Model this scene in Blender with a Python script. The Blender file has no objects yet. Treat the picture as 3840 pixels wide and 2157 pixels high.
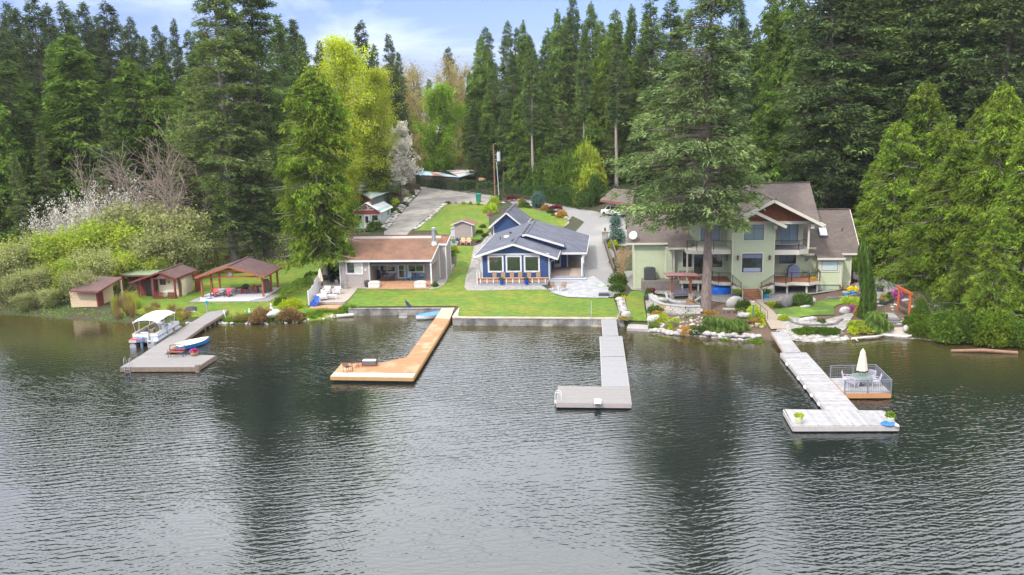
import bpy,bmesh,math,random
import numpy as np
from mathutils import Vector,Matrix
from mathutils.geometry import delaunay_2d_cdt
SC=bpy.context.scene
COL=SC.collection
rnd=random.Random(7)
nr=np.random.default_rng(11)
CAMH,FPX,PIT,ROL=20.5,3255.0,math.radians(11.35),-0.0258
fw=np.array([0,math.cos(PIT),-math.sin(PIT)]);_r=np.array([1.0,0,0]);_u=np.cross(_r,fw)
rt=math.cos(ROL)*_r+math.sin(ROL)*_u
up=-math.sin(ROL)*_r+math.cos(ROL)*_u
cam=bpy.data.cameras.new('camera')
cam.sensor_width=36.0;cam.lens=36.0*FPX/3840.0;cam.clip_end=4000;cam.clip_start=0.5
co=bpy.data.objects.new('camera',cam);COL.objects.link(co)
M3=Matrix(((rt[0],up[0],-fw[0]),(rt[1],up[1],-fw[1]),(rt[2],up[2],-fw[2])))
co.matrix_world=Matrix.Translation((0,0,CAMH))@M3.to_4x4()
SC.camera=co
SUN_EL,SUN_AZ=math.radians(48),math.radians(-140)
sdir=Vector((math.sin(SUN_AZ)*math.cos(SUN_EL),math.cos(SUN_AZ)*math.cos(SUN_EL),math.sin(SUN_EL)))
w=bpy.data.worlds.new("World");SC.world=w;w.use_nodes=True
nt=w.node_tree;nt.nodes.clear()
def N(t,**k):
 n=nt.nodes.new(t)
 for a,b in k.items():setattr(n,a,b)
 return n
wo=N('ShaderNodeOutputWorld');bg=N('ShaderNodeBackground')
sky=N('ShaderNodeTexSky',sky_type='NISHITA',sun_disc=False,sun_elevation=SUN_EL,sun_rotation=SUN_AZ,altitude=200,air_density=1.0,dust_density=1.6,ozone_density=2.5)
tc=N('ShaderNodeTexCoord');sep=N('ShaderNodeSeparateXYZ')
nt.links.new(tc.outputs['Generated'],sep.inputs[0])
addz=N('ShaderNodeMath',operation='ADD');addz.inputs[1].default_value=0.16
nt.links.new(sep.outputs['Z'],addz.inputs[0])
mxz=N('ShaderNodeMath',operation='MAXIMUM');mxz.inputs[1].default_value=0.03
nt.links.new(addz.outputs[0],mxz.inputs[0])
dx=N('ShaderNodeMath',operation='DIVIDE');dy=N('ShaderNodeMath',operation='DIVIDE')
nt.links.new(sep.outputs['X'],dx.inputs[0]);nt.links.new(mxz.outputs[0],dx.inputs[1])
nt.links.new(sep.outputs['Y'],dy.inputs[0]);nt.links.new(mxz.outputs[0],dy.inputs[1])
cmb=N('ShaderNodeCombineXYZ');nt.links.new(dx.outputs[0],cmb.inputs[0]);nt.links.new(dy.outputs[0],cmb.inputs[1])
cmb.inputs[2].default_value=3.7
no=N('ShaderNodeTexNoise');no.inputs['Scale'].default_value=0.75;no.inputs['Detail'].default_value=7;no.inputs['Roughness'].default_value=0.55;no.inputs['Distortion'].default_value=0.5
nt.links.new(cmb.outputs[0],no.inputs['Vector'])
cr=N('ShaderNodeValToRGB');cr.color_ramp.elements[0].position=0.42;cr.color_ramp.elements[1].position=0.66
hz=N('ShaderNodeMath',operation='MULTIPLY_ADD');hz.inputs[1].default_value=0.60;hz.inputs[2].default_value=-0.125
nt.links.new(sep.outputs['Z'],hz.inputs[0]);cl_=N('ShaderNodeMath',operation='ADD');nt.links.new(no.outputs[0],cl_.inputs[0]);nt.links.new(hz.outputs[0],cl_.inputs[1])
nt.links.new(cl_.outputs[0],cr.inputs[0])
mixc=N('ShaderNodeMix',data_type='RGBA');mixc.inputs['B'].default_value=(15.5,15.6,16.0,1)
lo_=N('ShaderNodeMapRange');lo_.inputs[1].default_value=0.05;lo_.inputs[2].default_value=0.35;lo_.inputs[3].default_value=0.16;lo_.inputs[4].default_value=1.0;nt.links.new(sep.outputs['Z'],lo_.inputs[0])
fm_=N('ShaderNodeMath',operation='MULTIPLY');nt.links.new(cr.outputs[0],fm_.inputs[0]);nt.links.new(lo_.outputs[0],fm_.inputs[1]);nt.links.new(fm_.outputs[0],mixc.inputs['Factor'])
tint=N('ShaderNodeMix',data_type='RGBA',blend_type='MULTIPLY');tint.inputs['Factor'].default_value=1.0;tint.inputs['B'].default_value=(.74,.76,1.15,1)
nt.links.new(sky.outputs[0],tint.inputs['A'])
nt.links.new(tint.outputs['Result'],mixc.inputs['A'])
nt.links.new(mixc.outputs['Result'],bg.inputs[0]);bg.inputs[1].default_value=0.14
nt.links.new(bg.outputs[0],wo.inputs[0])
sl=bpy.data.lights.new('sun','SUN');sl.energy=2.6;sl.angle=math.radians(4.0);sl.color=(1.0,0.955,0.88)
so=bpy.data.objects.new('sun',sl);COL.objects.link(so);so.rotation_euler=sdir.to_track_quat('Z','Y').to_euler()
SC.view_settings.view_transform='Standard';SC.view_settings.look='None';SC.view_settings.exposure=0.42;SC.view_settings.gamma=1
SC.view_settings.use_curve_mapping=False
SC.render.engine='CYCLES'
SC.cycles.max_bounces=5;SC.cycles.diffuse_bounces=2;SC.cycles.glossy_bounces=3;SC.cycles.transmission_bounces=3;SC.cycles.transparent_max_bounces=6
SC.cycles.caustics_reflective=False;SC.cycles.caustics_refractive=False
SC.cycles.sample_clamp_indirect=3.0
VW=dict(A1=(0,0,.4839),A2=(960,0,.4839),A3=(1920,0,.4839),A4=(2880,0,.4839),A5=(0,600,.4839),A6=(2880,600,.4839),B1=(200,900,.24186),B2=(700,900,.2419),B3=(1200,820,.27641),B4=(1720,720,.35943),B5=(1220,480,.29024),B6=(1860,560,.27638),B7=(400,1120,.2073),B8=(1200,1140,.22117),C1=(2320,660,.29032),C2=(2760,660,.29018),C3=(2300,1020,.21739),C4=(2800,1020,.19349),C5=(3180,1000,.22115),C6=(2060,1160,.29026),C7=(2860,1220,.30402),C8=(3060,1280,.29331),P=(0,0,1.49068))
C0=np.array([0,0,CAMH])
def ray(v,x,y):
 x0,y0,k=VW[v];U=x0+x*k;W=y0+y*k
 return fw+(U-1920)/FPX*rt-(W-1078.5)/FPX*up
def gz(v,x,y,z=0.0):
 d=ray(v,x,y);return C0+d*((z-CAMH)/d[2])
def gy(v,x,y,Y):
 d=ray(v,x,y);return C0+d*(Y/d[1])
ANG=-6.6
class Fr:
 """a building's own axes: x along its front, y away from the lake, z up"""
 def __init__(s,o,a=ANG):
  s.o=np.array(o,float);s.a=math.radians(a);c,q=math.cos(s.a),math.sin(s.a)
  s.M=np.array([[c,-q,0],[q,c,0],[0,0,1.0]])
 def pl(s,ax,val,v,x,y):
  d=s.M.T@ray(v,x,y);c=s.M.T@(C0-s.o);return c+d*((val-c[ax])/d[ax])
 def w(s,p):return s.M@np.array(p,float)+s.o
SH=[(-400,200),(-120,118),(-80,102),(-57,94.6),(-46,90.6),(-40,88.6),(-30,87),(-24,86),(-21.7,87),(-18.4,88.9),(-17.2,89.5),(-6.01,88.5),(-5.99,84.0),(10.7,81.7),(10.9,80.9),(12.9,80.2),(15.1,77.8),(17,76.7),(19.5,75.9),(25.1,74.7),(29.6,74.9),(33.2,75.3),(36,74.4),(38,72.8),(44,70.5),(60,64),(100,44),(400,-80)]
SHX=np.array([p[0]for p in SH],float);SHY=np.array([p[1]for p in SH],float)
CA,SA=math.cos(math.radians(ANG)),math.sin(math.radians(ANG))
PL=np.array([(0,.5),(80,.5),(90,.75),(115,1.3),(125,2.0),(150,3.6),(200,7),(260,12),(340,18),(480,25),(1500,60)],float)
PC=np.array([(0,.7),(80,.72),(90,.8),(98,.92),(112,1.3),(120,1.9),(128,2.8),(140,3.9),(180,5.8),(240,10),(320,14),(480,17),(1500,40)],float)
PR=np.array([(0,.6),(75,.6),(88,.9),(103,1.2),(110,1.45),(122,2.6),(140,4.1),(170,7),(230,12),(320,20),(480,28),(1500,60)],float)
def sm(a,b,x):t=np.clip((x-a)/(b-a),0,1);return t*t*(3-2*t)
def ys(x):return np.interp(x,SHX,SHY)
def wall_at(x):return(x>-17.1)&(x<10.8)
def E(x,y):
 x=np.asarray(x,float);y=np.asarray(y,float)
 W=-SA*x+CA*y
 l=np.interp(W,PL[:,0],PL[:,1]);c=np.interp(W,PC[:,0],PC[:,1]);r=np.interp(W,PR[:,0],PR[:,1])
 a=sm(-23,-17,x);b=sm(11.5,17,x)
 e=(l*(1-a)+c*a)*(1-b)+r*b
 s=y-ys(x)
 nat=np.interp(s,[-40,-3,0,1.0,3.0,6,12],[-5,-1.0,0,.32,.62,1.2,60])
 wal=np.where(s<0.02,np.minimum(-.6,-.6+s*.1),60)
 return np.minimum(e,np.where(wall_at(x),wal,nat))
def Ez(x,y):return float(E(x,y))
def gg(v,x,y,h=0.0):
 """point of the ground (raised by h) seen at a spot"""
 d=ray(v,x,y);t=40.0;
 ts=np.arange(40,700,0.25);X=C0[0]+d[0]*ts;Y=C0[1]+d[1]*ts;Z=C0[2]+d[2]*ts
 hit=np.nonzero(Z<E(X,Y)+h)[0]
 if len(hit)==0:t=400.0
 else:t=ts[hit[0]]
 lo,hi=t-.25,t
 for _ in range(12):
  m=(lo+hi)/2;p=C0+d*m
  if p[2]<Ez(p[0],p[1])+h:hi=m
  else:lo=m
 p=C0+d*hi;return np.array([p[0],p[1],Ez(p[0],p[1])+h])
MT={}
def srgb(h):
 c=[int(h[i:i+2],16)/255 for i in(0,2,4)]
 return tuple(((v+.055)/1.055)**2.4 if v>.04045 else v/12.92 for v in c)
def mat(name,col,rough=.6,var=.15,vs=3.0,bump=0.0,bs=20.0,metal=0.0,col2=None,c2s=1.0,c2lo=.45,c2hi=.6,coord='Object',spec=None,stretch=None,vcol=False,orand=0.0):
 """base colour with fine value noise, an optional second colour in patches, optional bump"""
 if name in MT:return MT[name]
 m=bpy.data.materials.new(name);m.use_nodes=True;t=m.node_tree;b=t.nodes['Principled BSDF']
 n=t.nodes.new;L=t.links.new
 if isinstance(col,str):col=srgb(col)
 tcn=n('ShaderNodeTexCoord');src=tcn.outputs[coord]
 if coord=='World':
  pass
 if stretch:
  mp=n('ShaderNodeMapping');mp.inputs['Scale'].default_value=stretch;L(src,mp.inputs[0]);src=mp.outputs[0]
 cur=None
 if col2 is not None:
  if isinstance(col2,str):col2=srgb(col2)
  q=n('ShaderNodeTexNoise');q.inputs['Scale'].default_value=c2s;q.inputs['Detail'].default_value=5;L(src,q.inputs['Vector'])
  r=n('ShaderNodeMapRange');r.inputs[1].default_value=c2lo;r.inputs[2].default_value=c2hi;L(q.outputs[0],r.inputs[0])
  x=n('ShaderNodeMix');x.data_type='RGBA';x.inputs['A'].default_value=(*col,1);x.inputs['B'].default_value=(*col2,1);L(r.outputs[0],x.inputs['Factor']);cur=x.outputs['Result']
 q=n('ShaderNodeTexNoise');q.inputs['Scale'].default_value=vs;q.inputs['Detail'].default_value=6;q.inputs['Roughness'].default_value=.65;L(src,q.inputs['Vector'])
 r=n('ShaderNodeMapRange');r.inputs[1].default_value=.25;r.inputs[2].default_value=.75;r.inputs[3].default_value=1-var;r.inputs[4].default_value=1+var;L(q.outputs[0],r.inputs[0])
 val=r.outputs[0]
 if vcol:
  a=n('ShaderNodeAttribute');a.attribute_name='var'
  k=n('ShaderNodeMath');k.operation='MULTIPLY';L(val,k.inputs[0]);L(a.outputs['Fac'],k.inputs[1]);val=k.outputs[0]
 if orand:
  oi=n('ShaderNodeObjectInfo');rr=n('ShaderNodeMapRange');rr.inputs[3].default_value=1-orand;rr.inputs[4].default_value=1+orand;L(oi.outputs['Random'],rr.inputs[0])
  k=n('ShaderNodeMath');k.operation='MULTIPLY';L(val,k.inputs[0]);L(rr.outputs[0],k.inputs[1]);val=k.outputs[0]
 x=n('ShaderNodeVectorMath');x.operation='SCALE'
 if cur is None:x.inputs[0].default_value=col
 else:L(cur,x.inputs[0])
 L(val,x.inputs['Scale']);L(x.outputs[0],b.inputs['Base Color'])
 b.inputs['Roughness'].default_value=rough;b.inputs['Metallic'].default_value=metal
 if spec is not None:b.inputs['Specular IOR Level'].default_value=spec
 if bump:
  q=n('ShaderNodeTexNoise');q.inputs['Scale'].default_value=bs;q.inputs['Detail'].default_value=4;L(src,q.inputs['Vector'])
  p=n('ShaderNodeBump');p.inputs['Strength'].default_value=1;p.inputs['Distance'].default_value=bump;L(q.outputs[0],p.inputs['Height']);L(p.outputs[0],b.inputs['Normal'])
 MT[name]=m;return m
def mat_shingle(name,c1,c2,c3,w=.32,h=.15,sheen=None,bump=.012):
 m=bpy.data.materials.new(name);m.use_nodes=True;t=m.node_tree;b=t.nodes['Principled BSDF'];n=t.nodes.new;L=t.links.new
 uv=n('ShaderNodeTexCoord')
 br=n('ShaderNodeTexBrick');br.inputs['Scale'].default_value=1;br.inputs['Brick Width'].default_value=w;br.inputs['Row Height'].default_value=h;br.inputs['Mortar Size'].default_value=.012;br.inputs['Mortar Smooth'].default_value=.2
 br.inputs['Color1'].default_value=(*srgb(c1),1);br.inputs['Color2'].default_value=(*srgb(c2),1);br.inputs['Mortar'].default_value=(*[v*.45 for v in srgb(c2)],1)
 L(uv.outputs['UV'],br.inputs['Vector'])
 q=n('ShaderNodeTexNoise');q.inputs['Scale'].default_value=.6;q.inputs['Detail'].default_value=5;L(uv.outputs['UV'],q.inputs['Vector'])
 r=n('ShaderNodeMapRange');r.inputs[1].default_value=.42;r.inputs[2].default_value=.68;L(q.outputs[0],r.inputs[0])
 x=n('ShaderNodeMix');x.data_type='RGBA';x.inputs['B'].default_value=(*srgb(c3),1);L(br.outputs['Color'],x.inputs['A']);
 k=n('ShaderNodeMath');k.operation='MULTIPLY';k.inputs[1].default_value=.6;L(r.outputs[0],k.inputs[0]);L(k.outputs[0],x.inputs['Factor'])
 L(x.outputs['Result'],b.inputs['Base Color']);b.inputs['Roughness'].default_value=.85
 q2=n('ShaderNodeTexNoise');q2.inputs['Scale'].default_value=14;q2.inputs['Detail'].default_value=3;L(uv.outputs['UV'],q2.inputs['Vector'])
 ad=n('ShaderNodeMath');ad.operation='ADD';L(br.outputs['Fac'],ad.inputs[0]);ad.use_clamp=False
 mm=n('ShaderNodeMath');mm.operation='MULTIPLY';mm.inputs[1].default_value=-1.6;L(q2.outputs[0],mm.inputs[0]);L(mm.outputs[0],ad.inputs[1])
 p=n('ShaderNodeBump');p.invert=True;p.inputs['Distance'].default_value=bump;L(ad.outputs[0],p.inputs['Height']);L(p.outputs[0],b.inputs['Normal'])
 MT[name]=m;return m
def mat_leaf(name,col,col2,trans=.3,vs=.35,orand=.18,hi=.1):
 """foliage: diffuse with light passing through, hue drifts between two greens over the crown and from leaf to leaf"""
 m=bpy.data.materials.new(name);m.use_nodes=True;t=m.node_tree;t.nodes.clear();n=t.nodes.new;L=t.links.new
 o=n('ShaderNodeOutputMaterial');tcn=n('ShaderNodeTexCoord')
 q=n('ShaderNodeTexNoise');q.inputs['Scale'].default_value=vs;q.inputs['Detail'].default_value=4;L(tcn.outputs['Object'],q.inputs['Vector'])
 r=n('ShaderNodeMapRange');r.inputs[1].default_value=.35;r.inputs[2].default_value=.65;L(q.outputs[0],r.inputs[0])
 x=n('ShaderNodeMix');x.data_type='RGBA';x.inputs['A'].default_value=(*col,1);x.inputs['B'].default_value=(*col2,1);L(r.outputs[0],x.inputs['Factor'])
 a=n('ShaderNodeAttribute');a.attribute_name='var'
 oi=n('ShaderNodeObjectInfo');rr=n('ShaderNodeMapRange');rr.inputs[3].default_value=1-orand;rr.inputs[4].default_value=1+orand;L(oi.outputs['Random'],rr.inputs[0])
 k=n('ShaderNodeMath');k.operation='MULTIPLY';L(a.outputs['Fac'],k.inputs[0]);L(rr.outputs[0],k.inputs[1])
 s=n('ShaderNodeVectorMath');s.operation='SCALE';L(x.outputs['Result'],s.inputs[0]);L(k.outputs[0],s.inputs['Scale'])
 d=n('ShaderNodeBsdfDiffuse');tr=n('ShaderNodeBsdfTranslucent');L(s.outputs[0],d.inputs[0])
 tw=n('ShaderNodeVectorMath');tw.operation='MULTIPLY';tw.inputs[1].default_value=(1.15,1.15,.6);L(s.outputs[0],tw.inputs[0]);L(tw.outputs[0],tr.inputs[0])
 mx=n('ShaderNodeMixShader');mx.inputs[0].default_value=trans;L(d.outputs[0],mx.inputs[1]);L(tr.outputs[0],mx.inputs[2]);L(mx.outputs[0],o.inputs[0])
 MT[name]=m;return m
class MB:
 def __init__(s):s.v=[];s.f=[];s.m=[]
 def add(s,vs,fs,mi=0):
  o=len(s.v);s.v+=[tuple(map(float,p))for p in vs]
  for f in fs:s.f.append(tuple(i+o for i in f));s.m.append(mi)
  return s
 def box(s,x0,x1,y0,y1,z0,z1,mi=0):
  return s.add([(x0,y0,z0),(x1,y0,z0),(x1,y1,z0),(x0,y1,z0),(x0,y0,z1),(x1,y0,z1),(x1,y1,z1),(x0,y1,z1)],[(0,3,2,1),(4,5,6,7),(0,1,5,4),(1,2,6,5),(2,3,7,6),(3,0,4,7)],mi)
 def cbox(s,c,dx,dy,dz,rz=0,rx=0,mi=0):
  R=Matrix.Rotation(rz,3,'Z')@Matrix.Rotation(rx,3,'X');c=Vector(c)
  vs=[c+R@Vector((a*dx/2,b*dy/2,e*dz/2))for a,b,e in((-1,-1,-1),(1,-1,-1),(1,1,-1),(-1,1,-1),(-1,-1,1),(1,-1,1),(1,1,1),(-1,1,1))]
  return s.add(vs,[(0,3,2,1),(4,5,6,7),(0,1,5,4),(1,2,6,5),(2,3,7,6),(3,0,4,7)],mi)
 def bar(s,a,b,w,h,mi=0,upv=(0,0,1)):
  a,b=Vector(a),Vector(b);d=(b-a).normalized();u=Vector(upv)
  if abs(d.dot(u))>.98:u=Vector((0,1,0))
  x=d.cross(u).normalized();z=x.cross(d).normalized();x*=w/2;z*=h/2
  vs=[p+i*x+j*z for p in(a,b)for i,j in((-1,-1),(1,-1),(1,1),(-1,1))]
  return s.add(vs,[(0,1,2,3),(7,6,5,4),(0,4,5,1),(1,5,6,2),(2,6,7,3),(3,7,4,0)],mi)
 def cyl(s,a,b,r0,r1=None,n=8,mi=0,caps=True):
  r1=r0 if r1 is None else r1;a,b=Vector(a),Vector(b);d=(b-a)
  if d.length<1e-6:return s
  d.normalize();u=Vector((0,0,1))if abs(d.z)<.9 else Vector((1,0,0));x=d.cross(u).normalized();y=d.cross(x)
  vs=[p+(x*math.cos(2*math.pi*k/n)+y*math.sin(2*math.pi*k/n))*r for p,r in((a,r0),(b,r1))for k in range(n)]
  fs=[(k,(k+1)%n,n+(k+1)%n,n+k)for k in range(n)]
  if caps:fs+=[tuple(range(n-1,-1,-1)),tuple(range(n,2*n))]
  return s.add(vs,fs,mi)
 def tube(s,pts,r,n=6,mi=0):
  for i in range(len(pts)-1):
   ra=r if not isinstance(r,(list,tuple))else r[i];rb=r if not isinstance(r,(list,tuple))else r[i+1]
   s.cyl(pts[i],pts[i+1],ra,rb,n,mi,caps=True)
  return s
 def lathe(s,prof,n=16,c=(0,0,0),mi=0,sx=1,sy=1):
  vs=[(c[0]+r*sx*math.cos(2*math.pi*k/n),c[1]+r*sy*math.sin(2*math.pi*k/n),c[2]+z)for r,z in prof for k in range(n)]
  fs=[(i*n+k,i*n+(k+1)%n,(i+1)*n+(k+1)%n,(i+1)*n+k)for i in range(len(prof)-1)for k in range(n)]
  if prof[0][0]>1e-4:fs.append(tuple(range(n-1,-1,-1)))
  if prof[-1][0]>1e-4:fs.append(tuple((len(prof)-1)*n+k for k in range(n)))
  return s.add(vs,fs,mi)
 def prism(s,poly,y0,y1,mi=0,ax='y'):
  """polygon in (x,z) pushed along y; or in (x,y) along z with ax='z'; or (y,z) along x with ax='x'"""
  n=len(poly)
  f={'y':lambda p,t:(p[0],t,p[1]),'z':lambda p,t:(p[0],p[1],t),'x':lambda p,t:(t,p[0],p[1])}[ax]
  vs=[f(p,y0)for p in poly]+[f(p,y1)for p in poly]
  fs=[tuple(range(n)),tuple(range(2*n-1,n-1,-1))]+[(k,n+k,n+(k+1)%n,(k+1)%n)for k in range(n)]
  return s.add(vs,fs,mi)
 def slab(s,quad,th,mi=0,mi2=None):
  """a sloping sheet: quad corners on top, th thick straight down"""
  q=[Vector(p)for p in quad];n=len(q);lo=[p-Vector((0,0,th))for p in q]
  s.add(q,[tuple(range(n))],mi);s.add(lo,[tuple(range(n-1,-1,-1))],mi if mi2 is None else mi2)
  for k in range(n):s.add([q[k],lo[k],lo[(k+1)%n],q[(k+1)%n]],[(0,1,2,3)],mi if mi2 is None else mi2)
  return s
 def blob(s,c,rx,ry,rz,seed=0,rough=.18,sub=2,rot=0,flat=None,mi=0):
  bm=bmesh.new();bmesh.ops.create_icosphere(bm,subdivisions=sub,radius=1);rr=random.Random(seed)
  ph=[Vector((rr.uniform(-1,1),rr.uniform(-1,1),rr.uniform(-1,1))).normalized()for _ in range(9)]
  am=[rr.uniform(-1,1)*rough for _ in range(9)];R=Matrix.Rotation(rot,3,'Z');vs=[]
  for v in bm.verts:
   p=v.co.normalized();k=1+sum(a*max(0,p.dot(h))**2 for a,h in zip(am,ph))+rr.uniform(-1,1)*rough*.18
   q=R@Vector((p.x*rx*k,p.y*ry*k,p.z*rz*k));
   if flat is not None and q.z<flat:q.z=flat
   vs.append((q.x+c[0],q.y+c[1],q.z+c[2]))
  fs=[tuple(v.index for v in f.verts)for f in bm.faces];bm.free()
  return s.add(vs,fs,mi)
 def mesh(s,name,mats):
  me=bpy.data.meshes.new(name);me.from_pydata(s.v,[],s.f);me.polygons.foreach_set('material_index',s.m)
  for m in(mats if isinstance(mats,(list,tuple))else[mats]):me.materials.append(m)
  uv=me.uv_layers.new(name='UVMap');V=me.vertices
  for p in me.polygons:
   nn=p.normal;u=Vector((0,0,1)).cross(nn)
   u=Vector((1,0,0))if u.length<.05 else u.normalized();vv=nn.cross(u)
   for li in p.loop_indices:
    q=V[me.loops[li].vertex_index].co;uv.data[li].uv=(q.dot(u),q.dot(vv))
  me.update();return me
 def build(s,name,mats,parent=None,bevel=0,smooth=False,stuff=False,label=None):
  if name=='corner_board' and len(s.f)>6:
   for k in range(0,len(s.f)//6):
    b=MB();v0=k*8;b.add(s.v[v0:v0+8],[tuple(i-v0 for i in f)for f in s.f[k*6:k*6+6]]);o=b.build(name,mats,parent)
   return o
  me=s.mesh(name,mats);o=bpy.data.objects.new(name,me);COL.objects.link(o)
  if bevel:
   b=o.modifiers.new('bevel','BEVEL');b.width=bevel;b.segments=2;b.limit_method='ANGLE'
  if smooth:
   me.polygons.foreach_set('use_smooth',[True]*len(me.polygons))
  if parent is not None:o.parent=parent
  if stuff:o['kind']='stuff'
  if label:o['label']=label
  return o
def tag(o,label,cat,group=None):
 o['label']=label;o['category']=cat
 if group:o['group']=group
 return o
def thing(name,label,cat,loc=(0,0,0),rz=0.0,group=None):
 o=bpy.data.objects.new(name,None);COL.objects.link(o);o.location=Vector(tuple(map(float,loc)));o.rotation_euler=(0,0,rz);o.empty_display_size=.3
 return tag(o,label,cat,group)
def struct(o):o['kind']='structure';return o
def inst(name,me,parent=None,loc=(0,0,0),rot=(0,0,0),sc=(1,1,1)):
 o=bpy.data.objects.new(name,me);COL.objects.link(o);o.location=loc;o.rotation_euler=rot;o.scale=sc
 if parent is not None:o.parent=parent
 return o
def dup(root,loc,rz=0.0,label=None,group=None,sc=None):
 def cp(o,par):
  c=o.copy();COL.objects.link(c)
  if par is not None:c.parent=par
  for ch in KIDS(o):cp(ch,c)
  return c
 r=cp(root,None);r.location=Vector(tuple(map(float,loc)));r.rotation_euler=(0,0,rz)
 if sc:r.scale=sc
 if label:r['label']=label
 if group:r['group']=group
 return r
def KIDS(o):return[c for c in list(o.children)]
def grid_mesh(name,X,Y,Z,m):
 nx,ny=X.shape;me=bpy.data.meshes.new(name)
 co=np.stack([X,Y,Z],-1).reshape(-1,3)
 idx=np.arange(nx*ny).reshape(nx,ny)
 q=np.stack([idx[:-1,:-1],idx[1:,:-1],idx[1:,1:],idx[:-1,1:]],-1).reshape(-1,4)
 me.vertices.add(len(co));me.vertices.foreach_set('co',co.ravel())
 me.loops.add(q.size);me.loops.foreach_set('vertex_index',q.ravel().astype(np.int32))
 me.polygons.add(len(q));me.polygons.foreach_set('loop_start',np.arange(0,q.size,4,dtype=np.int32));me.polygons.foreach_set('loop_total',np.full(len(q),4,np.int32))
 me.materials.append(m);me.update();me.validate();return me
soil=mat('soil',(.045,.034,.020),.95,.45,1.2,.03,8,col2=(.035,.05,.012),c2s=.25,c2lo=.42,c2hi=.58)
xs=np.unique(np.concatenate([np.linspace(-700,-80,30),np.linspace(-80,-25,60),np.linspace(-25,40,150),np.linspace(40,110,50),np.linspace(110,700,30),[-17.12,-17.08,-6.01,-5.99,10.78,10.82]]))
ss=np.unique(np.concatenate([[-120,-60,-40,-20,-10,-6,-3,-1.5,-.6,0,.019,.021,.3,.6,1.0,1.5,2.2,3,4,5,6.0,7],np.linspace(8,70,63),np.linspace(73,130,20),np.linspace(140,900,30)]))
XX,S_=np.meshgrid(xs,ss,indexing='ij');YY=ys(XX)+S_;ZZ=E(XX,YY)
terr=bpy.data.objects.new('ground',grid_mesh('ground',XX,YY,ZZ,soil));COL.objects.link(terr);struct(terr)
wm=bpy.data.materials.new('lake_water');wm.use_nodes=True;t=wm.node_tree;t.nodes.clear();n=t.nodes.new;L=t.links.new
o=n('ShaderNodeOutputMaterial');tcn=n('ShaderNodeTexCoord')
def mth(op,a,b):
 k=n('ShaderNodeMath');k.operation=op
 for i,v in enumerate((a,b)):
  if isinstance(v,(int,float)):k.inputs[i].default_value=v
  elif v is not None:L(v,k.inputs[i])
 return k.outputs[0]
def nz(scale,detail,seed,st=(1,1,1)):
 mp=n('ShaderNodeMapping');mp.inputs['Scale'].default_value=st;mp.inputs['Location'].default_value=(seed,seed*2,0);L(tcn.outputs['Object'],mp.inputs[0])
 q=n('ShaderNodeTexNoise');q.inputs['Scale'].default_value=scale;q.inputs['Detail'].default_value=detail;L(mp.outputs[0],q.inputs['Vector']);return q.outputs[0]
sx=n('ShaderNodeSeparateXYZ');L(tcn.outputs['Object'],sx.inputs[0])
h=None
for lam,deg,amp,wand,sd0 in((.44,97,.0036,11,1),(.31,82,.0025,12,5),(.63,107,.0040,10,9),(.23,116,.0018,11,13),(.17,68,.0012,10,17),(1.05,90,.0026,9,21),(.52,60,.0016,12,25)):
 kx,ky=2*math.pi/lam*math.cos(math.radians(deg)),2*math.pi/lam*math.sin(math.radians(deg))
 ph=mth('ADD',mth('MULTIPLY',sx.outputs['X'],kx),mth('MULTIPLY',sx.outputs['Y'],ky));ph=mth('ADD',ph,mth('MULTIPLY',nz(.28/lam**.7,2,sd0),wand))
 env=mth('SUBTRACT',mth('MULTIPLY',nz(.22/lam,1,sd0+40,(.6,1,1)),2.8),.55);env=mth('MAXIMUM',env,.1)
 w1=mth('MULTIPLY',mth('MULTIPLY',mth('SINE',ph,None),env),amp);h=w1 if h is None else mth('ADD',h,w1)
h=mth('ADD',h,mth('MULTIPLY',nz(4.5,3,5,(.6,1.3,1)),.010))
cm=n('ShaderNodeMapRange');cm.inputs[1].default_value=.35;cm.inputs[2].default_value=.65;cm.inputs[3].default_value=.35;cm.inputs[4].default_value=1.55;L(nz(.05,3,14,(1,1.4,1)),cm.inputs[0])
at0=n('ShaderNodeAttribute');at0.attribute_name='depth'
h=mth('MULTIPLY',mth('MULTIPLY',h,cm.outputs[0]),mth('ADD',mth('MULTIPLY',at0.outputs['Fac'],.6),.4))
bp=n('ShaderNodeBump');bp.inputs['Strength'].default_value=1;bp.inputs['Distance'].default_value=1.0;L(h,bp.inputs['Height'])
gl=n('ShaderNodeBsdfGlossy');gl.inputs['Roughness'].default_value=.02;gl.inputs[0].default_value=(.96,.98,1,1);L(bp.outputs[0],gl.inputs['Normal'])
df=n('ShaderNodeBsdfDiffuse');at=n('ShaderNodeAttribute');at.attribute_name='depth'
mx=n('ShaderNodeMix');mx.data_type='RGBA';mx.inputs['A'].default_value=(.055,.045,.014,1);mx.inputs['B'].default_value=(.010,.014,.013,1);L(at.outputs['Fac'],mx.inputs['Factor']);L(mx.outputs['Result'],df.inputs[0])
fr=n('ShaderNodeFresnel');fr.inputs[0].default_value=1.9;L(bp.outputs[0],fr.inputs['Normal'])
ms=n('ShaderNodeMixShader');L(fr.outputs[0],ms.inputs[0]);L(df.outputs[0],ms.inputs[1]);L(gl.outputs[0],ms.inputs[2]);L(ms.outputs[0],o.inputs[0])
wx=np.unique(np.concatenate([np.linspace(-700,-80,12),np.linspace(-80,60,80),np.linspace(60,700,12)]))
wy=np.unique(np.concatenate([np.linspace(-500,20,8),np.linspace(20,110,70),np.linspace(110,260,8)]))
WX,WY=np.meshgrid(wx,wy,indexing='ij');wme=grid_mesh('lake',WX,WY,WX*0,wm)
dep=np.clip((ys(WX)-WY)/17,0,1)**.8
at=wme.attributes.new('depth','FLOAT','POINT');at.data.foreach_set('value',dep.ravel().astype(np.float32))
lake=bpy.data.objects.new('lake_water',wme);COL.objects.link(lake);struct(lake)
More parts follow.
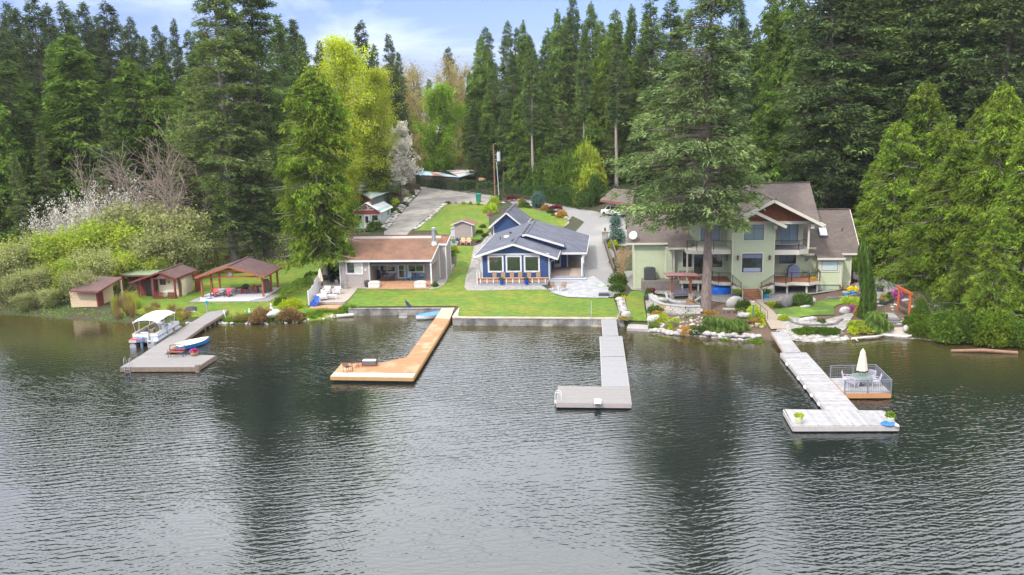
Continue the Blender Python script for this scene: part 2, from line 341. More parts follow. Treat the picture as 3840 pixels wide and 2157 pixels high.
def drape(name,pts,m,h=.03,step=.9,wob=0.0,stuff=False,raw=False):
 """a sheet of ground cover laid over the terrain inside an outline of world points"""
 P=[(float(p[0]),float(p[1]))for p in pts]
 poly=[]
 for i in range(len(P)):
  a,b=P[i],P[(i+1)%len(P)];k=max(1,int(math.dist(a,b)/step))
  for j in range(k):
   q=j/k;poly.append((a[0]+(b[0]-a[0])*q,a[1]+(b[1]-a[1])*q))
 if wob:poly=[(a+rnd.uniform(-wob,wob),b+rnd.uniform(-wob,wob))for a,b in poly]
 x0,x1=min(p[0]for p in poly),max(p[0]for p in poly);y0,y1=min(p[1]for p in poly),max(p[1]for p in poly)
 pa=np.array(poly);ins=[]
 gx,gyy=np.meshgrid(np.arange(x0+step/2,x1,step),np.arange(y0+step/2,y1,step));gx=gx.ravel();gyy=gyy.ravel()
 inside=np.zeros(len(gx),bool);j=len(pa)-1
 for i in range(len(pa)):
  xi,yi=pa[i];xj,yj=pa[j]
  c=((yi>gyy)!=(yj>gyy))&(gx<(xj-xi)*(gyy-yi)/(yj-yi+1e-12)+xi);inside^=c;j=i
 vs=[Vector(p)for p in poly]+[Vector((a,b))for a,b in zip(gx[inside],gyy[inside])]
 nb=len(poly);r=delaunay_2d_cdt(vs,[],[list(range(nb))],2,1e-4)
 V=[(v.x,v.y)for v in r[0]]
 me=bpy.data.meshes.new(name);zz=E(np.array([a for a,b in V]),np.array([b for a,b in V]))+h
 me.from_pydata([(a,b,float(z))for(a,b),z in zip(V,zz)],[],[tuple(f)for f in r[2]]);me.materials.append(m);me.update()
 if me.polygons and me.polygons[0].normal.z<0:me.flip_normals()
 ob=bpy.data.objects.new(name,me);COL.objects.link(ob);struct(ob)
 if stuff:ob['kind']='stuff'
 return ob
def tri_mesh(name,T,var,m):
 """T: (n,3,3) triangles"""
 n_=len(T);me=bpy.data.meshes.new(name)
 me.vertices.add(n_*3);me.vertices.foreach_set('co',T.reshape(-1).astype(np.float32))
 me.loops.add(n_*3);me.loops.foreach_set('vertex_index',np.arange(n_*3,dtype=np.int32))
 me.polygons.add(n_);me.polygons.foreach_set('loop_start',np.arange(0,n_*3,3,dtype=np.int32));me.polygons.foreach_set('loop_total',np.full(n_,3,np.int32))
 a=me.attributes.new('var','FLOAT','POINT');a.data.foreach_set('value',np.repeat(var,3).astype(np.float32))
 me.materials.append(m);me.update();return me
def unit(a):return a/(np.linalg.norm(a,axis=-1,keepdims=True)+1e-9)
def sprays(P,D,L,W,jit=.5,g=None,droop=0.0):
 """pointed sprays at P heading along D, L long, W wide, tumbled by jit"""
 g=g or nr;n_=len(P);D=unit(D+g.normal(0,jit,(n_,3)));D[:,2]-=droop;D=unit(D)
 R=unit(np.cross(D,g.normal(0,1,(n_,3))));L=np.asarray(L)*g.uniform(.6,1.3,n_);W=np.asarray(W)*g.uniform(.6,1.3,n_)
 return np.stack([P-R*W[:,None]*.5,P+R*W[:,None]*.5,P+D*L[:,None]],1)
def conifer(name,H,R,cb=.12,kind='fir',seed=1,dens=1.0,mleaf=None,mbark=None,fine=1.0,gap=0.0,topthin=False,dead=0,pexp=.72,skirt=.8,bias=0.0):
 """returns (crown mesh, trunk mesh): limbs around a tapering stem, each limb carrying side twigs of needle sprays"""
 g=np.random.default_rng(seed);tk=MB();r0=H*.0125
 lean=g.normal(0,.01,2);axis=lambda z:np.array([lean[0]*z+.12*math.sin(z*.35+seed),lean[1]*z+.12*math.cos(z*.3),z])
 zz=np.linspace(0,H,9)
 for i in range(8):tk.cyl(axis(zz[i])if i else(0,0,-1.0),axis(zz[i+1]),r0*(1-zz[i]/H*.95)*(1.25 if i==0 else 1),r0*(1-zz[i+1]/H*.97),8,caps=False)
 for _ in range(dead):
  z=g.uniform(cb,.8)*H;a=g.uniform(0,6.28);Lb=R*(1-z/H)**.6*g.uniform(.9,1.25);b0=axis(z);dd=np.array([math.cos(a),math.sin(a),0]);s2=g.normal(0,.25)
  tk.tube([tuple(b0+dd*Lb*u+np.array([-dd[1],dd[0],0])*s2*u*u*Lb+np.array([0,0,.05*Lb*u-.3*u*u*Lb+.18*u**3*Lb]))for u in(.35,.6,.85,1.05)],[.05,.04,.028,.012],4)
 nb=int(H*13*dens);Ps,Ds,Ls,Ws,Vs=[],[],[],[],[]
 hs=cb+(1-cb)*np.sort(g.uniform(0,1,nb)**.92);az=g.uniform(0,2*math.pi,nb)
 lob=g.uniform(0,2*math.pi,4)
 bumps=[(g.uniform(-.55,.5),g.uniform(cb,1),g.uniform(0,6.28),g.uniform(.03,.10))for _ in range(26)]
 for h_,a in zip(hs,az):
  q=(h_-cb)/(1-cb)
  if kind=='fir':prof=(1-q)**.75*(.62+.38*min(1,q*5));sag,rise=.16,.22
  elif kind=='spruce':prof=(1-q)**.8*(.7+.3*min(1,q*6));sag,rise=.10,.10
  else:prof=(1-q)**pexp*(skirt+(1-skirt)*min(1,q*4));sag,rise=.30,.12
  if topthin and q>.6:prof*=.75
  lumpy=1+.10*math.sin(a*2+lob[0]+h_*9)+sum(am_*math.exp(-((h_-hc_)/wd_)**2-(math.sin((a-ac_)/2)/.45)**2)for am_,hc_,ac_,wd_ in bumps)
  Lb=R*prof*lumpy*g.uniform(.55,1.12)+.25
  Lb*=1-bias*math.cos(a)
  if gap and g.random()<gap:continue
  z0=h_*H;o_=axis(z0);d=np.array([math.cos(a),math.sin(a),0]);sd=np.array([-d[1],d[0],0])
  r_up=rise*(1.0 if q<.75 else 1.9)
  pt=lambda u:o_+d*(u*Lb)+np.array([0,0,r_up*u*Lb-sag*(u**2)*Lb*(1.6-q)])
  if Lb>1.2:tk.tube([pt(0),pt(.4),pt(.8)],[.018*Lb+.01,.012*Lb+.006,.006],3)
  m_=int(max(6,Lb*27*fine))
  nt_=max(3,m_//7);sel=np.minimum(nt_-1,(np.arange(m_)*nt_)//m_);u=(g.uniform(.12,1.0,nt_)**.75)[sel];side=g.uniform(-1,1,nt_)[sel];tvar=g.uniform(.62,1.42,nt_)[sel];wid=.36*Lb*(1-u*.72)+.1
  u=np.clip(u+g.normal(0,.12/Lb,m_),.08,1.03);side=side+g.normal(0,.13,m_)
  base=np.array([pt(x)for x in u]);sgn=side[:,None]
  P_=base+sd*(sgn*wid[:,None])+d*(np.abs(sgn)*wid[:,None]*.35)
  if kind=='cedar':P_[:,2]-=np.abs(side)**1.5*wid*.45+(g.uniform(0,.8,nt_)**1.5)[sel]+g.uniform(0,.4,m_)
  else:P_[:,2]-=np.abs(side)*wid*.25+(g.uniform(0,.5,nt_)**1.3)[sel]+g.uniform(0,.12,m_)
  P_+=g.normal(0,.13,(m_,3))
  Dd=d[None]*.9+sd[None]*np.sign(sgn)*.8*np.abs(sgn)**.5
  bv=g.uniform(.68,1.36)
  Ps.append(P_);Ds.append(Dd);Vs.append(bv*tvar*g.uniform(.85,1.15,m_)*(1+.25*(u>.8)))
 P_=np.concatenate(Ps);D_=np.concatenate(Ds);V_=np.concatenate(Vs)
 if kind=='cedar':T=sprays(P_,D_,.44/fine**.4,.17/fine**.4,.5,g,.85)
 elif kind=='spruce':T=sprays(P_,D_,.42/fine**.4,.14/fine**.4,.4,g,.25)
 else:T=sprays(P_,D_,.40/fine**.4,.15/fine**.4,.5,g,.12)
 k=60;z=H*(1-g.uniform(0,.06,k));a=g.uniform(0,6.28,k);Q=np.stack([np.cos(a)*(H-z)*.15,np.sin(a)*(H-z)*.15,z],1)+np.array([axis(H)[0],axis(H)[1],0])
 T2=sprays(Q,np.stack([np.cos(a),np.sin(a),np.full(k,.8)],1),.45,.14,.2,g);T=np.concatenate([T,T2]);V_=np.concatenate([V_,np.full(k,1.1)])
 return tri_mesh(name+'_crown',T,V_,mleaf),tk.mesh(name+'_trunk',mbark),H
def branching(g,H,R,nl,form='oval',cb=.2,sub=6,twig=5,tw=1.0,multi=1,lean=.0,asc=.75):
 """limb skeleton: list of (points, radii); tips with directions"""
 segs,tips=[],[]
 def grow(p,d,L,r,depth,k):
  pts=[p];q=p.copy();dd=d.copy();ns=4
  for i in range(ns):
   dd=unit(dd+g.normal(0,.16,3)+np.array([0,0,.05]));q=q+dd*(L/ns);pts.append(q.copy())
  segs.append((pts,[r*(1-.2*i)for i in range(ns+1)]))
  if depth==0:
   tips.append((pts,dd));return
  for j in range(k):
   u=g.uniform(.3,1.0);b=pts[min(ns,int(u*ns))];sd_=unit(dd*.75+g.normal(0,.62,3)+np.array([0,0,.1]))
   grow(b,sd_,L*g.uniform(.42,.68),r*.5,depth-1,twig)
 for mi_ in range(multi):
  off=g.normal(0,.18,3)*(multi>1);off[2]=0;a0=g.uniform(0,6.28)
  dirn=unit(np.array([math.cos(a0)*lean,math.sin(a0)*lean,1.0]))
  tp=[off.copy()];p=off.copy();n_=7
  for i in range(n_):dirn=unit(dirn+g.normal(0,.05,3));p=p+dirn*H*(.88 if multi==1 else g.uniform(.7,.95))/n_;tp.append(p.copy())
  rad=H*(.012 if multi==1 else .008)*tw;segs.append((tp,[rad*(1-i/(n_+.6))for i in range(n_+1)]));tips.append((tp[-3:],dirn))
  for j in range(nl):
   h_=cb+(1-cb)*(j+g.uniform(0,1))/nl;i=min(n_,int(h_*n_));b=tp[i]+(tp[min(n_,i+1)]-tp[i])*(h_*n_-i)
   q=(h_-cb)/(1-cb);prof={'oval':math.sin(math.pi*min(.97,q*.85+.12))**.7,'cone':(1-q)**.7+.05,'vase':.4+.6*q,'column':.9*(1-q**3)+.1}[form]
   a=g.uniform(0,6.28);e_=asc+.3*q;d=unit(np.array([math.cos(a),math.sin(a),e_+g.uniform(-.25,.3)]))
   grow(b,d,R*prof*g.uniform(.8,1.15)*1.1,rad*.42,1,sub)
 return segs,tips
def broadleaf(name,H,R,seed=1,leaves=22000,size=.2,form='oval',cb=.2,nl=34,sub=6,twig=5,mleaf=None,mbark=None,multi=1,asc=.75,fill=.55,bare=0.0,lean=0.0,tw=1.0,cl=.0,thin=1.0):
 g=np.random.default_rng(seed);segs,tips=branching(g,H,R,nl,form,cb,sub,twig,tw,multi,lean,asc)
 tk=MB()
 for pts,rad in segs:tk.tube([tuple(p)for p in pts],[max(.012*thin,r)for r in rad],3 if rad[0]<.06 else 6)
 if leaves<=0:return None,tk.mesh(name+'_trunk',mbark),H
 per=max(3,int(leaves/len(tips)));Ps,Vs=[],[]
 for pts,dd in tips:
  if bare and g.random()<bare:continue
  A=np.array(pts);u=g.uniform(0,len(A)-1.001,per);i=u.astype(int);f=(u-i)[:,None]
  P_=A[i]*(1-f)+A[i+1]*f+g.normal(0,fill*R*.11+.05,(per,3));Ps.append(P_);Vs.append(g.uniform(.75,1.28)*g.uniform(.82,1.18,per))
 P_=np.concatenate(Ps);V_=np.concatenate(Vs);D_=g.normal(0,1,P_.shape)
 T=sprays(P_,D_,size,size*.8,.1,g)
 T[:,:,2]=np.maximum(T[:,:,2],.03)
 return tri_mesh(name+'_crown',T,V_,mleaf),tk.mesh(name+'_trunk',mbark),H
def clump(name,H,R,seed=1,leaves=3000,size=.14,mleaf=None,shape='dome',sq=1.0,drop=0.0,dz=1.0):
 """a dense bush: leaf faces in an uneven shell, thinner within"""
 g=np.random.default_rng(seed);n_=leaves
 a=g.uniform(0,2*math.pi,n_);ct=g.uniform(0,1,n_);
 lump=1+.13*np.sin(a*3+seed)+.1*np.sin(a*5+2*seed+ct*6)
 rr=(.5+.5*g.uniform(0,1,n_)**.35)*lump*g.uniform(.92,1.08,n_)
 if shape=='dome':st=np.sqrt(1-ct**2);P_=np.stack([np.cos(a)*st*R*rr,np.sin(a)*st*R*rr*sq,ct*H*rr*.95],1)
 elif shape=='cone':st=(1-ct)**.8+.04;P_=np.stack([np.cos(a)*st*R*rr,np.sin(a)*st*R*rr,ct*H],1)
 elif shape=='ball':cz=ct*2-1;st=np.sqrt(1-cz**2);P_=np.stack([np.cos(a)*st*R*rr,np.sin(a)*st*R*rr*sq,H/2+cz*H/2*rr],1)
 elif shape=='tuft':st=ct*.5;P_=np.stack([np.cos(a)*st*R,np.sin(a)*st*R,0*ct],1)
 elif shape=='umbrella':
  st=np.sqrt(ct);P_=np.stack([np.cos(a)*st*R*lump,np.sin(a)*st*R*lump,H*(1-.35*st**2)-g.uniform(0,.28,n_)*H],1)
 if shape=='tuft':D_=np.stack([np.cos(a)*.5,np.sin(a)*.5,np.full(n_,1.0)],1);T=sprays(P_,D_,H,size*.3,.18,g)
 else:
  D_=np.stack([np.cos(a),np.sin(a),np.full(n_,.6)],1);T=sprays(P_,D_,size*1.15,size*.8,.8,g,drop)
 T[:,:,2]=np.maximum(T[:,:,2],.01)
 cell=np.sin(P_[:,0]*5/max(R,.3)+seed)*np.sin(P_[:,1]*6/max(R,.3))*np.sin(P_[:,2]*5+seed*2)
 return tri_mesh(name,T,(1+.18*cell)*g.uniform(.78,1.22,n_),mleaf)
bark=mat('bark',(.11,.085,.07),.95,.5,6,.03,12,stretch=(3,3,.5))
bark2=mat('pale_bark',(.30,.26,.22),.9,.4,5,.01,20)
bark3=mat('dark_twigs',(.085,.06,.045),.9,.3,5)
bark4=mat('grey_twigs',(.20,.165,.145),.9,.3,5)
LF=dict(fir=mat_leaf('fir_needles',(0.062,0.106,0.032),(0.105,0.15,0.04),.22),dark=mat_leaf('dark_fir_needles',(0.048,0.076,0.03),(0.08,0.112,0.04),.2),blue=mat_leaf('bluish_needles',(.055,.098,.050),(.088,.135,.062),.2),olive=mat_leaf('olive_needles',(0.085,0.13,0.04),(0.14,0.18,0.052),.22),hero=mat_leaf('spruce_needles',(0.093,0.141,0.054),(0.158,0.213,0.078),.25,orand=0),cedar=mat_leaf('cedar_sprays',(0.065,0.12,0.022),(0.12,0.185,0.03),.3),brightcedar=mat_leaf('bright_cedar_sprays',(.082,.145,.016),(.150,.205,.026),.32,orand=.22),yellow=mat_leaf('young_poplar_leaves',(.38,.48,.026),(.50,.55,.05),.42),lime=mat_leaf('maple_leaves',(.15,.27,.03),(.23,.34,.04),.42),buff=mat_leaf('buds',(0.324,0.288,0.102),(0.396,0.324,0.132),.4),willow=mat_leaf('willow_leaves',(.30,.42,.045),(.46,.50,.07),.4,vs=.22),sage=mat_leaf('sage_leaves',(.24,.28,.10),(.33,.34,.15),.35),straw=mat_leaf('dry_reeds',(0.288,0.192,0.090),(0.204,0.132,0.066),.3,vs=1.0),blossom=mat_leaf('white_blossom',(.60,.57,.56),(.68,.65,.64),.3,orand=0),shrub=mat_leaf('garden_leaves',(0.066,0.120,0.022),(0.120,0.192,0.026),.3),chart=mat_leaf('chartreuse_leaves',(0.312,0.396,0.014),(0.408,0.456,0.036),.4),box=mat_leaf('boxwood_leaves',(0.060,0.108,0.024),(0.093,0.150,0.033),.25),ivy=mat_leaf('ivy_leaves',(0.038,0.083,0.027),(0.068,0.120,0.033),.2,vs=.8),weep=mat_leaf('weeping_needles',(0.102,0.168,0.042),(0.156,0.228,0.054),.3,vs=1.5),red=mat_leaf('red_maple_leaves',(0.144,0.018,0.030),(0.216,0.036,0.036),.35),orange=mat_leaf('orange_leaves',(.40,.20,.05),(.38,.28,.06),.35,vs=2),pink=mat_leaf('pink_flowers',(.50,.10,.36),(.42,.14,.42),.3),gold=mat_leaf('yellow_flowers',(.72,.58,.04),(.62,.5,.02),.3),grassy=mat_leaf('grass_blades',(0.120,0.228,0.022),(0.192,0.288,0.036),.3,vs=.7),bluespruce=mat_leaf('blue_spruce_needles',(0.075,0.150,0.128),(0.135,0.210,0.165),.2),)
VAR={}
def V(key,f):
 if key not in VAR:VAR[key]=f()
 return VAR[key]
def plant(nm,label,group,x,y,me,h,wsc=1.0,z=None,cat='tree',rz=None,sink=0.1):
 """me = (crown, trunk, nominal height)"""
 c,t_,H0=me;z=Ez(x,y)if z is None else z
 k=h/H0;r=thing(nm,label,cat,(x,y,z-sink),rnd.uniform(0,6.28)if rz is None else rz,group);r.scale=(k*wsc,k*wsc,k)
 if t_ is not None:inst('trunk',t_,r)
 if c is not None:inst('crown',c,r)
 return r
def con(kind,i):
 nv=i%{'fir':5,'dark':5,'cedar':4,'bright':2}.get(kind,2)
 leaf={'fir':'fir','dark':'dark','blue':'blue','olive':'olive','cedar':'cedar','bright':'brightcedar','tall':'fir'}[kind]
 sp={'cedar':'cedar','bright':'cedar','blue':'spruce'}.get(kind,'fir');R={'cedar':5.6,'bright':5.8,'tall':3.4}.get(kind,4.9)*(1,.85,1.12,.78,1.0)[nv]
 return V((kind,nv),lambda:conifer(kind,32,R,(.10,.16,.06,.28,.12)[nv]if kind!='tall' else .42,sp,31+nv*7+len(kind),1.0,LF[leaf],bark2 if kind=='tall' else bark,1.0,(0,.05,0,.22,.1)[nv],topthin=(nv in(1,3)),dead=14 if nv==3 or kind=='tall' else 0))
def at(px,D):
 """ground position at picture column px (of 2576), D metres out"""
 x=(px*1.49068-1920)/FPX*D*1.02;return x,D
def tree_to(px,D,top,kind,label,group,ws=1.0,nm=None,i=0,hmin=12,lean_fix=True):
 """a conifer standing D metres out whose tip shows at (px, top)"""
 if px>2100 and 105<D<=122:top=-230
 p=gy('P',px,top,D);x=p[0]
 for _ in range(2):
  e=Ez(x,D);
 h=max(hmin,p[2]-e)
 return plant(nm or{'cedar':'cedar_tree','bright':'cedar_tree','blue':'spruce_tree'}.get(kind,'fir_tree'),label,group,x,D,con(kind,i),h,ws)
FG='conifers of the forest behind the lake houses'
FL=[(-60,150,-60,'dark',1.1,0),(-25,140,30,'fir',1.1,0),(15,170,5,'dark',1.0,0),(45,160,20,'dark',1.1,0),(85,150,-15,'dark',1.1,'dark fir with a ragged top at the upper left, just right of the picture corner'),(118,175,10,'dark',1,0),(152,165,0,'dark',1.1,0),(185,178,30,'dark',1,0),(215,160,5,'dark',1.05,0),(248,185,40,'dark',1,0),(270,160,2,'dark',1.1,'tallest dark fir behind the wide bright cedar on the left'),(300,190,60,'dark',1,0),(330,165,42,'dark',.85,'lone dark fir tip rising between two sky gaps on the left'),(362,185,90,'dark',1,0),(392,175,62,'dark',.8,0),(412,190,85,'dark',.9,0),(440,175,46,'dark',.8,'slim dark fir whose pointed tip stands clear left of the giant fir'),(470,180,75,'dark',.95,0),(495,190,110,'blue',.9,0),(520,165,85,'dark',1.0,0),(185,128,82,'cedar',2.1,'broad mid green cedar forming the widest cone of the left forest'),(125,135,110,'cedar',1.2,0),(330,130,140,'cedar',1.7,'rounded cedar between the widest cedar and the bare alder'),(398,145,150,'cedar',1.6,0),(60,128,200,'cedar',1.2,0),(10,122,150,'fir',1.4,0),(-40,118,210,'cedar',1.3,0),(262,122,250,'fir',1.1,0),(448,150,200,'cedar',1.1,0),(100,118,330,'olive',1.1,0),(30,115,380,'olive',1.0,0),(355,128,300,'fir',1.1,0),(430,122,290,'olive',1.0,0),(295,140,200,'dark',1.2,0),(0,135,80,'dark',1.2,0),(475,140,130,'fir',1.2,0),(755,150,88,'fir',1.0,0),(700,138,40,'fir',1.0,0),(735,165,60,'dark',1,0),(800,165,130,'dark',1,0),(905,165,52,'dark',.95,'dark fir poking out above the yellow green poplar'),(935,178,110,'dark',1,0),(972,185,85,'dark',.9,'dark fir with a forked tip right of the yellow green poplar'),(1000,200,130,'dark',.9,0),(950,150,300,'dark',1.3,'dark low fir between the yellow poplar and the white cherry'),(1125,260,118,'dark',1.1,'single dark pyramid fir in the sky gap above the bright maple'),(1209,192,85,'cedar',.85,'slender cedar at the left end of the right hand forest'),(1180,192,180,'cedar',1.0,0),(1235,200,110,'fir',.9,0),(1270,207,52,'fir',.85,'thin fir tip beside the sky gap above the driveway'),(1240,184,170,'fir',1.1,0),(1316,192,50,'cedar',.9,0),(1290,184,130,'fir',1.1,0),(1345,190.4,90,'fir',1.1,0),(1375,197,70,'cedar',1,0),(1402,192,22,'cedar',.95,0),(1445,192,-20,'fir',1.0,'dark fir whose bare upper stem shows against the sky'),(1425,202,40,'fir',1.1,0),(1490,194,2,'cedar',.85,0),(1510,207,50,'fir',1,0),(1548,172,22,'bright',1.25,'bright green cedar glowing among darker firs right of the utility pole'),(1590,175,10,'cedar',1.0,0),(1620,185,40,'fir',1.1,0),(1650,170,-60,'fir',1.05,'very tall fir with a bare grey stem left of the big spruce'),(1690,175,-10,'fir',1.2,0),(1730,175,30,'olive',1.2,0),(1380,184,200,'fir',1.2,0),(1330,180,210,'blue',1.1,0),(1460,182.4,180,'olive',1.2,0),(1610,164,220,'olive',1.2,0),(1570,167,330,'cedar',1.2,0),(1500,178.4,330,'cedar',1.2,0),(1680,162,200,'olive',1.2,0),(1850,138,-20,'blue',1.15,0),(1880,150,30,'fir',1.0,0),(1905,150,60,'cedar',.9,0),(1935,142,-20,'cedar',1.15,0),(1960,150,-10,'fir',1.1,0),(2000,140,-40,'cedar',1.1,0),(2040,150,20,'cedar',1.15,0),(2085,138,-30,'fir',1.2,0),(2115,145,0,'blue',1.15,'bluish green spruce tip high above the right wing of the green house'),(2150,150,20,'fir',1.2,0),(2190,140,-240,'fir',1.25,0),(2240,150,-260,'dark',1.2,0),(2285,140,-230,'fir',1.2,0),(2330,135,-260,'olive',1.2,0),(2375,145,-260,'fir',1.2,0),(2420,132,-280,'dark',1.2,0),(2470,140,-260,'olive',1.2,0),(2520,130,-280,'dark',1.2,0),(2570,138,-260,'fir',1.2,0),(2620,130,-280,'dark',1.2,0),(1930,125,180,'cedar',1.3,0),(2010,122,120,'cedar',1.2,'drooping dark cedar directly behind the ridge of the green house'),(2075,122,200,'blue',1.2,0),(2150,118,140,'fir',1.4,0),(2225,122,-100,'fir',1.3,0),(2300,118,-110,'fir',1.3,0),(2390,114,-140,'dark',1.3,0),(2470,112,-170,'fir',1.3,0),(2560,108,-180,'dark',1.3,0),(2120,116,300,'dark',1.1,0),(1335,166,120,'tall',1.0,'tall fir with a long bare grey trunk above the left end of the thicket'),(1549,164,60,'tall',1.0,'bare trunked fir with dead twigs behind the thicket'),(1465,170,60,'tall',.9,0),(1195,176,250,'fir',1.3,0),(1225,180,230,'cedar',1.2,0),(1262,172,270,'fir',1.3,0),(1300,170,240,'cedar',1.3,0),(1345,174,290,'fir',1.3,0),(1372,168,260,'cedar',1.3,0),(1410,166,250,'olive',1.4,0),(1440,168,330,'fir',1.4,0),(1490,166,280,'cedar',1.4,0),(1530,165,300,'olive',1.4,0),(1600,163,300,'fir',1.5,0),(1640,165,260,'cedar',1.4,0),(1240,190,180,'fir',1.3,0),(1330,188,170,'cedar',1.3,0),(1420,190,150,'fir',1.3,0),(1500,186,140,'cedar',1.3,0),]
OFF={'dark':'dark green','fir':'green','cedar':'drooping green','olive':'olive green','blue':'bluish green','bright':'bright green','tall':'bare trunked'}
def region(px,top,D):
 a=['far left','left','middle left','centre','middle right','right'][int(min(5,max(0,(px+100)/460)))]
 return a
ORD='first second third fourth fifth sixth seventh eighth ninth tenth eleventh twelfth thirteenth fourteenth fifteenth sixteenth seventeenth eighteenth nineteenth twentieth'.split()
TL_={}
for i,(px,D,top,kind,ws,lab)in enumerate(FL):
 side='left of the giant fir' if px<560 else('between giant fir and poplar' if px<850 else('beside the sky gap' if px<1260 else('behind the utility pole' if px<1460 else('behind the carport' if px<1760 else('behind the green house' if px<2180 else 'at far right')))))
 row='back row' if D>=150 else('middle row' if D>=125 else 'front row')
 tw_='cedar' if kind in('cedar','bright')else('spruce' if kind=='blue' else 'fir')
 base=f'{OFF[kind]} {tw_} in the {row} {side}'
 o=tree_to(px,D,top,kind,lab or base,f'{OFF[kind]} {tw_}s in the {row} {side}',ws,i=i)
 if not lab:TL_.setdefault(base,[]).append((px,o))
for base,l in TL_.items():
 l.sort(key=lambda t_:t_[0])
 if len(l)>1:
  for k,(px,o)in enumerate(l):o['label']=base+', '+('leftmost' if k==0 else 'rightmost' if k==len(l)-1 else ORD[k]+' from left')
for i in range(46):
 px=-90+i*60+rnd.uniform(-18,18)
 if 820<px<1175:continue
 D=(182 if px<1100 or px>1780 else 222)+rnd.uniform(-6,22);top={0:45,1:30}[int(px>1100)]+rnd.uniform(0,60)+(40 if 300<px<520 else 0)
 tree_to(px,D,top,'dark' if i%3 else 'fir','dark fir deep in the wood, mostly hidden by the rows in front','hidden firs deep in the wood',1.15,i=i)
for px,D,top in[(700,300,175),(760,310,190),(820,290,195),(860,300,190),(1010,300,200),(1050,320,205),(1080,300,198),(1160,290,190),(1200,300,180),(1100,350,215),(1150,380,222),(1035,380,222)]:
 tree_to(px,D,top,'blue' if px%20 else 'dark','small distant conifer on the low ridge below the sky gap','distant conifers on the low ridge',1.3,hmin=14,i=px)
def hero(nm,label,x,y,me,h,ws=1.0,rz=0,z=None,cat='tree'):return plant(nm,label,None,x,y,me,h,ws,z,cat,rz)
p=gg('C3',1600,650)
me=conifer('great_spruce',38,6.9,.235,'spruce',5,1.25,LF['hero'],mat('spruce_bark',(.20,.155,.135),.95,.55,4,.06,7,stretch=(2,2,.5)),1.0,.12,bias=.26)
hero('spruce_tree','huge olive spruce with a bare grey trunk standing in front of the green house',p[0],p[1],me,38)
p=gg('B3',75,890)
me=conifer('lake_cedar',25.5,6.3,.16,'cedar',12,1.35,LF['brightcedar'],bark2,1.2,dead=50,pexp=.58,skirt=.45)
hero('cedar_tree','large yellow green cedar with grey trunk beside the brown roofed cottage',p[0],p[1],me,25.5)
me=conifer('giant_fir',46,7.4,.10,'fir',21,1.15,LF['olive'],bark2,1.0,.06)
q=gy('P',590,640,116);hero('fir_tree','giant olive fir with pale trunk showing near its open top, above the pavilion',q[0],116,me,46)
me=conifer('giant_fir_b',44,6.6,.08,'fir',27,1.15,LF['fir'],bark,1.0,.03)
q=gy('P',672,640,121);hero('fir_tree','second giant fir, denser and darker, just right of the giant olive fir',q[0],121,me,44)
q=gy('P',515,640,121);hero('fir_tree','dark lower fir filling the left flank of the giant olive fir',q[0],121,con('olive',1),25,1.35)
q=gy('P',640,640,114);hero('fir_tree','dark drooping fir directly behind the pavilion roof',q[0],115,con('dark',0),20,1.3)
BC=conifer('shore_cedar',26,6.0,.03,'cedar',41,1.3,LF['brightcedar'],bark2,1.15,dead=40,pexp=.55)
BC2=conifer('shore_cedar_b',26,5.6,.03,'cedar',43,1.3,LF['brightcedar'],bark2,1.15,dead=40,pexp=.55)
for px,D,top,ws,me,lab in[(2205,104,400,.95,BC2,'bright cedar leaning over the stone terrace right of the green house'),(2262,100,300,1.05,BC,'broad bright cedar above the round paved terrace'),(2330,104,200,.95,BC2,'tall bright cedar with a pale tip in the right hand wood'),(2340,92,420,1.0,BC,'bright cedar overhanging the dark steps to the water'),(2415,90,330,1.05,BC2,'cedar with bare grey lower twigs behind the driftwood bench'),(2440,82,560,.9,BC,'low bright cedar hanging over the right hand shore'),(2535,86,205,.95,BC2,'tall golden green cedar with visible trunk near the right edge'),(2520,77,520,.95,BC,'wide bright cedar whose skirts touch the water at the right edge'),(2610,80,300,1.1,BC2,'yellow green cedar cut by the right edge of the picture'),(2385,98,300,1.15,BC2,'full bright cedar filling the gap above the driftwood bench'),(2290,112,330,1.1,BC2,'bright cedar behind the paved terrace, between two taller ones'),(2560,95,260,1.2,BC,'bright cedar behind the one whose skirts touch the water'),(2455,88,430,1.0,BC2,'short full cedar behind the low one over the shore'),(2470,97,260,1.0,BC,'bright cedar between the two tallest ones on the right')]:
 pp=gy('P',px,top,D);hero('cedar_tree',lab,pp[0],D,me,max(5,pp[2]-Ez(pp[0],D)),ws*1.18,rz=rnd.uniform(0,6))
POP=broadleaf('poplar',30,6.6,3,46000,.27,'oval',.08,54,7,5,LF['yellow'],bark2,asc=1.2,fill=.7)
pp=gy('P',866,66,148);hero('poplar_tree','tall yellow green poplar in fresh leaf, brightest tree left of the sky gap',pp[0],148,POP,pp[2]-Ez(pp[0],148),.98)
pp=gy('P',915,150,150);hero('poplar_tree','lower yellow green poplar crowding the right side of the tall one',pp[0],150,POP,pp[2]-Ez(pp[0],150),.9,rz=2)
pp=gy('P',830,290,140);hero('poplar_tree','short yellow green poplar low in front of the tall one',pp[0],140,POP,pp[2]-Ez(pp[0],140),1.15,rz=4)
MAP=broadleaf('maple',20,4.4,5,26000,.28,'oval',.06,36,6,4,LF['lime'],bark,asc=.8,fill=.8)
pp=gy('P',1090,196,185);hero('maple_tree','vivid lime green maple between the two far houses',pp[0],185,MAP,pp[2]-Ez(pp[0],185),1.12)
BUF=broadleaf('budding',20,5.0,8,9000,.24,'vase',.15,26,6,5,LF['buff'],bark4,asc=1.1,fill=.9,tw=1.2,thin=1.6)
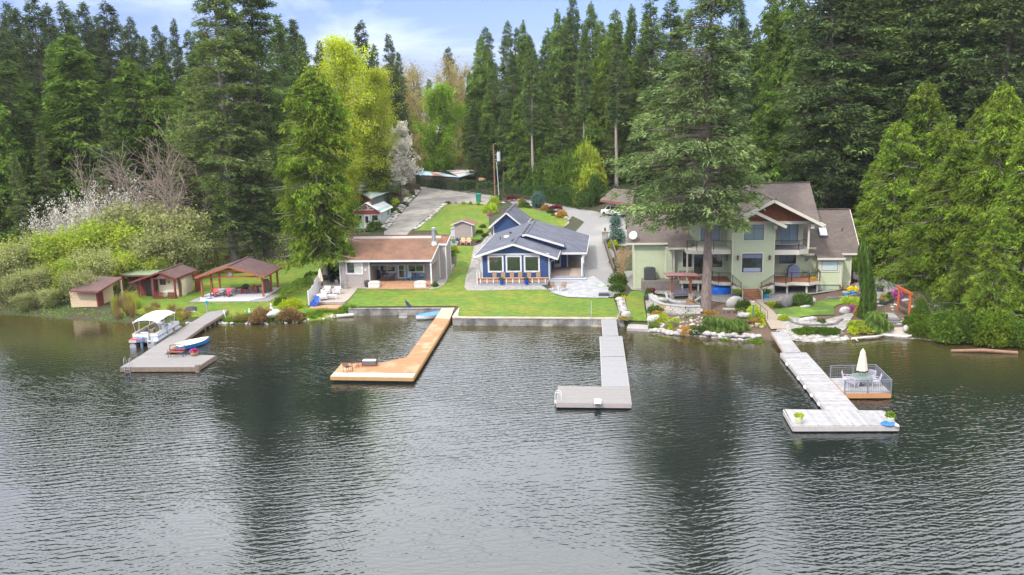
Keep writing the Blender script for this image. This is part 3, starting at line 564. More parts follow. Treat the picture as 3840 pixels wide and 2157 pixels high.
for px,D,top,lab in[(990,205,180,'pale budding tree with a fan of bare twigs right of the tall poplar'),(1030,215,185,'buff budding alder in the middle of the sky gap'),(1060,200,250,'budding tree with cream tufts left of the lime maple'),(1150,225,170,'hazy bare alder right of the lime maple'),(1175,210,215,'bare grey alder at the left foot of the right hand forest'),(960,200,230,'budding alder behind the white cherry'),(1125,240,190,'thin bare alder below the lone dark fir'),(1010,240,205,'distant budding alder at the bottom of the sky gap')]:
 pp=gy('P',px,top,D);hero('alder_tree',lab,pp[0],D,BUF,pp[2]-Ez(pp[0],D),1.1,rz=px*.7)
CH=broadleaf('cherry',11,3.4,9,14000,.28,'cone',.10,26,5,4,LF['blossom'],bark,asc=.35,fill=.55)
pp=gy('P',997,292,172);hero('cherry_tree','cone shaped cherry tree white with blossom near the far sheds',pp[0],172,CH,pp[2]-Ez(pp[0],172),.95)
CH2=broadleaf('cherry_wide',7,4.6,19,11000,.22,'vase',.12,24,5,4,LF['blossom'],bark,multi=3,asc=.6,fill=.35,lean=.4)
for px,D,top,h,lab in[(195,113,548,6.2,'wide white flowering cherry above the left shore thicket'),(145,112,562,6.5,'lower white flowering cherry at the left end of the blossom'),(290,114,530,6,'thin half opened white cherry right of the wide one')]:
 pp=gy('P',px,top,D);hero('cherry_tree',lab,pp[0],D,CH2,pp[2]-Ez(pp[0],D),.75,rz=px)
BARE=broadleaf('bare_alder',14,4.6,15,1500,.14,'vase',.2,24,6,5,LF['buff'],mat('alder_twigs',(.30,.235,.20),.9,.3,5),multi=2,asc=.8,lean=.25,bare=.6,thin=1.7)
for px,D,top,ws,lab in[(445,117,330,1.0,'bare pinkish alder against the dark firs left of the giant fir'),(385,116,390,1.0,'bare forked alder above the willow thicket'),(410,113,450,1.2,'low bare alder with red brown twigs in the willow thicket'),(232,118,410,.8,'leafless pale sapling standing in front of the widest cedar')]:
 pp=gy('P',px,top,D);hero('alder_tree',lab,pp[0],D,BARE,pp[2]-Ez(pp[0],D),ws,rz=px)
WIL=[broadleaf('willow%d'%k,6,3.6,50+k,9000,.25,'oval',.03,18,5,4,LF[['willow','sage','willow'][k]],bark4,multi=4,asc=.7,fill=.9,lean=.35)for k in range(3)]
for i,(px,D,top,h,k,lab)in enumerate([(250,108,568,6,0,'yellow green willow at the top of the shore thicket'),(330,108,585,6,0,'rounded willow thicket behind the small red shed'),(400,106,590,5,1,'olive willow behind the open sided red hut'),(180,106,588,6,0,'wide willow left of the brightest thicket'),(450,108,600,5,1,'grey green willow at the back of the left lawn'),(120,104,600,5,0,'pale willow in the left part of the thicket'),(60,103,620,5,1,'sage coloured willow near the left picture edge'),(10,101,640,5,1,'sage coloured willow cut by the left picture edge'),(230,101,640,4,1,'willow directly behind the tan boat shed'),(300,103,640,4,0,'willow leaning over the tan boat shed roof'),(160,99,660,4,0,'willow left of the tan boat shed'),(90,98,680,4,1,'willow hanging to the water left of the tan shed'),(30,97,700,4,1,'low willow at the left shoreline'),(195,96,690,3.5,1,'green willow brushing the roof of the tan boat shed'),(370,104,650,4,0,'low willow between the two red roofed sheds'),(120,95,730,3,1,'bare rooted willow dipping into the lake on the left'),(60,94.5,740,3,1,'low twiggy willow over the water at far left'),(-30,99,680,5,1,'willow outside the left corner of the lawn'),(-20,106,620,6,0,'tall willow at the left picture edge'),(340,113,530,8,1,'olive budding willow beside the white cherry'),(430,111,545,7,1,'brownish willow under the bare alders')]):
 pp=gy('P',px,top,D);D2=max(D,float(ys(pp[0]))+.8)
 hero('willow_shrub',lab,pp[0],D2,WIL[k],max(1.8,pp[2]-Ez(pp[0],D2)),1.15,rz=i*1.3,cat='shrub')
BR=clump('brush',3,3,4,4200,.22,LF['straw'])
for i,(px,py)in enumerate([(10,560),(45,575),(85,560),(30,600),(110,590),(-20,590),(70,535)]):
 pp=gg('P',px,py+30);plant('brush_shrub','rusty brown winter brush behind the shore thicket at far left','rusty brush at far left',pp[0],pp[1],(BR,None,3),3.2,1.1,cat='shrub')
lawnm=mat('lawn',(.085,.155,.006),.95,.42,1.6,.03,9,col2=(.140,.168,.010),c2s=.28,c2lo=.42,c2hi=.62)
lawnd=mat('greener_lawn',(.065,.125,.012),.9,.3,2.2,.02,12,col2=(.12,.20,.016),c2s=.4)  # greener, more mottled grass for the right hand garden lawn
def PG(v,pts,h=0.0):return[gg(v,x,y)[:2]for x,y in pts]
left_lawn=[gz('P',x,y,0.5)[:2]for x,y in[(300,788),(380,792),(470,795),(560,796),(640,797),(700,800),(760,800),(870,787)]]+PG('P',[(872,778),(775,775),(772,745),(825,700),(835,660),(700,655),(640,652),(560,636),(465,640),(440,680),(380,700),(300,742),(290,780)])
drape('lawn',left_lawn,lawnm,.05,.9,.1)
front=[(-17.1,90.0),(-6.0,89.0),(-5.55,88.6),(-5.5,84.5),(10.2,82.3)]
lf=[(-19.0,90.4)]+front+list(PG('B4',[(1670,1262),(1614,1113)]))+[gg('B4',x,y)[:2]for x,y in[(1300,1112),(1130,1105),(1000,1070),(930,1025),(600,1025),(230,1035),(90,1035),(60,1000),(75,900),(120,760),(160,570)]]+list(PG('B3',[(1900,372),(1640,380),(1650,480),(1855,500),(1850,620),(1760,780),(1690,900),(1600,950),(1480,968),(800,970),(640,962),(500,965),(440,1060),(350,1150),(290,1220)]))
drape('lawn',lf,lawnm,.05,.8)
drape('lawn',PG('B5',[(1150,1332),(1330,1190),(1480,1060),(1565,992),(1700,990),(2060,1000),(2120,1080),(2110,1330),(2000,1447),(1500,1447),(1430,1332)]),lawnm,.06,.9)
drape('lawn',PG('B6',[(300,800),(420,795),(560,815),(700,855),(850,905),(970,955),(988,1000),(960,1040),(905,1068),(700,1010),(480,940)]),lawnm,.06,.8)
drape('lawn',PG('C3',[(215,480),(300,350),(420,335),(545,372),(525,470),(545,680),(588,872),(280,856),(250,700)]),lawnm,.12,.6)
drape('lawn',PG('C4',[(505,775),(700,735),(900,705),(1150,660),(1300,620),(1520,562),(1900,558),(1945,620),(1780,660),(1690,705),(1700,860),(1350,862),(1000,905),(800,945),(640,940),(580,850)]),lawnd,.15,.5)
gravel=mat('gravel',(.27,.25,.225),.95,.35,9,.02,25,col2=(.20,.185,.165),c2s=.5)
asph=mat('driveway_asphalt',(.215,.21,.205),.9,.22,6,.006,40,col2=(.26,.25,.245),c2s=.22)
conc=mat('concrete',(.40,.38,.355),.85,.2,3,.006,20,col2=(.32,.305,.285),c2s=.8)
pave=mat('paving',(.22,.205,.195),.9,.3,5,.012,16,col2=(.27,.255,.24),c2s=1.3)
dirtm=mat('bark_mulch',(.105,.068,.045),.95,.45,5,.03,14)
rubble=mat('pale_gravel',(.31,.295,.275),.9,.5,6,.03,14,col2=(.20,.185,.17),c2s=3)
drape('gravel_drive',PG('B5',[(760,1340),(860,1240),(980,1090),(1110,960),(1190,880),(1240,800),(1218,755),(1400,770),(1700,800),(2240,885),(2240,960),(2060,992),(1700,975),(1560,975),(1400,1100),(1240,1220),(1100,1335),(1000,1447),(760,1447)]),gravel,.05,1.2)
drape('driveway',PG('B6',[(150,705),(300,675),(520,700),(700,740),(1000,795),(1300,838),(1420,868),(1830,950),(1840,1300),(1700,1330),(1640,1447)])+[gg('P',x,y)[:2]for x,y in[(1530,660),(1560,705),(1558,748),(1500,752),(1440,748),(1385,738),(1400,640),(1470,560),(1440,545)]]+list(PG('B6',[(905,1072),(995,1010),(985,950),(850,895),(640,835),(480,795),(250,760)])),asph,.09,1.1)
drape('garden_bed',PG('B6',[(230,740),(420,735),(640,790),(830,850),(960,920),(985,965),(880,915),(700,860),(450,800),(300,790)]),dirtm,.10,.6)
drape('side_gravel',[gg('B4',x,y)[:2]for x,y in[(230,1035),(90,1035),(60,1000),(75,900),(120,760),(160,570),(230,545),(330,420),(500,700),(930,1025),(600,1025)]],rubble,.07,.7)
drape('patio',[gg('B4',x,y)[:2]for x,y in[(930,1020),(1000,1070),(1130,1105),(1300,1112),(1560,1115),(1570,1000),(1400,880),(1280,940)]],mat('blue_grey_paving',(.33,.33,.35),.85,.2,4,.006,10,col2=(.26,.265,.28),c2s=1.5),.11,.8)
drape('side_path',PG('B3',[(1480,968),(1600,950),(1690,900),(1760,780),(1830,625),(1650,600),(1600,800),(1510,830),(1400,900)]),gravel,.07,.7)
drape('back_patio',PG('B3',[(1640,380),(1650,255),(1830,262),(1880,320),(1850,375)]),gravel,.07,.7)
drape('garden_soil',[gz('C3',x,y,.35)[:2]for x,y in[(640,1000),(900,1030),(1200,1060),(1500,1090),(2000,1130),(2500,1150)]]+[gz('C4',x,y,.35)[:2]for x,y in[(900,1320),(1500,1310),(2000,1290)]]+[gz('C5',x,y,.35)[:2]for x,y in[(600,1180),(1200,1200),(1560,1240)]]+list(PG('C5',[(1900,1000),(1500,850),(1200,380),(900,180),(500,60),(300,120),(100,300)]))+list(PG('C4',[(1900,350),(1250,480)]))+list(PG('C3',[(1700,520),(1200,640),(900,560),(640,640),(580,700)])),dirtm,.06,.8,.05)
drape('gravel_court',PG('C3',[(1050,440),(1050,290),(1400,230),(2230,230),(2230,470),(2000,560),(1700,520),(1540,480),(1300,430)]),rubble,.11,.6)
drape('gravel_court',PG('C4',[(330,330),(500,250),(900,250),(1400,260),(1500,300),(1250,450),(620,560),(330,600)]),rubble,.11,.6)
drape('path',PG('C3',[(185,0),(365,0),(380,150),(500,240),(900,290),(1040,290),(1040,440),(820,400),(640,400),(550,365),(420,330),(320,330),(215,200)]),pave,.13,.5)
drape('path',PG('C4',[(0,560),(300,560),(640,520),(1250,450),(1700,390),(2230,250),(2230,200),(1900,280),(1500,380),(1250,440),(960,500),(620,590),(330,620),(0,640)]),pave,.12,.4)
drape('terrace',PG('C5',[(80,60),(250,90),(400,190),(620,190),(900,220),(1080,300),(1060,350),(860,400),(700,470),(600,520),(520,640),(400,640),(400,450),(160,400),(100,320)]),pave,.14,.5)
drape('gravel_beach',[gz('C4',x,y,.12)[:2]for x,y in[(560,1200),(720,1000),(850,1030),(1500,1090),(1850,1000),(2050,900),(2070,1000),(1900,1200),(1750,1250),(1960,1345),(1200,1335),(900,1320),(700,1270)]],rubble,.16,.5)
drape('gravel_beach',[gz('C3',x,y,.12)[:2]for x,y in[(530,500),(600,500),(640,700),(760,760),(1500,720),(1500,780),(1100,800),(800,780),(640,800),(600,990),(560,700)]],rubble,.12,.5)
drape('pebble_shore',[gz('C5',x,y,.1)[:2]for x,y in[(60,1230),(600,1110),(1300,1100),(1400,1180),(1600,1240),(1560,1290),(1100,1230),(600,1180)]],mat('pebbles',(.33,.29,.25),.9,.5,8,.03,16),.08,.5)
white=mat('white_trim',(.62,.62,.62),.5,.06,4)
cream=mat('cream_trim',(.58,.55,.45),.55,.06,4)
bluew=mat('blue_siding',(.016,.052,.16),.6,.12,3)
bluetrim=mat('blue_grey_trim',(.22,.27,.36),.6,.1,3)
greenw=mat('sage_siding',(.45,.50,.32),.6,.07,3)
greend=mat('sage_foundation',(.36,.41,.29),.8,.12,4)
taupe=mat('taupe_siding',(.34,.29,.27),.7,.08,3)
tan_=mat('tan_wall',(.55,.42,.27),.75,.12,4)
creamw=mat('cream_wall',(.68,.60,.42),.7,.08,4)
mint=mat('mint_wall',(.30,.46,.40),.65,.08,3)
redwood=mat('red_brown_wood',(.17,.035,.025),.6,.2,4,stretch=(1,1,1))
cedarw=mat('cedar_wood',(.30,.085,.035),.6,.25,5)
rustshake=mat('rust_shakes',(.24,.07,.022),.75,.4,7)
deckw=mat('deck_boards',(.42,.24,.14),.7,.2,3)
deckb=mat('brown_deck_boards',(.30,.13,.065),.7,.2,3)
greyboard=mat('grey_boards',(.45,.43,.42),.8,.12,3,orand=.06)
black=mat('black_metal',(.018,.018,.020),.4,.1,5)
dgrey=mat('dark_grey',(.05,.05,.055),.5,.1,5)
frameb=mat('dark_window_frame',(.03,.024,.022),.4,.1,5)
zinc=mat('galvanised_metal',(.42,.44,.46),.35,.1,5,metal=.6)
copper=mat('lamp_metal',(.10,.055,.03),.5,.1,5)
foundc=mat('foundation_concrete',(.33,.33,.32),.9,.15,3)
sh_blue=mat_shingle('slate_blue_shingles','5f6272','4f5260','6b6e7c')
sh_brown=mat_shingle('brown_shingles','8f6850','795642','54423c')
sh_green=mat_shingle('grey_brown_shingles','6f635c','5f544e','524945',.36,.16)
sh_red=mat_shingle('mauve_shingles','6f5552','5e4644','4c3b3a')
def mat_glass(name,col,blinds=None,rough=.06):
 m=mat(name,col,rough,.35,1.2,spec=1.0)
 return m
glass=mat_glass('window_glass',(.022,.034,.024));glassc=mat_glass('curtained_glass',(.20,.30,.29));glassb=mat('blind_glass',(.50,.49,.42),.25,.08,3,spec=.8);glasst=mat('pale_shade_glass',(.45,.56,.52),.25,.06,3,spec=.8)
def pf(face,c):
 """plane coordinates (along, out, z) to local xyz"""
 return{'F':lambda a,o,z:(a,c-o,z),'R':lambda a,o,z:(c+o,a,z),'L':lambda a,o,z:(c-o,a,z),'B':lambda a,o,z:(a,c+o,z)}[face]
def pbox(mb,f,a0,a1,o0,o1,z0,z1,mi=0):
 P=[f(a,o,z)for a,o,z in[(a0,o0,z0),(a1,o0,z0),(a1,o1,z0),(a0,o1,z0),(a0,o0,z1),(a1,o0,z1),(a1,o1,z1),(a0,o1,z1)]]
 return mb.add(P,[(0,3,2,1),(4,5,6,7),(0,1,5,4),(1,2,6,5),(2,3,7,6),(3,0,4,7)],mi)
def siding(mb,face,c,a0,a1,z0,z1,h=.18,mi=0,top=None):
 """lap boards, each tilted out at its lower edge; top(a) gives a sloping upper limit"""
 f=pf(face,c);n=max(1,int(round((z1-z0)/h)));h=(z1-z0)/n
 for k in range(n):
  zl,zh=z0+k*h,z0+(k+1)*h;L0,L1=a0,a1
  if top is not None:
   L0,L1=top(zh)
   if L1-L0<.05:break
  mb.add([f(L0,.024,zl),f(L1,.024,zl),f(L1,.004,zh),f(L0,.004,zh),f(L0,0,zl),f(L1,0,zl)],[(0,1,2,3),(4,5,1,0)],mi)
def wallbox(mb,x0,x1,y0,y1,z0,z1,mi=0):mb.box(x0,x1,y0,y1,z0,z1,mi)
def window(par,face,c,a0,a1,z0,z1,tm=white,fm=white,gm=glass,split=(),hs=(),tw_=.11,name='window',head=0.0):
 f=pf(face,c);m=MB();t=tw_
 pbox(m,f,a0,a1,.002,.075,z1-t-head,z1);pbox(m,f,a0,a1,.002,.075,z0,z0+t)
 pbox(m,f,a0,a0+t,.002,.072,z0+t,z1-t-head);pbox(m,f,a1-t,a1,.002,.072,z0+t,z1-t-head)
 w_=m.build(name,tm,par)
 m=MB();pbox(m,f,a0+t,a1-t,.003,.030,z0+t,z1-t-head);m.build('pane',gm,w_)
 m=MB();s_=.045;A0,A1,Z0,Z1=a0+t,a1-t,z0+t,z1-t-head
 pbox(m,f,A0,A1,.012,.045,Z1-s_,Z1);pbox(m,f,A0,A1,.012,.045,Z0,Z0+s_);pbox(m,f,A0,A0+s_,.012,.043,Z0+s_,Z1-s_);pbox(m,f,A1-s_,A1,.012,.043,Z0+s_,Z1-s_)
 for q in split:x=A0+(A1-A0)*q;pbox(m,f,x-s_/2,x+s_/2,.012,.041,Z0+s_,Z1-s_)
 for q in hs:z=Z0+(Z1-Z0)*q;pbox(m,f,A0+s_,A1-s_,.013,.039,z-.018,z+.018)
 m.build('sash',fm,w_)
 return w_
def roof(par,polys,m,th=.10,ridge=None,name='roof'):
 out=[]
 for q in polys:
  b=MB();b.slab(q,th);out.append(b.build(name,m,par))
 if ridge:
  b=MB()
  for a,c_ in ridge:
   b.bar(np.array(a)+(0,0,.03),np.array(c_)+(0,0,.03),.26,.05)
  b.build('ridge_cap',m,out[0]if out else par)
 return out
def fascia(par,segs,m,w_=.05,h=.22,name='fascia'):
 for a,c_ in segs:
  b=MB();b.bar(a,c_,w_,h);b.build(name,m,par)
def gutterpipe(par,pts,m,r=.045):b=MB();b.tube(pts,r,6);b.build('downpipe',m,par)
def planks(par,x0,x1,y0,y1,z,m,w_=.14,along='x',th=.035,name='deck_board',gap=.008):
 """individual boards, one mesh shared"""
 L_=(x1-x0)if along=='x' else(y1-y0);S=(y1-y0)if along=='x' else(x1-x0);n=max(1,int(round(S/w_)));w2=S/n
 b=MB()
 if along=='x':b.box(0,L_,gap/2,w2-gap/2,-th,0)
 else:b.box(gap/2,w2-gap/2,0,L_,-th,0)
 me=b.mesh(name,m)
 for k in range(n):
  loc=(x0,y0+k*w2,z+rnd.uniform(-.003,.003))if along=='x' else(x0+k*w2,y0,z+rnd.uniform(-.003,.003))
  inst(name,me,par,loc)
def railing(par,pts,m,h=.95,post_r=.04,step=.13,name='railing',posts=True,bal=True,mid=True,top=.05):
 b=MB()
 for p,q in zip(pts[:-1],pts[1:]):
  p,q=np.array(p,float),np.array(q,float)
  b.bar(p+(0,0,h),q+(0,0,h),top,top)
  if mid:b.bar(p+(0,0,h-.14),q+(0,0,h-.14),.03,.03)
  if bal:b.bar(p+(0,0,.10),q+(0,0,.10),.03,.03)
 o_=b.build(name,m,par)
 if posts:
  b=MB();b.box(-post_r,post_r,-post_r,post_r,-.25,h+.02);me=b.mesh('post',m)
  for p in pts:inst('post',me,o_,tuple(map(float,p)))
 if bal:
  b=MB()
  for p,q in zip(pts[:-1],pts[1:]):
   p,q=np.array(p,float),np.array(q,float);n=int(np.linalg.norm(q-p)/step)
   for k in range(1,n):
    r_=p+(q-p)*k/n;b.box(r_[0]-.009,r_[0]+.009,r_[1]-.009,r_[1]+.009,r_[2]+.10,r_[2]+h-.14)
  b.build('balusters',m,o_,stuff=True)
 return o_
FB=Fr(gz('B4',245,900,1.4));RA=math.radians(ANG)
H=thing('blue_house','low deep blue house with slate shingles and three big white framed lake windows','house',FB.o,RA)
m=MB();m.box(0.0,7.98,.03,19.9,-.5,2.6);m.box(7.98,9.78,7.23,19.9,-.5,2.4);m.prism([(0,2.6),(7.98,2.6),(3.85,4.05)],.03,6.5);m.prism([(.1,2.6),(9.7,2.6),(4.8,4.35)],5.93,19.9)
w_=m.build('wall',bluew,H)
m=MB();siding(m,'F',0.03,0,8,-.5,2.78,.17);siding(m,'F',.03,0,8,2.95,4.0,.17,top=lambda z:(max(.0,(z-2.75)/.318),min(8,3.85+(4.05-z)/.345)))
siding(m,'R',8,.05,7.2,-.5,2.6,.17);siding(m,'F',7.21,8,9.8,-.5,2.4,.17);siding(m,'R',9.8,7.2,20,-.5,2.4,.17);siding(m,'L',-.0,0,20,-.5,2.6,.17)
m.build('siding',bluew,w_,stuff=True)
m=MB()
for x in(-.02,7.92):pbox(m,pf('F',.03),x,x+.12,.03,.06,-.5,2.78)
pbox(m,pf('F',.03),0.0,8.0,.03,.07,2.78,2.94);pbox(m,pf('F',7.2),9.7,9.82,.03,.06,-.1,2.4);m.build('corner_board',white,w_)
for a0 in(.72,2.86,5.0):window(H,'F',.03,a0,a0+1.9,.68,2.70,tw_=.15)
yb=19.5
roof(H,[[(-.85,-.55,2.70),(3.85,-.55,4.19),(3.85,5.3,4.19),(-.85,5.3,2.70)],[(-.85,5.3,2.70),(4.8,5.3,4.50),(4.8,yb,4.5),(-.85,yb,2.7)],[(3.85,-.55,4.19),(9.02,-.55,2.43),(9.02,6.6,2.43),(3.85,6.6,4.19)],[(4.8,5.3,4.5),(9.45,5.3,3.09),(9.45,8.0,3.09),(12.25,5.05,2.24),(12.25,yb,2.24),(4.8,yb,4.5)],[(8.8,5.0,2.19),(12.25,5.0,2.19),(9.45,8.0,3.07),(8.8,8.0,3.07)]],sh_blue,.12,[((3.85,-.55,4.19),(3.85,5.4,4.19)),((4.8,5.3,4.5),(4.8,yb,4.5))])
fascia(H,[((-.85,-.58,2.60),(3.85,-.58,4.08)),((3.85,-.58,4.08),(9.05,-.58,2.32)),((4.35,5.26,4.28),(4.8,5.26,4.40)),((4.8,5.26,4.40),(9.5,5.26,2.98)),((8.9,4.97,2.08),(12.3,4.97,2.08)),((-.88,-.55,2.6),(-.88,yb,2.6)),((9.06,-.55,2.33),(9.06,5.0,2.33)),((12.29,5.0,2.13),(12.29,yb,2.13))],white,.05,.24)
m=MB()
for k in range(7):vb=MB();vb.cbox((4.45,6.6+k*1.35,4.47),.32,.55,.14,0);vb.build('roof_vent',dgrey,H)
for k in range(2):vb=MB();vb.cbox((3.5,2.2+k*1.1,4.18),.32,.5,.13);vb.build('roof_vent',dgrey,H)
m.cbox((2.2,11.5,3.85),.3,.3,.2);m.cyl((1.2,8.6,3.2),(1.2,8.6,3.75),.06,.06,8);vent=m.build('vent_pipe',dgrey,H)
m=MB();m.blob((1.9,9.6,3.62),.38,1.1,.10,2,.03,2);m.build('skylight',mat('pale_dome',(.62,.58,.50),.4,.05),H,smooth=True)
for x in(.42,7.58):
 m=MB();m.box(x-.07,x+.07,-.10,.0,2.15,2.4);m.prism([(x-.11,2.4),(x+.11,2.4),(x,2.5)],-.16,.0);m.box(x-.045,x+.045,-.15,-.06,2.10,2.38);m.build('wall_lamp',black,H)
gutterpipe(H,[(-.85,-.4,2.5),(-.3,-.15,2.3),(-.12,-.06,2.0),(-.12,-.06,-.5)],white)
gutterpipe(H,[(9.0,.2,2.3),(8.2,.3,1.95),(8.12,.25,1.7),(8.12,.25,-.5)],white);gutterpipe(H,[(12.2,5.1,2.1),(11.95,5.1,1.7),(11.9,5.15,1.5),(11.9,5.15,.6)],white)
m=MB();f=pf('F',7.2);pbox(m,f,8.08,8.95,.03,.08,.0,2.15);d_=m.build('door',white,H);m=MB();pbox(m,f,8.22,8.80,.08,.09,.45,1.98);m.build('pane',glass,d_)
m=MB();pbox(m,f,8.86,8.90,.08,.13,.95,1.05);m.build('handle',zinc,d_)
a=FB.pl(1,21.5,'B4',495,212);e_=FB.pl(1,21.5,'B4',315,370);ax,az_,ex,ez=a[0],a[2],e_[0],e_[2];rx=2*ax-ex;ye=32.0
G_=thing('blue_garage','blue garage with steep slate roof behind the blue house','garage',FB.o,RA)
m=MB();m.box(ex+.55,rx-.55,22.0,ye-.6,-.2,ez+.25);m.prism([(ex+.55,ez+.25),(rx-.55,ez+.25),(ax,az_-.15)],22.0,ye-.6);w_=m.build('wall',bluew,G_)
m=MB();siding(m,'F',22.0,ex+.55,rx-.55,-.2,az_-.2,.17,top=lambda z:(ex+.55+max(0,(z-ez-.25))*(ax-ex-.55)/(az_-ez-.4),rx-.55-max(0,(z-ez-.25))*(ax-ex-.55)/(az_-ez-.4)));m.build('siding',bluew,w_,stuff=True)
m=MB();pbox(m,pf('F',22.0),ex+.53,ex+.67,.03,.06,-.2,ez+.3);m.build('corner_board',white,w_)
roof(G_,[[(ex,21.5,ez),(ax,21.5,az_),(ax,ye,az_),(ex,ye,ez)],[(ax,21.5,az_),(rx,21.5,ez),(rx,ye,ez),(ax,ye,az_)]],sh_blue,.12,[((ax,21.5,az_),(ax,ye,az_))])
fascia(G_,[((ex,21.47,ez-.12),(ax,21.47,az_-.12)),((ax,21.47,az_-.12),(rx,21.47,ez-.12)),((rx+.03,21.5,ez-.1),(rx+.03,ye,ez-.1)),((ex-.03,21.5,ez-.1),(ex-.03,ye,ez-.1))],white,.05,.2)
m=MB()
for k in range(3):m.cbox((ax-.35,24.5+k*2.4,az_-.14),.3,.5,.14)
m.build('roof_vent',dgrey,G_)
P_=H
planks(P_,8.02,11.85,1.0,7.2,.0,mat('weathered_boards',(.29,.23,.185),.8,.2,3,orand=.12),.15,'x',name='porch_board');planks(P_,9.82,11.85,7.2,19,.0,MT['weathered_boards'],.15,'x',name='porch_board')
m=MB();m.box(8.0,11.87,.86,.99,-.16,.02);m.box(8.0,11.87,.9,1.2,-.75,-.17);m.build('porch_beam',mat('orange_brown_beam',(.40,.17,.07),.7,.15),H)
m=MB();m.box(8.05,11.85,.7,.9,-.16,-.0);m.build('porch_edge',bluetrim,H)
for k in range(3):
 m=MB();m.box(8.05,12.35-.0,-.9+k*.5-.0,-.4+k*.5+(.4 if k==2 else 0),-.62+k*.17,-.50+k*.17);s_=m.build('step',greyboard,H)
 m=MB();m.box(8.05,12.35,-.93+k*.5,-.9+k*.5,-.78+k*.17,-.5+k*.17);m.build('riser',bluetrim,s_)
for y in(1.0,5.1):
 m=MB();m.box(11.7,11.86,y,y+.16,-.1,2.2);m.build('porch_post',white,H)
railing(H,[(11.82,1.2,0),(11.82,5.0,0)],bluetrim,.9,.05,.14)
m=MB();m.box(11.87,12.0,.8,19,-.9,-.02);m.build('porch_skirt',bluetrim,H)
planks(H,-.25,8.0,-2.0,-.03,-.2,MT['weathered_boards'],.14,'x',name='deck_board')
m=MB();m.box(-.3,7.95,-2.18,-2.06,-.42,-.22);m.build('deck_edge',bluetrim,H)
m=MB();m.box(-.2,7.95,-2.05,-1.95,-.12,.36);m.box(-.25,8.0,-2.2,-1.85,.36,.42);m.build('bench_rail',deckw,H)
for k in range(11):
 x=.12+k*.755;m=MB();m.box(x-.06,x+.06,-2.14,-2.06,-.2,.34);m.build('rail_block',white,H)
m=MB();m.box(-.32,-.22,-2.2,-2.08,-.5,1.25);m.box(-.32,-.22,-.4,-.28,-.5,1.1);m.bar((-.27,-2.14,1.2),(-.27,-.3,1.05),.06,.06);m.build('side_rail',white,H)
for k in range(5):
 m=MB();x=.4+k*1.85;m.box(x-.08,x+.08,-1.9,-1.7,-.9,-.24);m.build('deck_pier',dgrey,H)
FC=Fr(gz('B3',640,960,.9));H=thing('brown_roof_cottage','taupe cottage with long brown shingle roof, white trim and steel chimney','house',FC.o,RA)
m=MB();m.box(-3.6,.05,1.4,9.0,-.6,2.9);m.box(.05,7.45,4.43,9.0,-.6,2.55);m.prism([(1.4,2.55),(9.5,2.55),(9.5,4.0),(7.9,5.1)],-3.6,7.45,ax='x');w_=m.build('wall',taupe,H)
m=MB();siding(m,'F',1.4,-3.6,.05,-.6,3.0,.17);siding(m,'F',4.43,.05,7.4,.4,3.0,.17);siding(m,'R',7.45,4.4,9.0,-.5,3.5,.17);m.build('siding',taupe,w_,stuff=True)
m=MB();F_=pf('F',1.4);pbox(m,F_,-3.62,-3.5,.03,.06,-.6,3.0);pbox(m,F_,-.08,.08,.03,.07,-.6,3.1);m.box(7.3,7.46,1.1,1.26,.4,3.1);m.build('corner_board',white,w_)
zr,yr=5.12,8.3
roof(H,[[(-4.25,.95,3.28),(7.55,.95,3.28),(7.55,yr,zr),(-4.25,yr,zr)],[(-4.25,yr,zr),(7.55,yr,zr),(7.55,13.5,3.6),(-4.25,13.5,3.6)],[(7.55,5.6,4.44),(8.5,5.6,4.44),(8.5,yr,zr),(7.55,yr,zr)]],sh_brown,.11,[((-4.25,yr,zr),(8.5,yr,zr))])
fascia(H,[((-4.3,.92,3.15),(7.6,.92,3.15)),((7.6,.95,3.2),(7.6,5.6,4.35)),((-4.28,.95,3.2),(-4.28,yr,zr-.08)),((7.5,5.57,4.33),(8.55,5.57,4.33)),((8.53,5.6,4.35),(8.53,yr,zr-.08))],white,.05,.22)
m=MB();m.box(7.47,8.35,5.7,8.8,-.6,4.4);b_=m.build('chimney_chase',taupe,H)
m=MB();f=pf('F',5.7);pbox(m,f,7.45,7.58,0,.04,-.5,4.3);pbox(m,f,8.25,8.38,0,.04,-.5,4.3);m.box(8.35,8.39,5.68,5.82,-.5,4.3);m.box(8.35,8.39,8.6,8.8,-.5,4.3);m.build('corner_board',white,b_)
m=MB();m.lathe([(.55,-.3),(.34,.15),(.24,.18),(.24,1.55),(.30,1.56),(.30,1.62),(.22,1.66),(.22,1.78),(.30,1.8),(.0,1.9)],14,(6.95,5.6,4.55));m.build('chimney_pipe',zinc,H,smooth=False)
window(H,'F',1.4,-2.85,-.75,1.5,3.1,split=(.5,),tw_=.15);m=MB();pbox(m,pf('F',1.4),-1.75,-.95,.022,.034,1.7,2.9);m.build('window_blind',glassb,H)
window(H,'F',4.43,.35,2.45,1.15,2.62,split=(.5,),tw_=.12);window(H,'F',4.43,3.82,5.9,1.15,2.62,split=(.5,),tw_=.12)
m=MB();f=pf('F',4.43);pbox(m,f,2.56,2.70,.0,.06,.42,2.6);pbox(m,f,3.48,3.62,.0,.06,.42,2.6);pbox(m,f,2.56,3.62,.0,.06,2.5,2.62);pbox(m,f,2.70,3.48,.0,.05,.42,2.5)
d_=m.build('door',white,H);m=MB();pbox(m,f,2.80,3.38,.05,.06,1.5,2.42);pbox(m,f,2.80,3.38,.05,.06,.60,1.42);m.build('pane',glass,d_);m=MB();pbox(m,f,3.40,3.44,.05,.11,1.35,1.5);m.build('handle',zinc,d_)
m=MB();pbox(m,pf('F',1.4),-.55,-.38,.02,.08,1.95,2.15);m.build('wall_vent',white,H)
gutterpipe(H,[(-.05,.98,3.1),(-.02,1.25,2.8),(0,1.3,2.6),(0,1.3,-.5)],white)
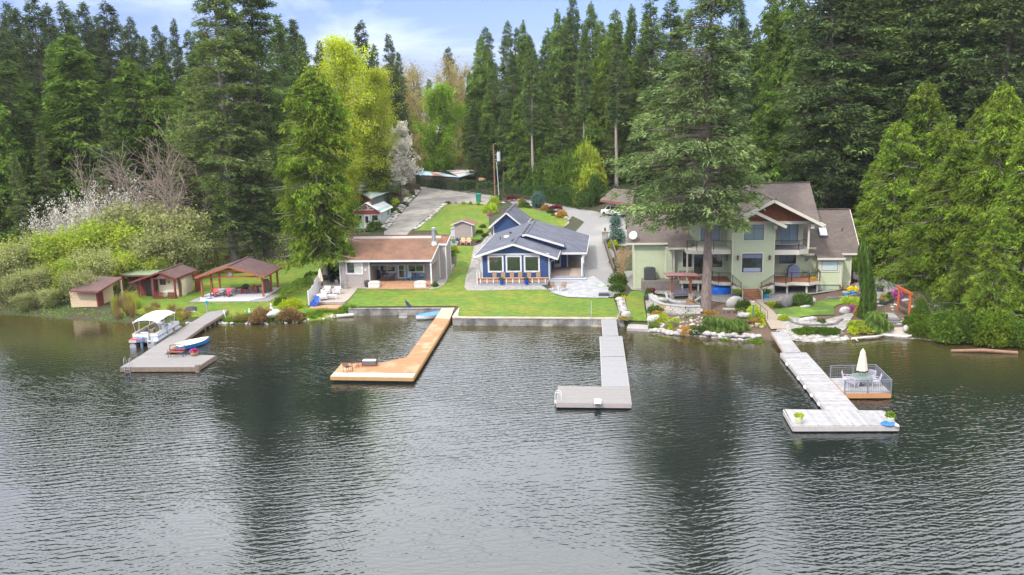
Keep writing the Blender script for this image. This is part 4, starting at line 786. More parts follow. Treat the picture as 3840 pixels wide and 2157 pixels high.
planks(H,.1,7.2,1.45,4.4,.42,deckw,.145,'x',name='deck_board')
m=MB();m.box(.1,7.2,1.4,1.44,-.5,.40);m.box(7.2,7.24,1.4,4.4,-.5,.42);m.build('deck_skirt',deckw,H)
for k in range(2):
 m=MB();m.box(1.2,5.4,.0+k*.5,1.4,-.5,.10+k*.16);m.build('step',deckw,H,label=None)
m=MB();m.box(-.05,1.18,.0,1.38,-.5,.12);m.box(5.42,7.2,.0,1.38,-.5,.12);m.build('side_step',deckw,H)
FG=Fr(gz('C3',2230,480,.9));H=thing('green_house','big sage green two storey house with grey brown roofs and rust shingled gable','house',FG.o,RA);GH=H
m=MB()
m.box(-.9,3.42,2.03,9,-.6,8.0)
m.box(3.42,7.0,5.5,9,-.6,8.0);m.box(-6.7,-.9,5.5,12,-.6,4.6);m.box(-4.9,-.9,6.2,12,4.6,7.6)
m.box(-11.0,-7.6,5.5,13,-.6,5.25);m.box(-7.6,-6.65,5.0,12,-.6,4.9)
m.box(7.0,12.15,5.5,13,.4,3.9);m.box(8.45,10.75,4.03,5.5,.75,3.8)
w_=m.build('wall',greenw,H)
m=MB();siding(m,'F',2.0,-.9,3.42,-.6,8.0,.18);siding(m,'F',5.48,3.42,8.45,-.3,4.6,.18);siding(m,'F',5.48,3.42,7.0,4.7,7.6,.18);siding(m,'F',5.48,-6.65,-.9,0,4.5,.18);siding(m,'F',6.18,-4.9,-.9,4.6,7.6,.18)
siding(m,'F',5.48,-11.0,-7.6,.2,5.2,.18);siding(m,'F',4.98,-7.6,-6.65,.2,4.85,.18);siding(m,'F',4.0,8.45,10.75,.78,3.75,.18);siding(m,'F',5.48,10.75,12.15,.75,3.9,.18);siding(m,'R',3.44,2,5.5,.7,8,.18);siding(m,'R',12.17,5.5,13,.75,3.9,.18);siding(m,'L',-11.02,5.5,13,.2,5.2,.18)
m.build('siding',greenw,w_,stuff=True)
m=MB();F0=pf('F',2.0);F5=pf('F',5.48);F4=pf('F',4.0)
for x in(-.93,3.30):pbox(m,F0,x,x+.15,.03,.06,-.6,7.9)
for x,z0,z1 in((-11.03,.0,5.2),(-7.7,.6,4.9),(12.05,.7,3.9),(7.9,.7,3.8)):pbox(m,F5,x,x+.14,.03,.06,z0,z1)
for x in(8.42,10.64):pbox(m,F4,x,x+.14,.03,.06,.78,3.75)
pbox(m,pf('F',4.98),-7.62,-7.5,.03,.06,.6,4.85);pbox(m,pf('F',4.98),-6.78,-6.63,.03,.07,-.1,4.85)
pbox(m,F0,-.95,3.45,.05,.09,7.72,7.98);m.build('corner_board',cream,w_)
m=MB();m.box(10.76,12.1,5.35,5.6,-.3,.72);m.box(8.5,10.7,4.1,5.4,-.4,.74);m.box(3.5,8.4,5.35,5.45,-.6,.2);m.build('foundation',greend,w_)
window(H,'F',2.0,.0,2.34,2.40,4.66,cream,frameb,glass,tw_=.13);window(H,'F',2.0,.12,2.42,5.82,8.02-.3,cream,frameb,mat('teal_curtain_glass',(.14,.20,.19),.12,.1,2,spec=1),split=(.5,),hs=(.76,),tw_=.13)
window(H,'F',5.48,4.46,6.5,2.7,4.1,cream,frameb,glass,split=(.5,),tw_=.12)
window(H,'F',5.48,4.5,6.6,4.9,7.5,cream,frameb,mat('curtained_door_glass',(.20,.30,.32),.15,.15,2,spec=1),split=(.5,),tw_=.13,name='balcony_door')
window(H,'F',4.0,8.6,10.55,2.15,3.85-.1,cream,frameb,glasst,hs=(.76,),tw_=.13)
window(H,'F',5.48,-5.85,-4.62,2.4,4.34,cream,frameb,glass,tw_=.12);window(H,'F',5.48,-2.65,-1.35,2.35,4.3,cream,frameb,glass,tw_=.12)
window(H,'F',5.48,-4.62,-2.65,1.62,4.34,cream,frameb,glass,split=(.5,),tw_=.12,name='sliding_door')
window(H,'F',6.18,-3.9,-1.6,5.2,7.3,cream,frameb,mat('blue_curtain_glass',(.13,.2,.23),.12,.1,2,spec=1),split=(.4,),tw_=.12)
m=MB();pbox(m,pf('F',2.0),.3,2.05,.022,.034,2.6,3.0);m.build('window_table',mat('tablecloth_blue',(.32,.38,.46),.6,.1),H)
m=MB();pbox(m,pf('F',2.0),.2,2.15,.022,.034,4.05,4.45);m.build('window_valance',mat('valance_blue',(.14,.17,.28),.7,.3,8),H)
for x in(-.32,2.95):
 m=MB();f=pf('F',2.0);pbox(m,f,x-.09,x+.09,.02,.2,3.85,4.22);pbox(m,f,x-.13,x+.13,.02,.26,4.22,4.28);pbox(m,f,x-.07,x+.07,.02,.08,4.28,4.36);m.build('wall_lamp',copper,H)
for x in(.3,1.9):
 m=MB();pbox(m,pf('F',2.0),x,x+.5,.02,.05,.9,1.1);m.build('wall_vent',greend,H)
m=MB();pbox(m,F5,7.45,7.5,.03,.05,3.0,3.5);m.bar((7.2,5.43,3.1),(7.75,5.43,3.4),.05,.08);m.bar((7.3,5.43,3.45),(7.6,5.43,3.15),.05,.06);m.build('wall_ornament',copper,H)
m=MB();f=F5
for a_ in(0,.14,.28,.42):pbox(m,f,-1.1+a_*.9,-1.06+a_*.9,.03,.05,3.2,3.75)
for a_ in(3.2,3.45,3.7):pbox(m,f,-1.1,-.68,.03,.05,a_,a_+.05)
m.build('wall_grille',black,H)
apx,apz=3.1,10.2;rz_,ry_=11.3,9.0
roof(H,[[(-8.5+2.4,3.4,7.62),(8.25,3.4,7.62),(8.25,ry_,rz_),(-6.1,ry_,rz_)],[(-6.1,ry_,rz_),(8.25,ry_,rz_),(8.25,14.6,7.6),(-6.1,14.6,7.6)],[(-1.75,1.2,7.72),(apx,1.2,apz),(apx,7.4,apz),(-1.75,3.9,7.72)],[(apx,1.2,apz),(8.1,1.2,7.60),(8.1,3.7,7.60),(apx,7.4,apz)],[(-1.85,.9,7.55),(1.2,.9,9.1),(1.2,4.0,9.1),(-1.85,4.0,7.55)],[(1.2,.9,9.1),(4.3,.9,7.55),(4.3,3.5,7.55),(1.2,3.5,9.1)],[(7.4,5.0,4.0),(8.2,5.0,4.0),(8.2,3.55,3.75),(11.0,3.55,3.75),(11.0,5.0,4.0),(12.95,5.0,4.0),(12.95,10.2,8.15),(7.0,10.2,8.15),(7.0,5.0,4.0)],[(7.0,10.2,8.15),(12.95,10.2,8.15),(12.95,15,4.3),(7.0,15,4.3)],[(-11.8,5.0,5.3),(-7.4,5.0,5.3),(-7.4,10.4,8.4),(-11.8,10.4,8.4)],[(-7.4,4.3,4.85),(-4.9,4.3,4.85),(-4.9,10.4,8.4),(-7.4,10.4,8.4)],[(-11.8,10.4,8.4),(-4.9,10.4,8.4),(-4.9,15,5.6),(-11.8,15,5.6)]],sh_green,.14,[((-6.1,ry_,rz_),(8.25,ry_,rz_)),((apx,1.2,apz),(apx,7.2,apz)),((7.0,10.2,8.15),(12.95,10.2,8.15)),((-11.8,10.4,8.4),(-4.9,10.4,8.4))])
m=MB();m.prism([(-1.0,7.75),(7.2,7.75),(apx,apz-.25)],2.5,2.62);g1=m.build('gable',rustshake,H)
m=MB()
for k in range(12):
 z=7.8+k*.19;a=(z-7.75)/(apz-.25-7.75)
 if a>.95:break
 L0,L1=-1.0+(apx+1.0)*a,7.2-(7.2-apx)*a;pbox(m,pf('F',2.5),L0,L1,0,.02,z,z+.16)
m.build('shakes',rustshake,g1,stuff=True)
m=MB();m.prism([(-.9,7.95),(3.4,7.95),(1.2,8.95)],1.7,1.82);m.build('gable',rustshake,H)
m=MB();m.box(3.4,7.3,2.35,2.5,7.55,7.85);m.build('gable_beam',cream,H)
fascia(H,[((-1.75,1.15,7.58),(apx,1.15,apz-.12)),((apx,1.15,apz-.12),(8.15,1.15,7.46)),((-1.9,.85,7.42),(1.2,.85,8.98)),((1.2,.85,8.98),(4.35,.85,7.42))],cream,.07,.30)
fascia(H,[((8.3,1.2,7.5),(8.3,3.5,7.5)),((7.0,4.95,3.9),(8.2,4.95,3.9)),((8.15,3.5,3.64),(11.05,3.5,3.64)),((11.0,4.95,3.9),(13.0,4.95,3.9)),((-11.85,4.95,5.2),(-7.4,4.95,5.2)),((-7.45,4.25,4.75),(-4.85,4.25,4.75)),((12.98,5,3.95),(12.98,10.2,8.05)),((-6.1,3.35,7.5),(-1.7,3.35,7.5))],cream,.06,.2,'gutter')
for x,y in((3.4,1.75),(7.15,1.9)):m=MB();m.box(x-.2,x+.2,y-.25,y+.25,7.15,7.62);m.build('gable_bracket',cream,H)
m=MB();m.box(6.82,7.0,2.3,2.48,4.9,7.5);m.build('balcony_post',cream,H)
m=MB();poly=[(3.45,2.1),(5.9,2.0),(7.1,3.0),(7.1,5.45),(3.45,5.45)];m.prism(poly,4.35,4.85,ax='z');m.build('balcony_floor',cream,H)
m=MB();m.prism([(3.45,2.2),(5.85,2.12),(7.0,3.06),(7.0,5.45),(3.45,5.45)],4.86,4.89,ax='z');m.build('balcony_decking',mat('grey_decking',(.16,.15,.16),.8,.1),H)
railing(H,[(3.5,2.15,4.87),(5.88,2.05,4.87),(7.02,3.02,4.87)],black,.98,.035,.12,bal=False)
m=MB();m.prism([(-5.6,2.7),(-4.6,2.2),(-.95,2.2),(-.95,6.1),(-5.6,6.1)],4.45,4.85,ax='z');m.build('balcony_floor',cream,H)
railing(H,[(-5.5,2.8,4.87),(-4.55,2.3,4.87),(-2.8,2.3,4.87),(-1.0,2.3,4.87)],black,.98,.035,.12,bal=False)
for x in(-5.45,-3.3):m=MB();m.box(x-.08,x+.08,3.0,3.16,1.5,4.45);m.build('balcony_post',cream,H)
def deck_poly(par,poly,z,nm='deck'):
 m=MB();m.prism(poly,z-.05,z,ax='z');d=m.build('deck_surface',deckb,par)
 for p,q in zip(poly,poly[1:]+poly[:1]):
  if max(p[1],q[1])>5.3 and min(p[1],q[1])>5.3:continue
  m=MB();m.bar((p[0],p[1]-.02,z-.2),(q[0],q[1]-.02,z-.2),.06,.34);m.build('deck_fascia',cream,d)
 return d
dR=[(3.47,2.0),(4.6,1.55),(5.3,2.15),(7.0,1.75),(8.3,2.75),(8.35,5.45),(3.47,5.45)];dz=1.48
d1=deck_poly(H,dR,dz);railing(H,[(*p,dz)for p in dR[:5]],black,.98,.04,.13,bal=False);railing(H,[(8.32,2.75,dz),(8.4,4.0,dz)],black,.98,.04,.13,bal=False)
dL=[(-6.2,5.45),(-6.2,3.2),(-4.2,3.2),(-2.8,3.0),(-2.2,2.15),(-.95,2.05),(-.95,5.45)];d2=deck_poly(H,dL,dz);railing(H,[(*p,dz)for p in dL[1:6]],black,.98,.04,.13,bal=False)
for x,y in((4.9,2.2),(6.9,2.2),(8.15,3.0),(3.6,2.5),(-5.9,3.5),(-4.2,3.4),(-2.6,3.2)):
 m=MB();m.box(x-.09,x+.09,y,y+.18,-.5,dz-.2);m.build('deck_post',cream,H);
for k in range(5):
 m=MB();m.box(.0,1.9,-.25+k*.32,2.0-(.0),-.3,.02+k*.18-.0);m.build('step',deckb,H)
m=MB();m.box(-.08,-.0,-.3,2.0,-.3,.95);m.box(1.9,1.98,-.3,2.0,-.3,.95);m.build('stair_cheek',cream,H)
for s_,x0,x1 in((-1,-.95,-.05),(1,3.3,2.0)):
 for k in range(4):
  xa=x0+(x1-x0)*k/4;xb=x0+(x1-x0)*(k+1)/4;m=MB();m.box(min(xa,xb),max(xa,xb),1.0,1.98,dz-.18-k*.16,dz-.04-k*.16);m.build('step',deckb,H)
 m=MB();m.bar((x0,.97,dz-.25),(x1,.97,.85),.06,.34);m.build('stair_stringer',cream,H)
 railing(H,[(x0,.95,dz),(x1,.95,.62)],black,.98,.035,.12)
m=MB();m.add([(9.05,6.75,5.62),(9.95,6.75,5.62),(9.95,7.75,6.45),(9.05,7.75,6.45)],[(0,1,2,3)]);q_=np.array([(9.05,6.75,5.62),(9.95,6.75,5.62),(9.95,7.75,6.45),(9.05,7.75,6.45)]);m=MB();m.slab([tuple(p)for p in q_],.16);s_=m.build('skylight',dgrey,H)
m=MB();m.slab([(9.12,6.83,5.72),(9.88,6.83,5.72),(9.88,7.67,6.42),(9.12,7.67,6.42)],.02);m.build('pane',mat('skylight_glass',(.55,.58,.62),.1,.05,spec=1),s_)
for x,y,z in((7.9,7.1,5.65),(11.6,7.6,6.1),(4.2,6.3,9.6)):m=MB();m.cyl((x,y,z-.1),(x,y,z+.3),.05,.05,8);m.cyl((x,y,z-.1),(x,y,z+.05),.12,.08,8);m.build('vent_pipe',dgrey,H)
gutterpipe(H,[(-7.3,4.35,4.6),(-7.0,4.8,4.3),(-6.95,4.92,4.0),(-6.95,4.92,.2)],cream);gutterpipe(H,[(10.9,3.6,3.5),(10.85,3.9,3.2),(10.85,3.95,.5)],cream)
p=FG.w((-11.1,5.3,5.45));m=MB();m.cyl((0,0,0),(0,0,.5),.03,.03,6);D_=thing('satellite_dish','pale round satellite dish at the left eave of the green house','satellite dish',p,RA)
m.build('mast',dgrey,D_);m=MB();m.lathe([(.0,0),(.2,.02),(.38,.08),(.48,.15),(.49,.16),(.38,.10),(.2,.04),(0,.02)],20,(0,0,0));o_=m.build('dish',mat('dish_grey',(.5,.52,.54),.4,.05),D_,smooth=True);o_.location=(0,0,.62);o_.rotation_euler=(math.radians(65),0,math.radians(-20))
d=gg('B5',520,1300);FW=Fr(d);H=thing('mint_cottage','small mint cottage with white metal roof, red gable and sunroom windows','house',d,RA)
m=MB();m.box(-1.8,2.5,.03,7.2,-1.2,2.85);m.prism([(-1.8,2.85),(2.5,2.85),(.32,4.0)],.03,7.2);w_=m.build('wall',mint,H)
m=MB();m.box(-1.82,2.52,-.03,.02,2.3,3.0);m.prism([(-1.5,3.0),(2.2,3.0),(.32,4.0)],-.03,.02);siding(m,'F',-.03,-1.8,2.5,2.3,3.0,.17);m.build('red_band',mat('brick_red_boards',(.26,.045,.035),.7,.1),w_)
for x0,x1,z1 in((-1.05,-.35,3.45),(-.28,.62,3.75),(.7,1.5,3.45)):window(H,'F',-.03,x0,x1,2.98,z1,white,white,mat('red_lattice',(.20,.06,.05),.6,.2),tw_=.05)
m=MB();f=pf('F',.03)
for x in(-1.84,2.42):pbox(m,f,x,x+.12,.03,.07,-1,3.0)
m.build('corner_board',white,w_)
window(H,'F',.03,-1.57,-.42,1.18,2.26,white,white,glass,tw_=.07);window(H,'F',.03,1.08,2.25,1.18,2.26,white,white,glass,tw_=.07)
m=MB();pbox(m,f,-.18,.78,.0,.06,0,2.27);d_=m.build('door',white,H);m=MB();pbox(m,f,.05,.55,.06,.07,.9,2.0);m.build('pane',glass,d_)
for k in range(4):window(H,'R',2.5,.15+k*.85,.95+k*.85,.3,2.5,white,white,mat('sunroom_glass',(.25,.30,.29),.15,.1,3,spec=1),split=(.5,),hs=(.5,),tw_=.06)
window(H,'R',2.5,4.6,6.0,1.4,2.5,white,white,glass,split=(.33,.66),tw_=.07)
wm_=mat('white_metal_roof',(.66,.68,.68),.45,.05)
roof(H,[[(-1.95,-.3,2.75),(.32,-.3,4.18),(.32,7.6,4.18),(-1.95,7.6,2.75)],[(.32,-.3,4.18),(2.8,-.3,2.62),(2.8,7.6,2.62),(.32,7.6,4.18)]],wm_,.06)
m=MB()
for k in range(14):y=-.25+k*.6;m.bar((.36,y,4.19),(2.78,y,2.67),.04,.05);m.bar((.28,y,4.19),(-1.93,y,2.8),.04,.05)
m.build('roof_seams',wm_,H,stuff=True)
m=MB();m.slab([(2.5,-.5,.05),(3.4,-.5,-.1),(3.4,6.5,.6),(2.5,6.5,.7)],.1);m.build('side_ramp',white,H)
Hh=thing('green_roof_house','dark green house with pale green metal roof behind the mint cottage','house',d,RA)
gl_,gr_,grr,glo=(-8.6,20,4.9),(-9.0,34,5.5),(.6,15.5,4.5),(.3,3.2,4.6)
P4=[FW.pl(2,5.0,'B5',300,765),FW.pl(2,5.0,'B5',600,903),FW.pl(2,5.0,'B5',852,815)];rdg=FW.pl(2,6.2,'B5',515,690)
gm=mat('pale_green_metal',(.36,.42,.38),.5,.05)
b=MB();A_,B_,C_=[np.array(q)for q in P4];D_=np.array(rdg)
b.slab([tuple(A_),tuple(B_),tuple(C_),tuple(D_)],.1);rr_=b.build('roof',gm,Hh)
m=MB()
for k in range(1,26):
 q=k/26;s0=A_+(B_-A_)*q;s1=D_+(C_-D_)*q;m.bar(s0+(0,0,.02),s1+(0,0,.02),.04,.05)
m.build('roof_seams',gm,rr_,stuff=True)
ctr=(A_+B_+C_+D_)/4;ins=[q*.93+ctr*.07 for q in(A_,B_,C_,D_)]
m=MB();m.prism([(q[0],q[1])for q in ins],-1.0,4.75,ax='z');m.build('wall',mat('dark_green_wall',(.06,.09,.085),.7,.1),Hh)
m=MB();m.bar(A_-(0,0,.15),B_-(0,0,.15),.06,.28);m.build('fascia',white,Hh);m=MB();m.bar(ins[0]-(0,.1,1.0),ins[1]-(0,.1,1.0),.06,.9);m.build('red_band',MT['brick_red_boards'],Hh)
p=gg('B5',415,1010);U_=thing('patio_umbrella','open cream patio umbrella between the mint cottage and the green roofed house','umbrella',p)
m=MB();m.cyl((0,0,0),(0,0,2.3),.03,.03,6);m.build('pole',white,U_);m=MB();m.lathe([(1.7,1.75),(1.0,2.1),(0,2.45),(0,2.42),(1.0,2.06),(1.68,1.73)],8);m.build('canopy',mat('cream_canvas',(.68,.62,.50),.8,.05),U_)
d=gg('B5',1680,1420);H=thing('garden_shed','small taupe shed with brown roof beside the blue house','shed',d,RA)
m=MB();m.box(-.15,2.55,0.03,2.9,-.6,2.05);m.prism([(-.15,2.05),(2.55,2.05),(1.15,2.5)],.03,2.9);w_=m.build('wall',taupe,H);m=MB();siding(m,'F',.03,-.15,2.55,-.3,2.05,.17);siding(m,'R',2.55,0,2.9,-.3,2.0,.17);m.build('siding',taupe,w_,stuff=True)
m=MB();f=pf('F',.03);pbox(m,f,-.17,-.07,.03,.06,-.5,2.05);pbox(m,f,2.46,2.57,.03,.06,-.5,2.05);m.build('corner_board',white,w_)
roof(H,[[(-.6,-.25,2.0),(1.15,-.25,2.62),(1.15,3.2,2.62),(-.6,3.2,2.0)],[(1.15,-.25,2.62),(2.95,-.25,1.95),(2.95,3.2,1.95),(1.15,3.2,2.62)]],mat_shingle('orange_brown_shingles','96705a','7c5c4a','66503f'),.08)
fascia(H,[((-.6,-.28,1.92),(1.15,-.28,2.54)),((1.15,-.28,2.54),(2.98,-.28,1.87))],white,.04,.13)
m=MB();m.box(-.75,-.17,.6,2.2,-.4,1.3);m.slab([(-.85,.5,1.2),(-.17,.5,1.5),(-.17,2.3,1.5),(-.85,2.3,1.2)],.06);m.build('lean_to',white,H)
c1,c2,c3,c4=[gz('B6',x,y,z)for x,y,z in((1410,685,6.6),(1845,738,6.6),(1890,560,7.8),(1590,530,7.8))]
H=thing('carport','open carport with grey brown shingle roof and red beam over the parked car','carport',c1)
rel=[tuple(np.array(q)-np.array(c1))for q in(c1,c2,c3,c4)]
b=MB();b.slab(rel,.14);b.build('roof',sh_green,H);m=MB();m.bar(np.array(rel[0])-(0,0,.22),np.array(rel[1])-(0,0,.22),.08,.2);m.build('beam',mat('red_beam',(.30,.07,.045),.6,.1),H)
for q in(.05,.97):
 for e0,e1 in(((rel[0],rel[1]),(rel[3],rel[2]))if q>.5 else((rel[3],rel[2]),)):
  s_=np.array(e0)+(np.array(e1)-np.array(e0))*q+(0,.3 if e0 is rel[0]else-.3,0);wz=Ez(s_[0]+c1[0],s_[1]+c1[1])-c1[2];m=MB();m.box(s_[0]-.09,s_[0]+.09,s_[1]-.09,s_[1]+.09,wz-.2,s_[2]-.2);m.build('post',redwood,H)
def W3(F,p):return F.w(p)
d=gz('B2',250,890,1.0);H=thing('picnic_pavilion','open redwood pavilion with mauve shingle roof over a white patio','pavilion',d,math.radians(-3.5));pavO=d
for x,y in((0,0),(7.0,0),(-.05,2.85),(7.0,2.8),(0,5.1),(7.0,5.1)):m=MB();m.box(x-.1,x+.1,y-.1,y+.1,-.3,2.3);m.build('post',cedarw,H,bevel=.01)
for y in(0,2.85,5.1):m=MB();m.box(-.3,7.3,y-.08,y+.08,2.22,2.38);m.build('tie_beam',cedarw,H)
for x in(0,7.0):m=MB();m.box(x-.07,x+.07,-.4,5.5,2.38,2.5);m.build('side_beam',cedarw,H)
roof(H,[[(-.45,-.5,2.42),(3.45,-.5,3.62),(3.45,5.7,3.62),(-.45,5.7,2.42)],[(3.45,-.5,3.62),(7.45,-.5,2.38),(7.45,5.7,2.38),(3.45,5.7,3.62)]],sh_red,.10,[((3.45,-.5,3.62),(3.45,5.7,3.62))])
fascia(H,[((-.45,-.53,2.32),(3.45,-.53,3.52)),((3.45,-.53,3.52),(7.45,-.53,2.28)),((-.47,-.5,2.33),(-.47,5.7,2.33)),((7.48,-.5,2.28),(7.48,5.7,2.28))],cedarw,.06,.2)
for s_ in(-1,1):m=MB();m.bar((3.45+s_*.12,-.05,2.42),(3.45+s_*.75,-.05,3.32),.1,.12);m.build('brace',cedarw,H)
m=MB();m.bar((1.2,-.04,2.9),(5.7,-.04,2.9),.08,.1);m.build('collar_beam',cedarw,H)
tt=thing('ship_wheel','decorative ship wheel with crossed oars in the pavilion gable','ornament',Fr(d,-3.5).w((3.45,-.2,2.62)),math.radians(-3.5))
m=MB();
for k in range(16):a,b_=2*math.pi*k/16,2*math.pi*(k+1)/16;m.bar((.2*math.cos(a),0,.2*math.sin(a)),(.2*math.cos(b_),0,.2*math.sin(b_)),.03,.03)
m.build('rim',zinc,tt);m=MB()
for k in range(4):a=math.pi*k/4;m.bar((-.3*math.cos(a),0,-.3*math.sin(a)),(.3*math.cos(a),0,.3*math.sin(a)),.025,.025)
m.build('spokes',zinc,tt)
FP_=Fr(d,-3.5)
def wsheet(nm,F,pts,z,th,m_,kind='structure'):
 b=MB();b.prism([tuple(F.w((x,y,0))[:2])for x,y in pts],F.o[2]+z-th,F.o[2]+z,ax='z');o=b.build(nm,m_);o['kind']=kind;return o
wsheet('patio_slab',FP_,[(.35,-1.5),(6.4,-1.6),(7.3,-.4),(7.25,5.3),(-.25,5.3),(-.3,0.0)],.0,.5,mat('white_patio',(.46,.46,.49),.8,.06,2,.004,8))
wsheet('patio_border',FP_,[(-.9,-1.75),(8.3,-2.0),(8.35,5.5),(-.5,5.5),(-.75,0)],-.12,.4,pave)
m=MB();q0,q1=FP_.w((.4,-1.72,-.08)),FP_.w((6.1,-1.78,-.08));m.cyl(q0,q1,.13,.11,8);tag(m.build('driftwood_log',mat('bleached_wood',(.50,.47,.43),.85,.2,5,.02,14)),'long bleached driftwood log lying along the front of the white patio','log')
d=gg('B1',1555,915,.0);H=thing('boat_hut','red framed hut with cream wall, little picket porch and mauve roof','hut',d,RA);FH=Fr(d)
m=MB();m.box(.1,2.75,1.0,4.2,-.3,2.35);w_=m.build('wall',creamw,H);m=MB();m.box(-2.3,.1,1.4,4.4,-.3,2.05);m.build('store_wall',redwood,H)
m=MB();m.box(-1.55,-.3,1.36,1.42,.0,1.75);m.build('store_opening_shade',dgrey,H)  # dark panel on the solid wall, painted as the shade inside the store
for x,y,z in((.1,0,2.4),(2.7,0,2.4),(-1.9,0.3,1.9),(-.15,.3,2.3),(2.7,1.0,2.4),(.1,.98,2.4)):m=MB();m.box(x-.09,x+.09,y-.09,y+.09,-.2,z);m.build('post',redwood,H)
rl=lambda x:3.25+(x-1.2)*.32 if x<1.2 else 3.25-(x-1.2)*.38
roof(H,[[(-2.5,-.3,2.02),(1.2,-.3,3.2),(1.2,4.9,3.2),(-2.5,4.9,2.02)],[(1.2,-.3,3.2),(3.1,-.3,2.48),(3.1,4.9,2.48),(1.2,4.9,3.2)]],sh_red,.09,[((1.2,-.3,3.2),(1.2,4.9,3.2))])
fascia(H,[((-2.5,-.33,1.92),(1.2,-.33,3.1)),((1.2,-.33,3.1),(3.1,-.33,2.38)),((3.13,-.3,2.4),(3.13,4.9,2.4))],redwood,.06,.18)
m=MB();m.box(-.1,2.8,-.1,.0,2.32,2.48);m.build('tie_beam',redwood,H);m=MB();m.prism([(.6,2.48),(1.9,2.48),(1.2,2.95)],-.06,-.02);m.build('gable_ornament',mat('carved_wood',(.20,.14,.11),.8,.4,12),H)
m=MB();m.box(.45,1.15,.93,.99,1.45,2.2);o1=m.build('window',redwood,H);m=MB();m.box(.55,1.05,.90,.93,1.55,2.1);m.build('pane',glass,o1)
m=MB();m.cyl((1.5,.97,1.75),(1.5,.90,1.75),.17,.17,12);m.build('wall_plaque',mat('orange_plaque',(.5,.22,.05),.6,.2),H)
for x,z in((2.0,2.1),(2.35,1.8),(2.1,1.55)):m=MB();m.cyl((x,.97,z),(x,.93,z),.06,.06,8);m.build('wall_plaque',dgrey,H)
for side in((.15,1.25),(1.9,2.7)):
 m=MB();m.box(side[0],side[1],-.14,-.1,.25,.32);m.box(side[0],side[1],-.14,-.1,.62,.69);pk=m.build('picket_rail',redwood,H);m2=MB();m2.prism([(-.045,.05),(.045,.05),(.045,.8),(0,.92),(-.045,.8)],-.02,.02);me_=m2.mesh('picket',redwood);n_=int((side[1]-side[0])/.14)
 for k in range(n_+1):inst('picket',me_,pk,(side[0]+(side[1]-side[0])*k/n_,-.16,0))
B_=thing('oval_table','white oval table standing on the porch of the red framed hut','table',FH.w((1.5,.45,.0)),RA);m=MB();m.lathe([(.0,.72),(.75,.72),(.75,.76),(0,.76)],20,sy=.42);m.build('tabletop',white,B_)
for sx in(-.4,.4):m=MB();m.box(sx-.03,sx+.03,-.03,.03,0,.72);m.build('leg',white,B_)
m=MB();m.box(3.0,3.04,1.0,1.9,.0,2.0);m.bar((3.02,1.05,1.2),(3.02,1.85,1.2),.05,.07);dd_=m.build('open_door',creamw,H);m=MB();m.box(3.55,3.6,3.0,4.3,-.1,2.5);q_=m.build('open_door',redwood,H)
m=MB();m.box(3.50,3.55,3.3,3.9,1.5,1.9);m.box(3.50,3.55,3.3,3.9,.95,1.3);m.build('notice',white,q_)
d2=FH.w((-5.4,3.0,0));H=thing('wood_store','low green roofed wood store between the red hut and the tan shed','shed',d2,RA)
roof(H,[[(0,0,2.25),(4.2,0,2.25),(4.2,1.9,2.5),(0,1.9,2.5)]],mat('green_metal_roof',(.20,.26,.17),.5,.1),.08);fascia(H,[((0,-.03,2.12),(4.2,-.03,2.12))],redwood,.05,.16)
m=MB();m.box(0,4.2,1.6,1.7,-.2,2.3);m.build('wall',dgrey,H)
for x in(.05,2.1,4.1):m=MB();m.box(x-.06,x+.06,.1,.22,-.3,2.2);m.build('post',redwood,H)
lm=mat('split_logs',(.20,.15,.11),.9,.45,4,.02,12);b=MB();b.cyl((0,0,0),(0,.4,0),.075,.07,6);lme=b.mesh('firewood_log',lm);k_=0
for r_ in range(9):
 for c_ in range(24):
  if rnd.random()<.06:continue
  inst('firewood_log',lme,H,(.35+c_*.152+(r_%2)*.07,.75+rnd.uniform(-.06,.06),.08+r_*.14),(0,rnd.uniform(0,3),0),(rnd.uniform(.8,1.05),)*3)
d=gg('B1',690,1030,.0);FT_=Fr(d);H=thing('boat_shed','tan plywood boat shed with mauve roof half hidden by willows','shed',d,RA)
m=MB();m.box(-3.15,.05,.03,3.2,-.4,1.75);w_=m.build('wall',tan_,H);m=MB();siding(m,'F',.03,-3.15,.05,-.3,1.75,.26);m.build('siding',tan_,w_,stuff=True)
m=MB();m.box(-.05,.12,-.02,.1,-.3,1.75);m.box(.05,.10,.1,1.1,-.3,1.9);m.build('corner_board',redwood,H);m=MB();m.box(1.1,1.25,3.0,3.15,-.2,2.5);m.build('post',creamw,H)
c=[FT_.pl(2,1.95,'B1',255,785),FT_.pl(2,1.85,'B1',695,800),FT_.pl(2,2.75,'B1',1068,580),FT_.pl(2,2.9,'B1',560,552)]
b=MB();b.slab([tuple(q)for q in c],.09);b.build('roof',sh_red,H);fascia(H,[(c[0]-(0,0,.1),c[1]-(0,0,.1)),(c[1]-(0,0,.1),c[2]-(0,0,.1))],redwood,.05,.16)
wallc=mat('old_concrete',(.27,.255,.235),.95,.3,2.5,.02,7,col2=(.12,.115,.11),c2s=.8,c2lo=.45,c2hi=.62)
wallt=mat('wall_cap',(.36,.33,.27),.95,.25,4,.01,15,col2=(.30,.25,.16),c2s=1.2)
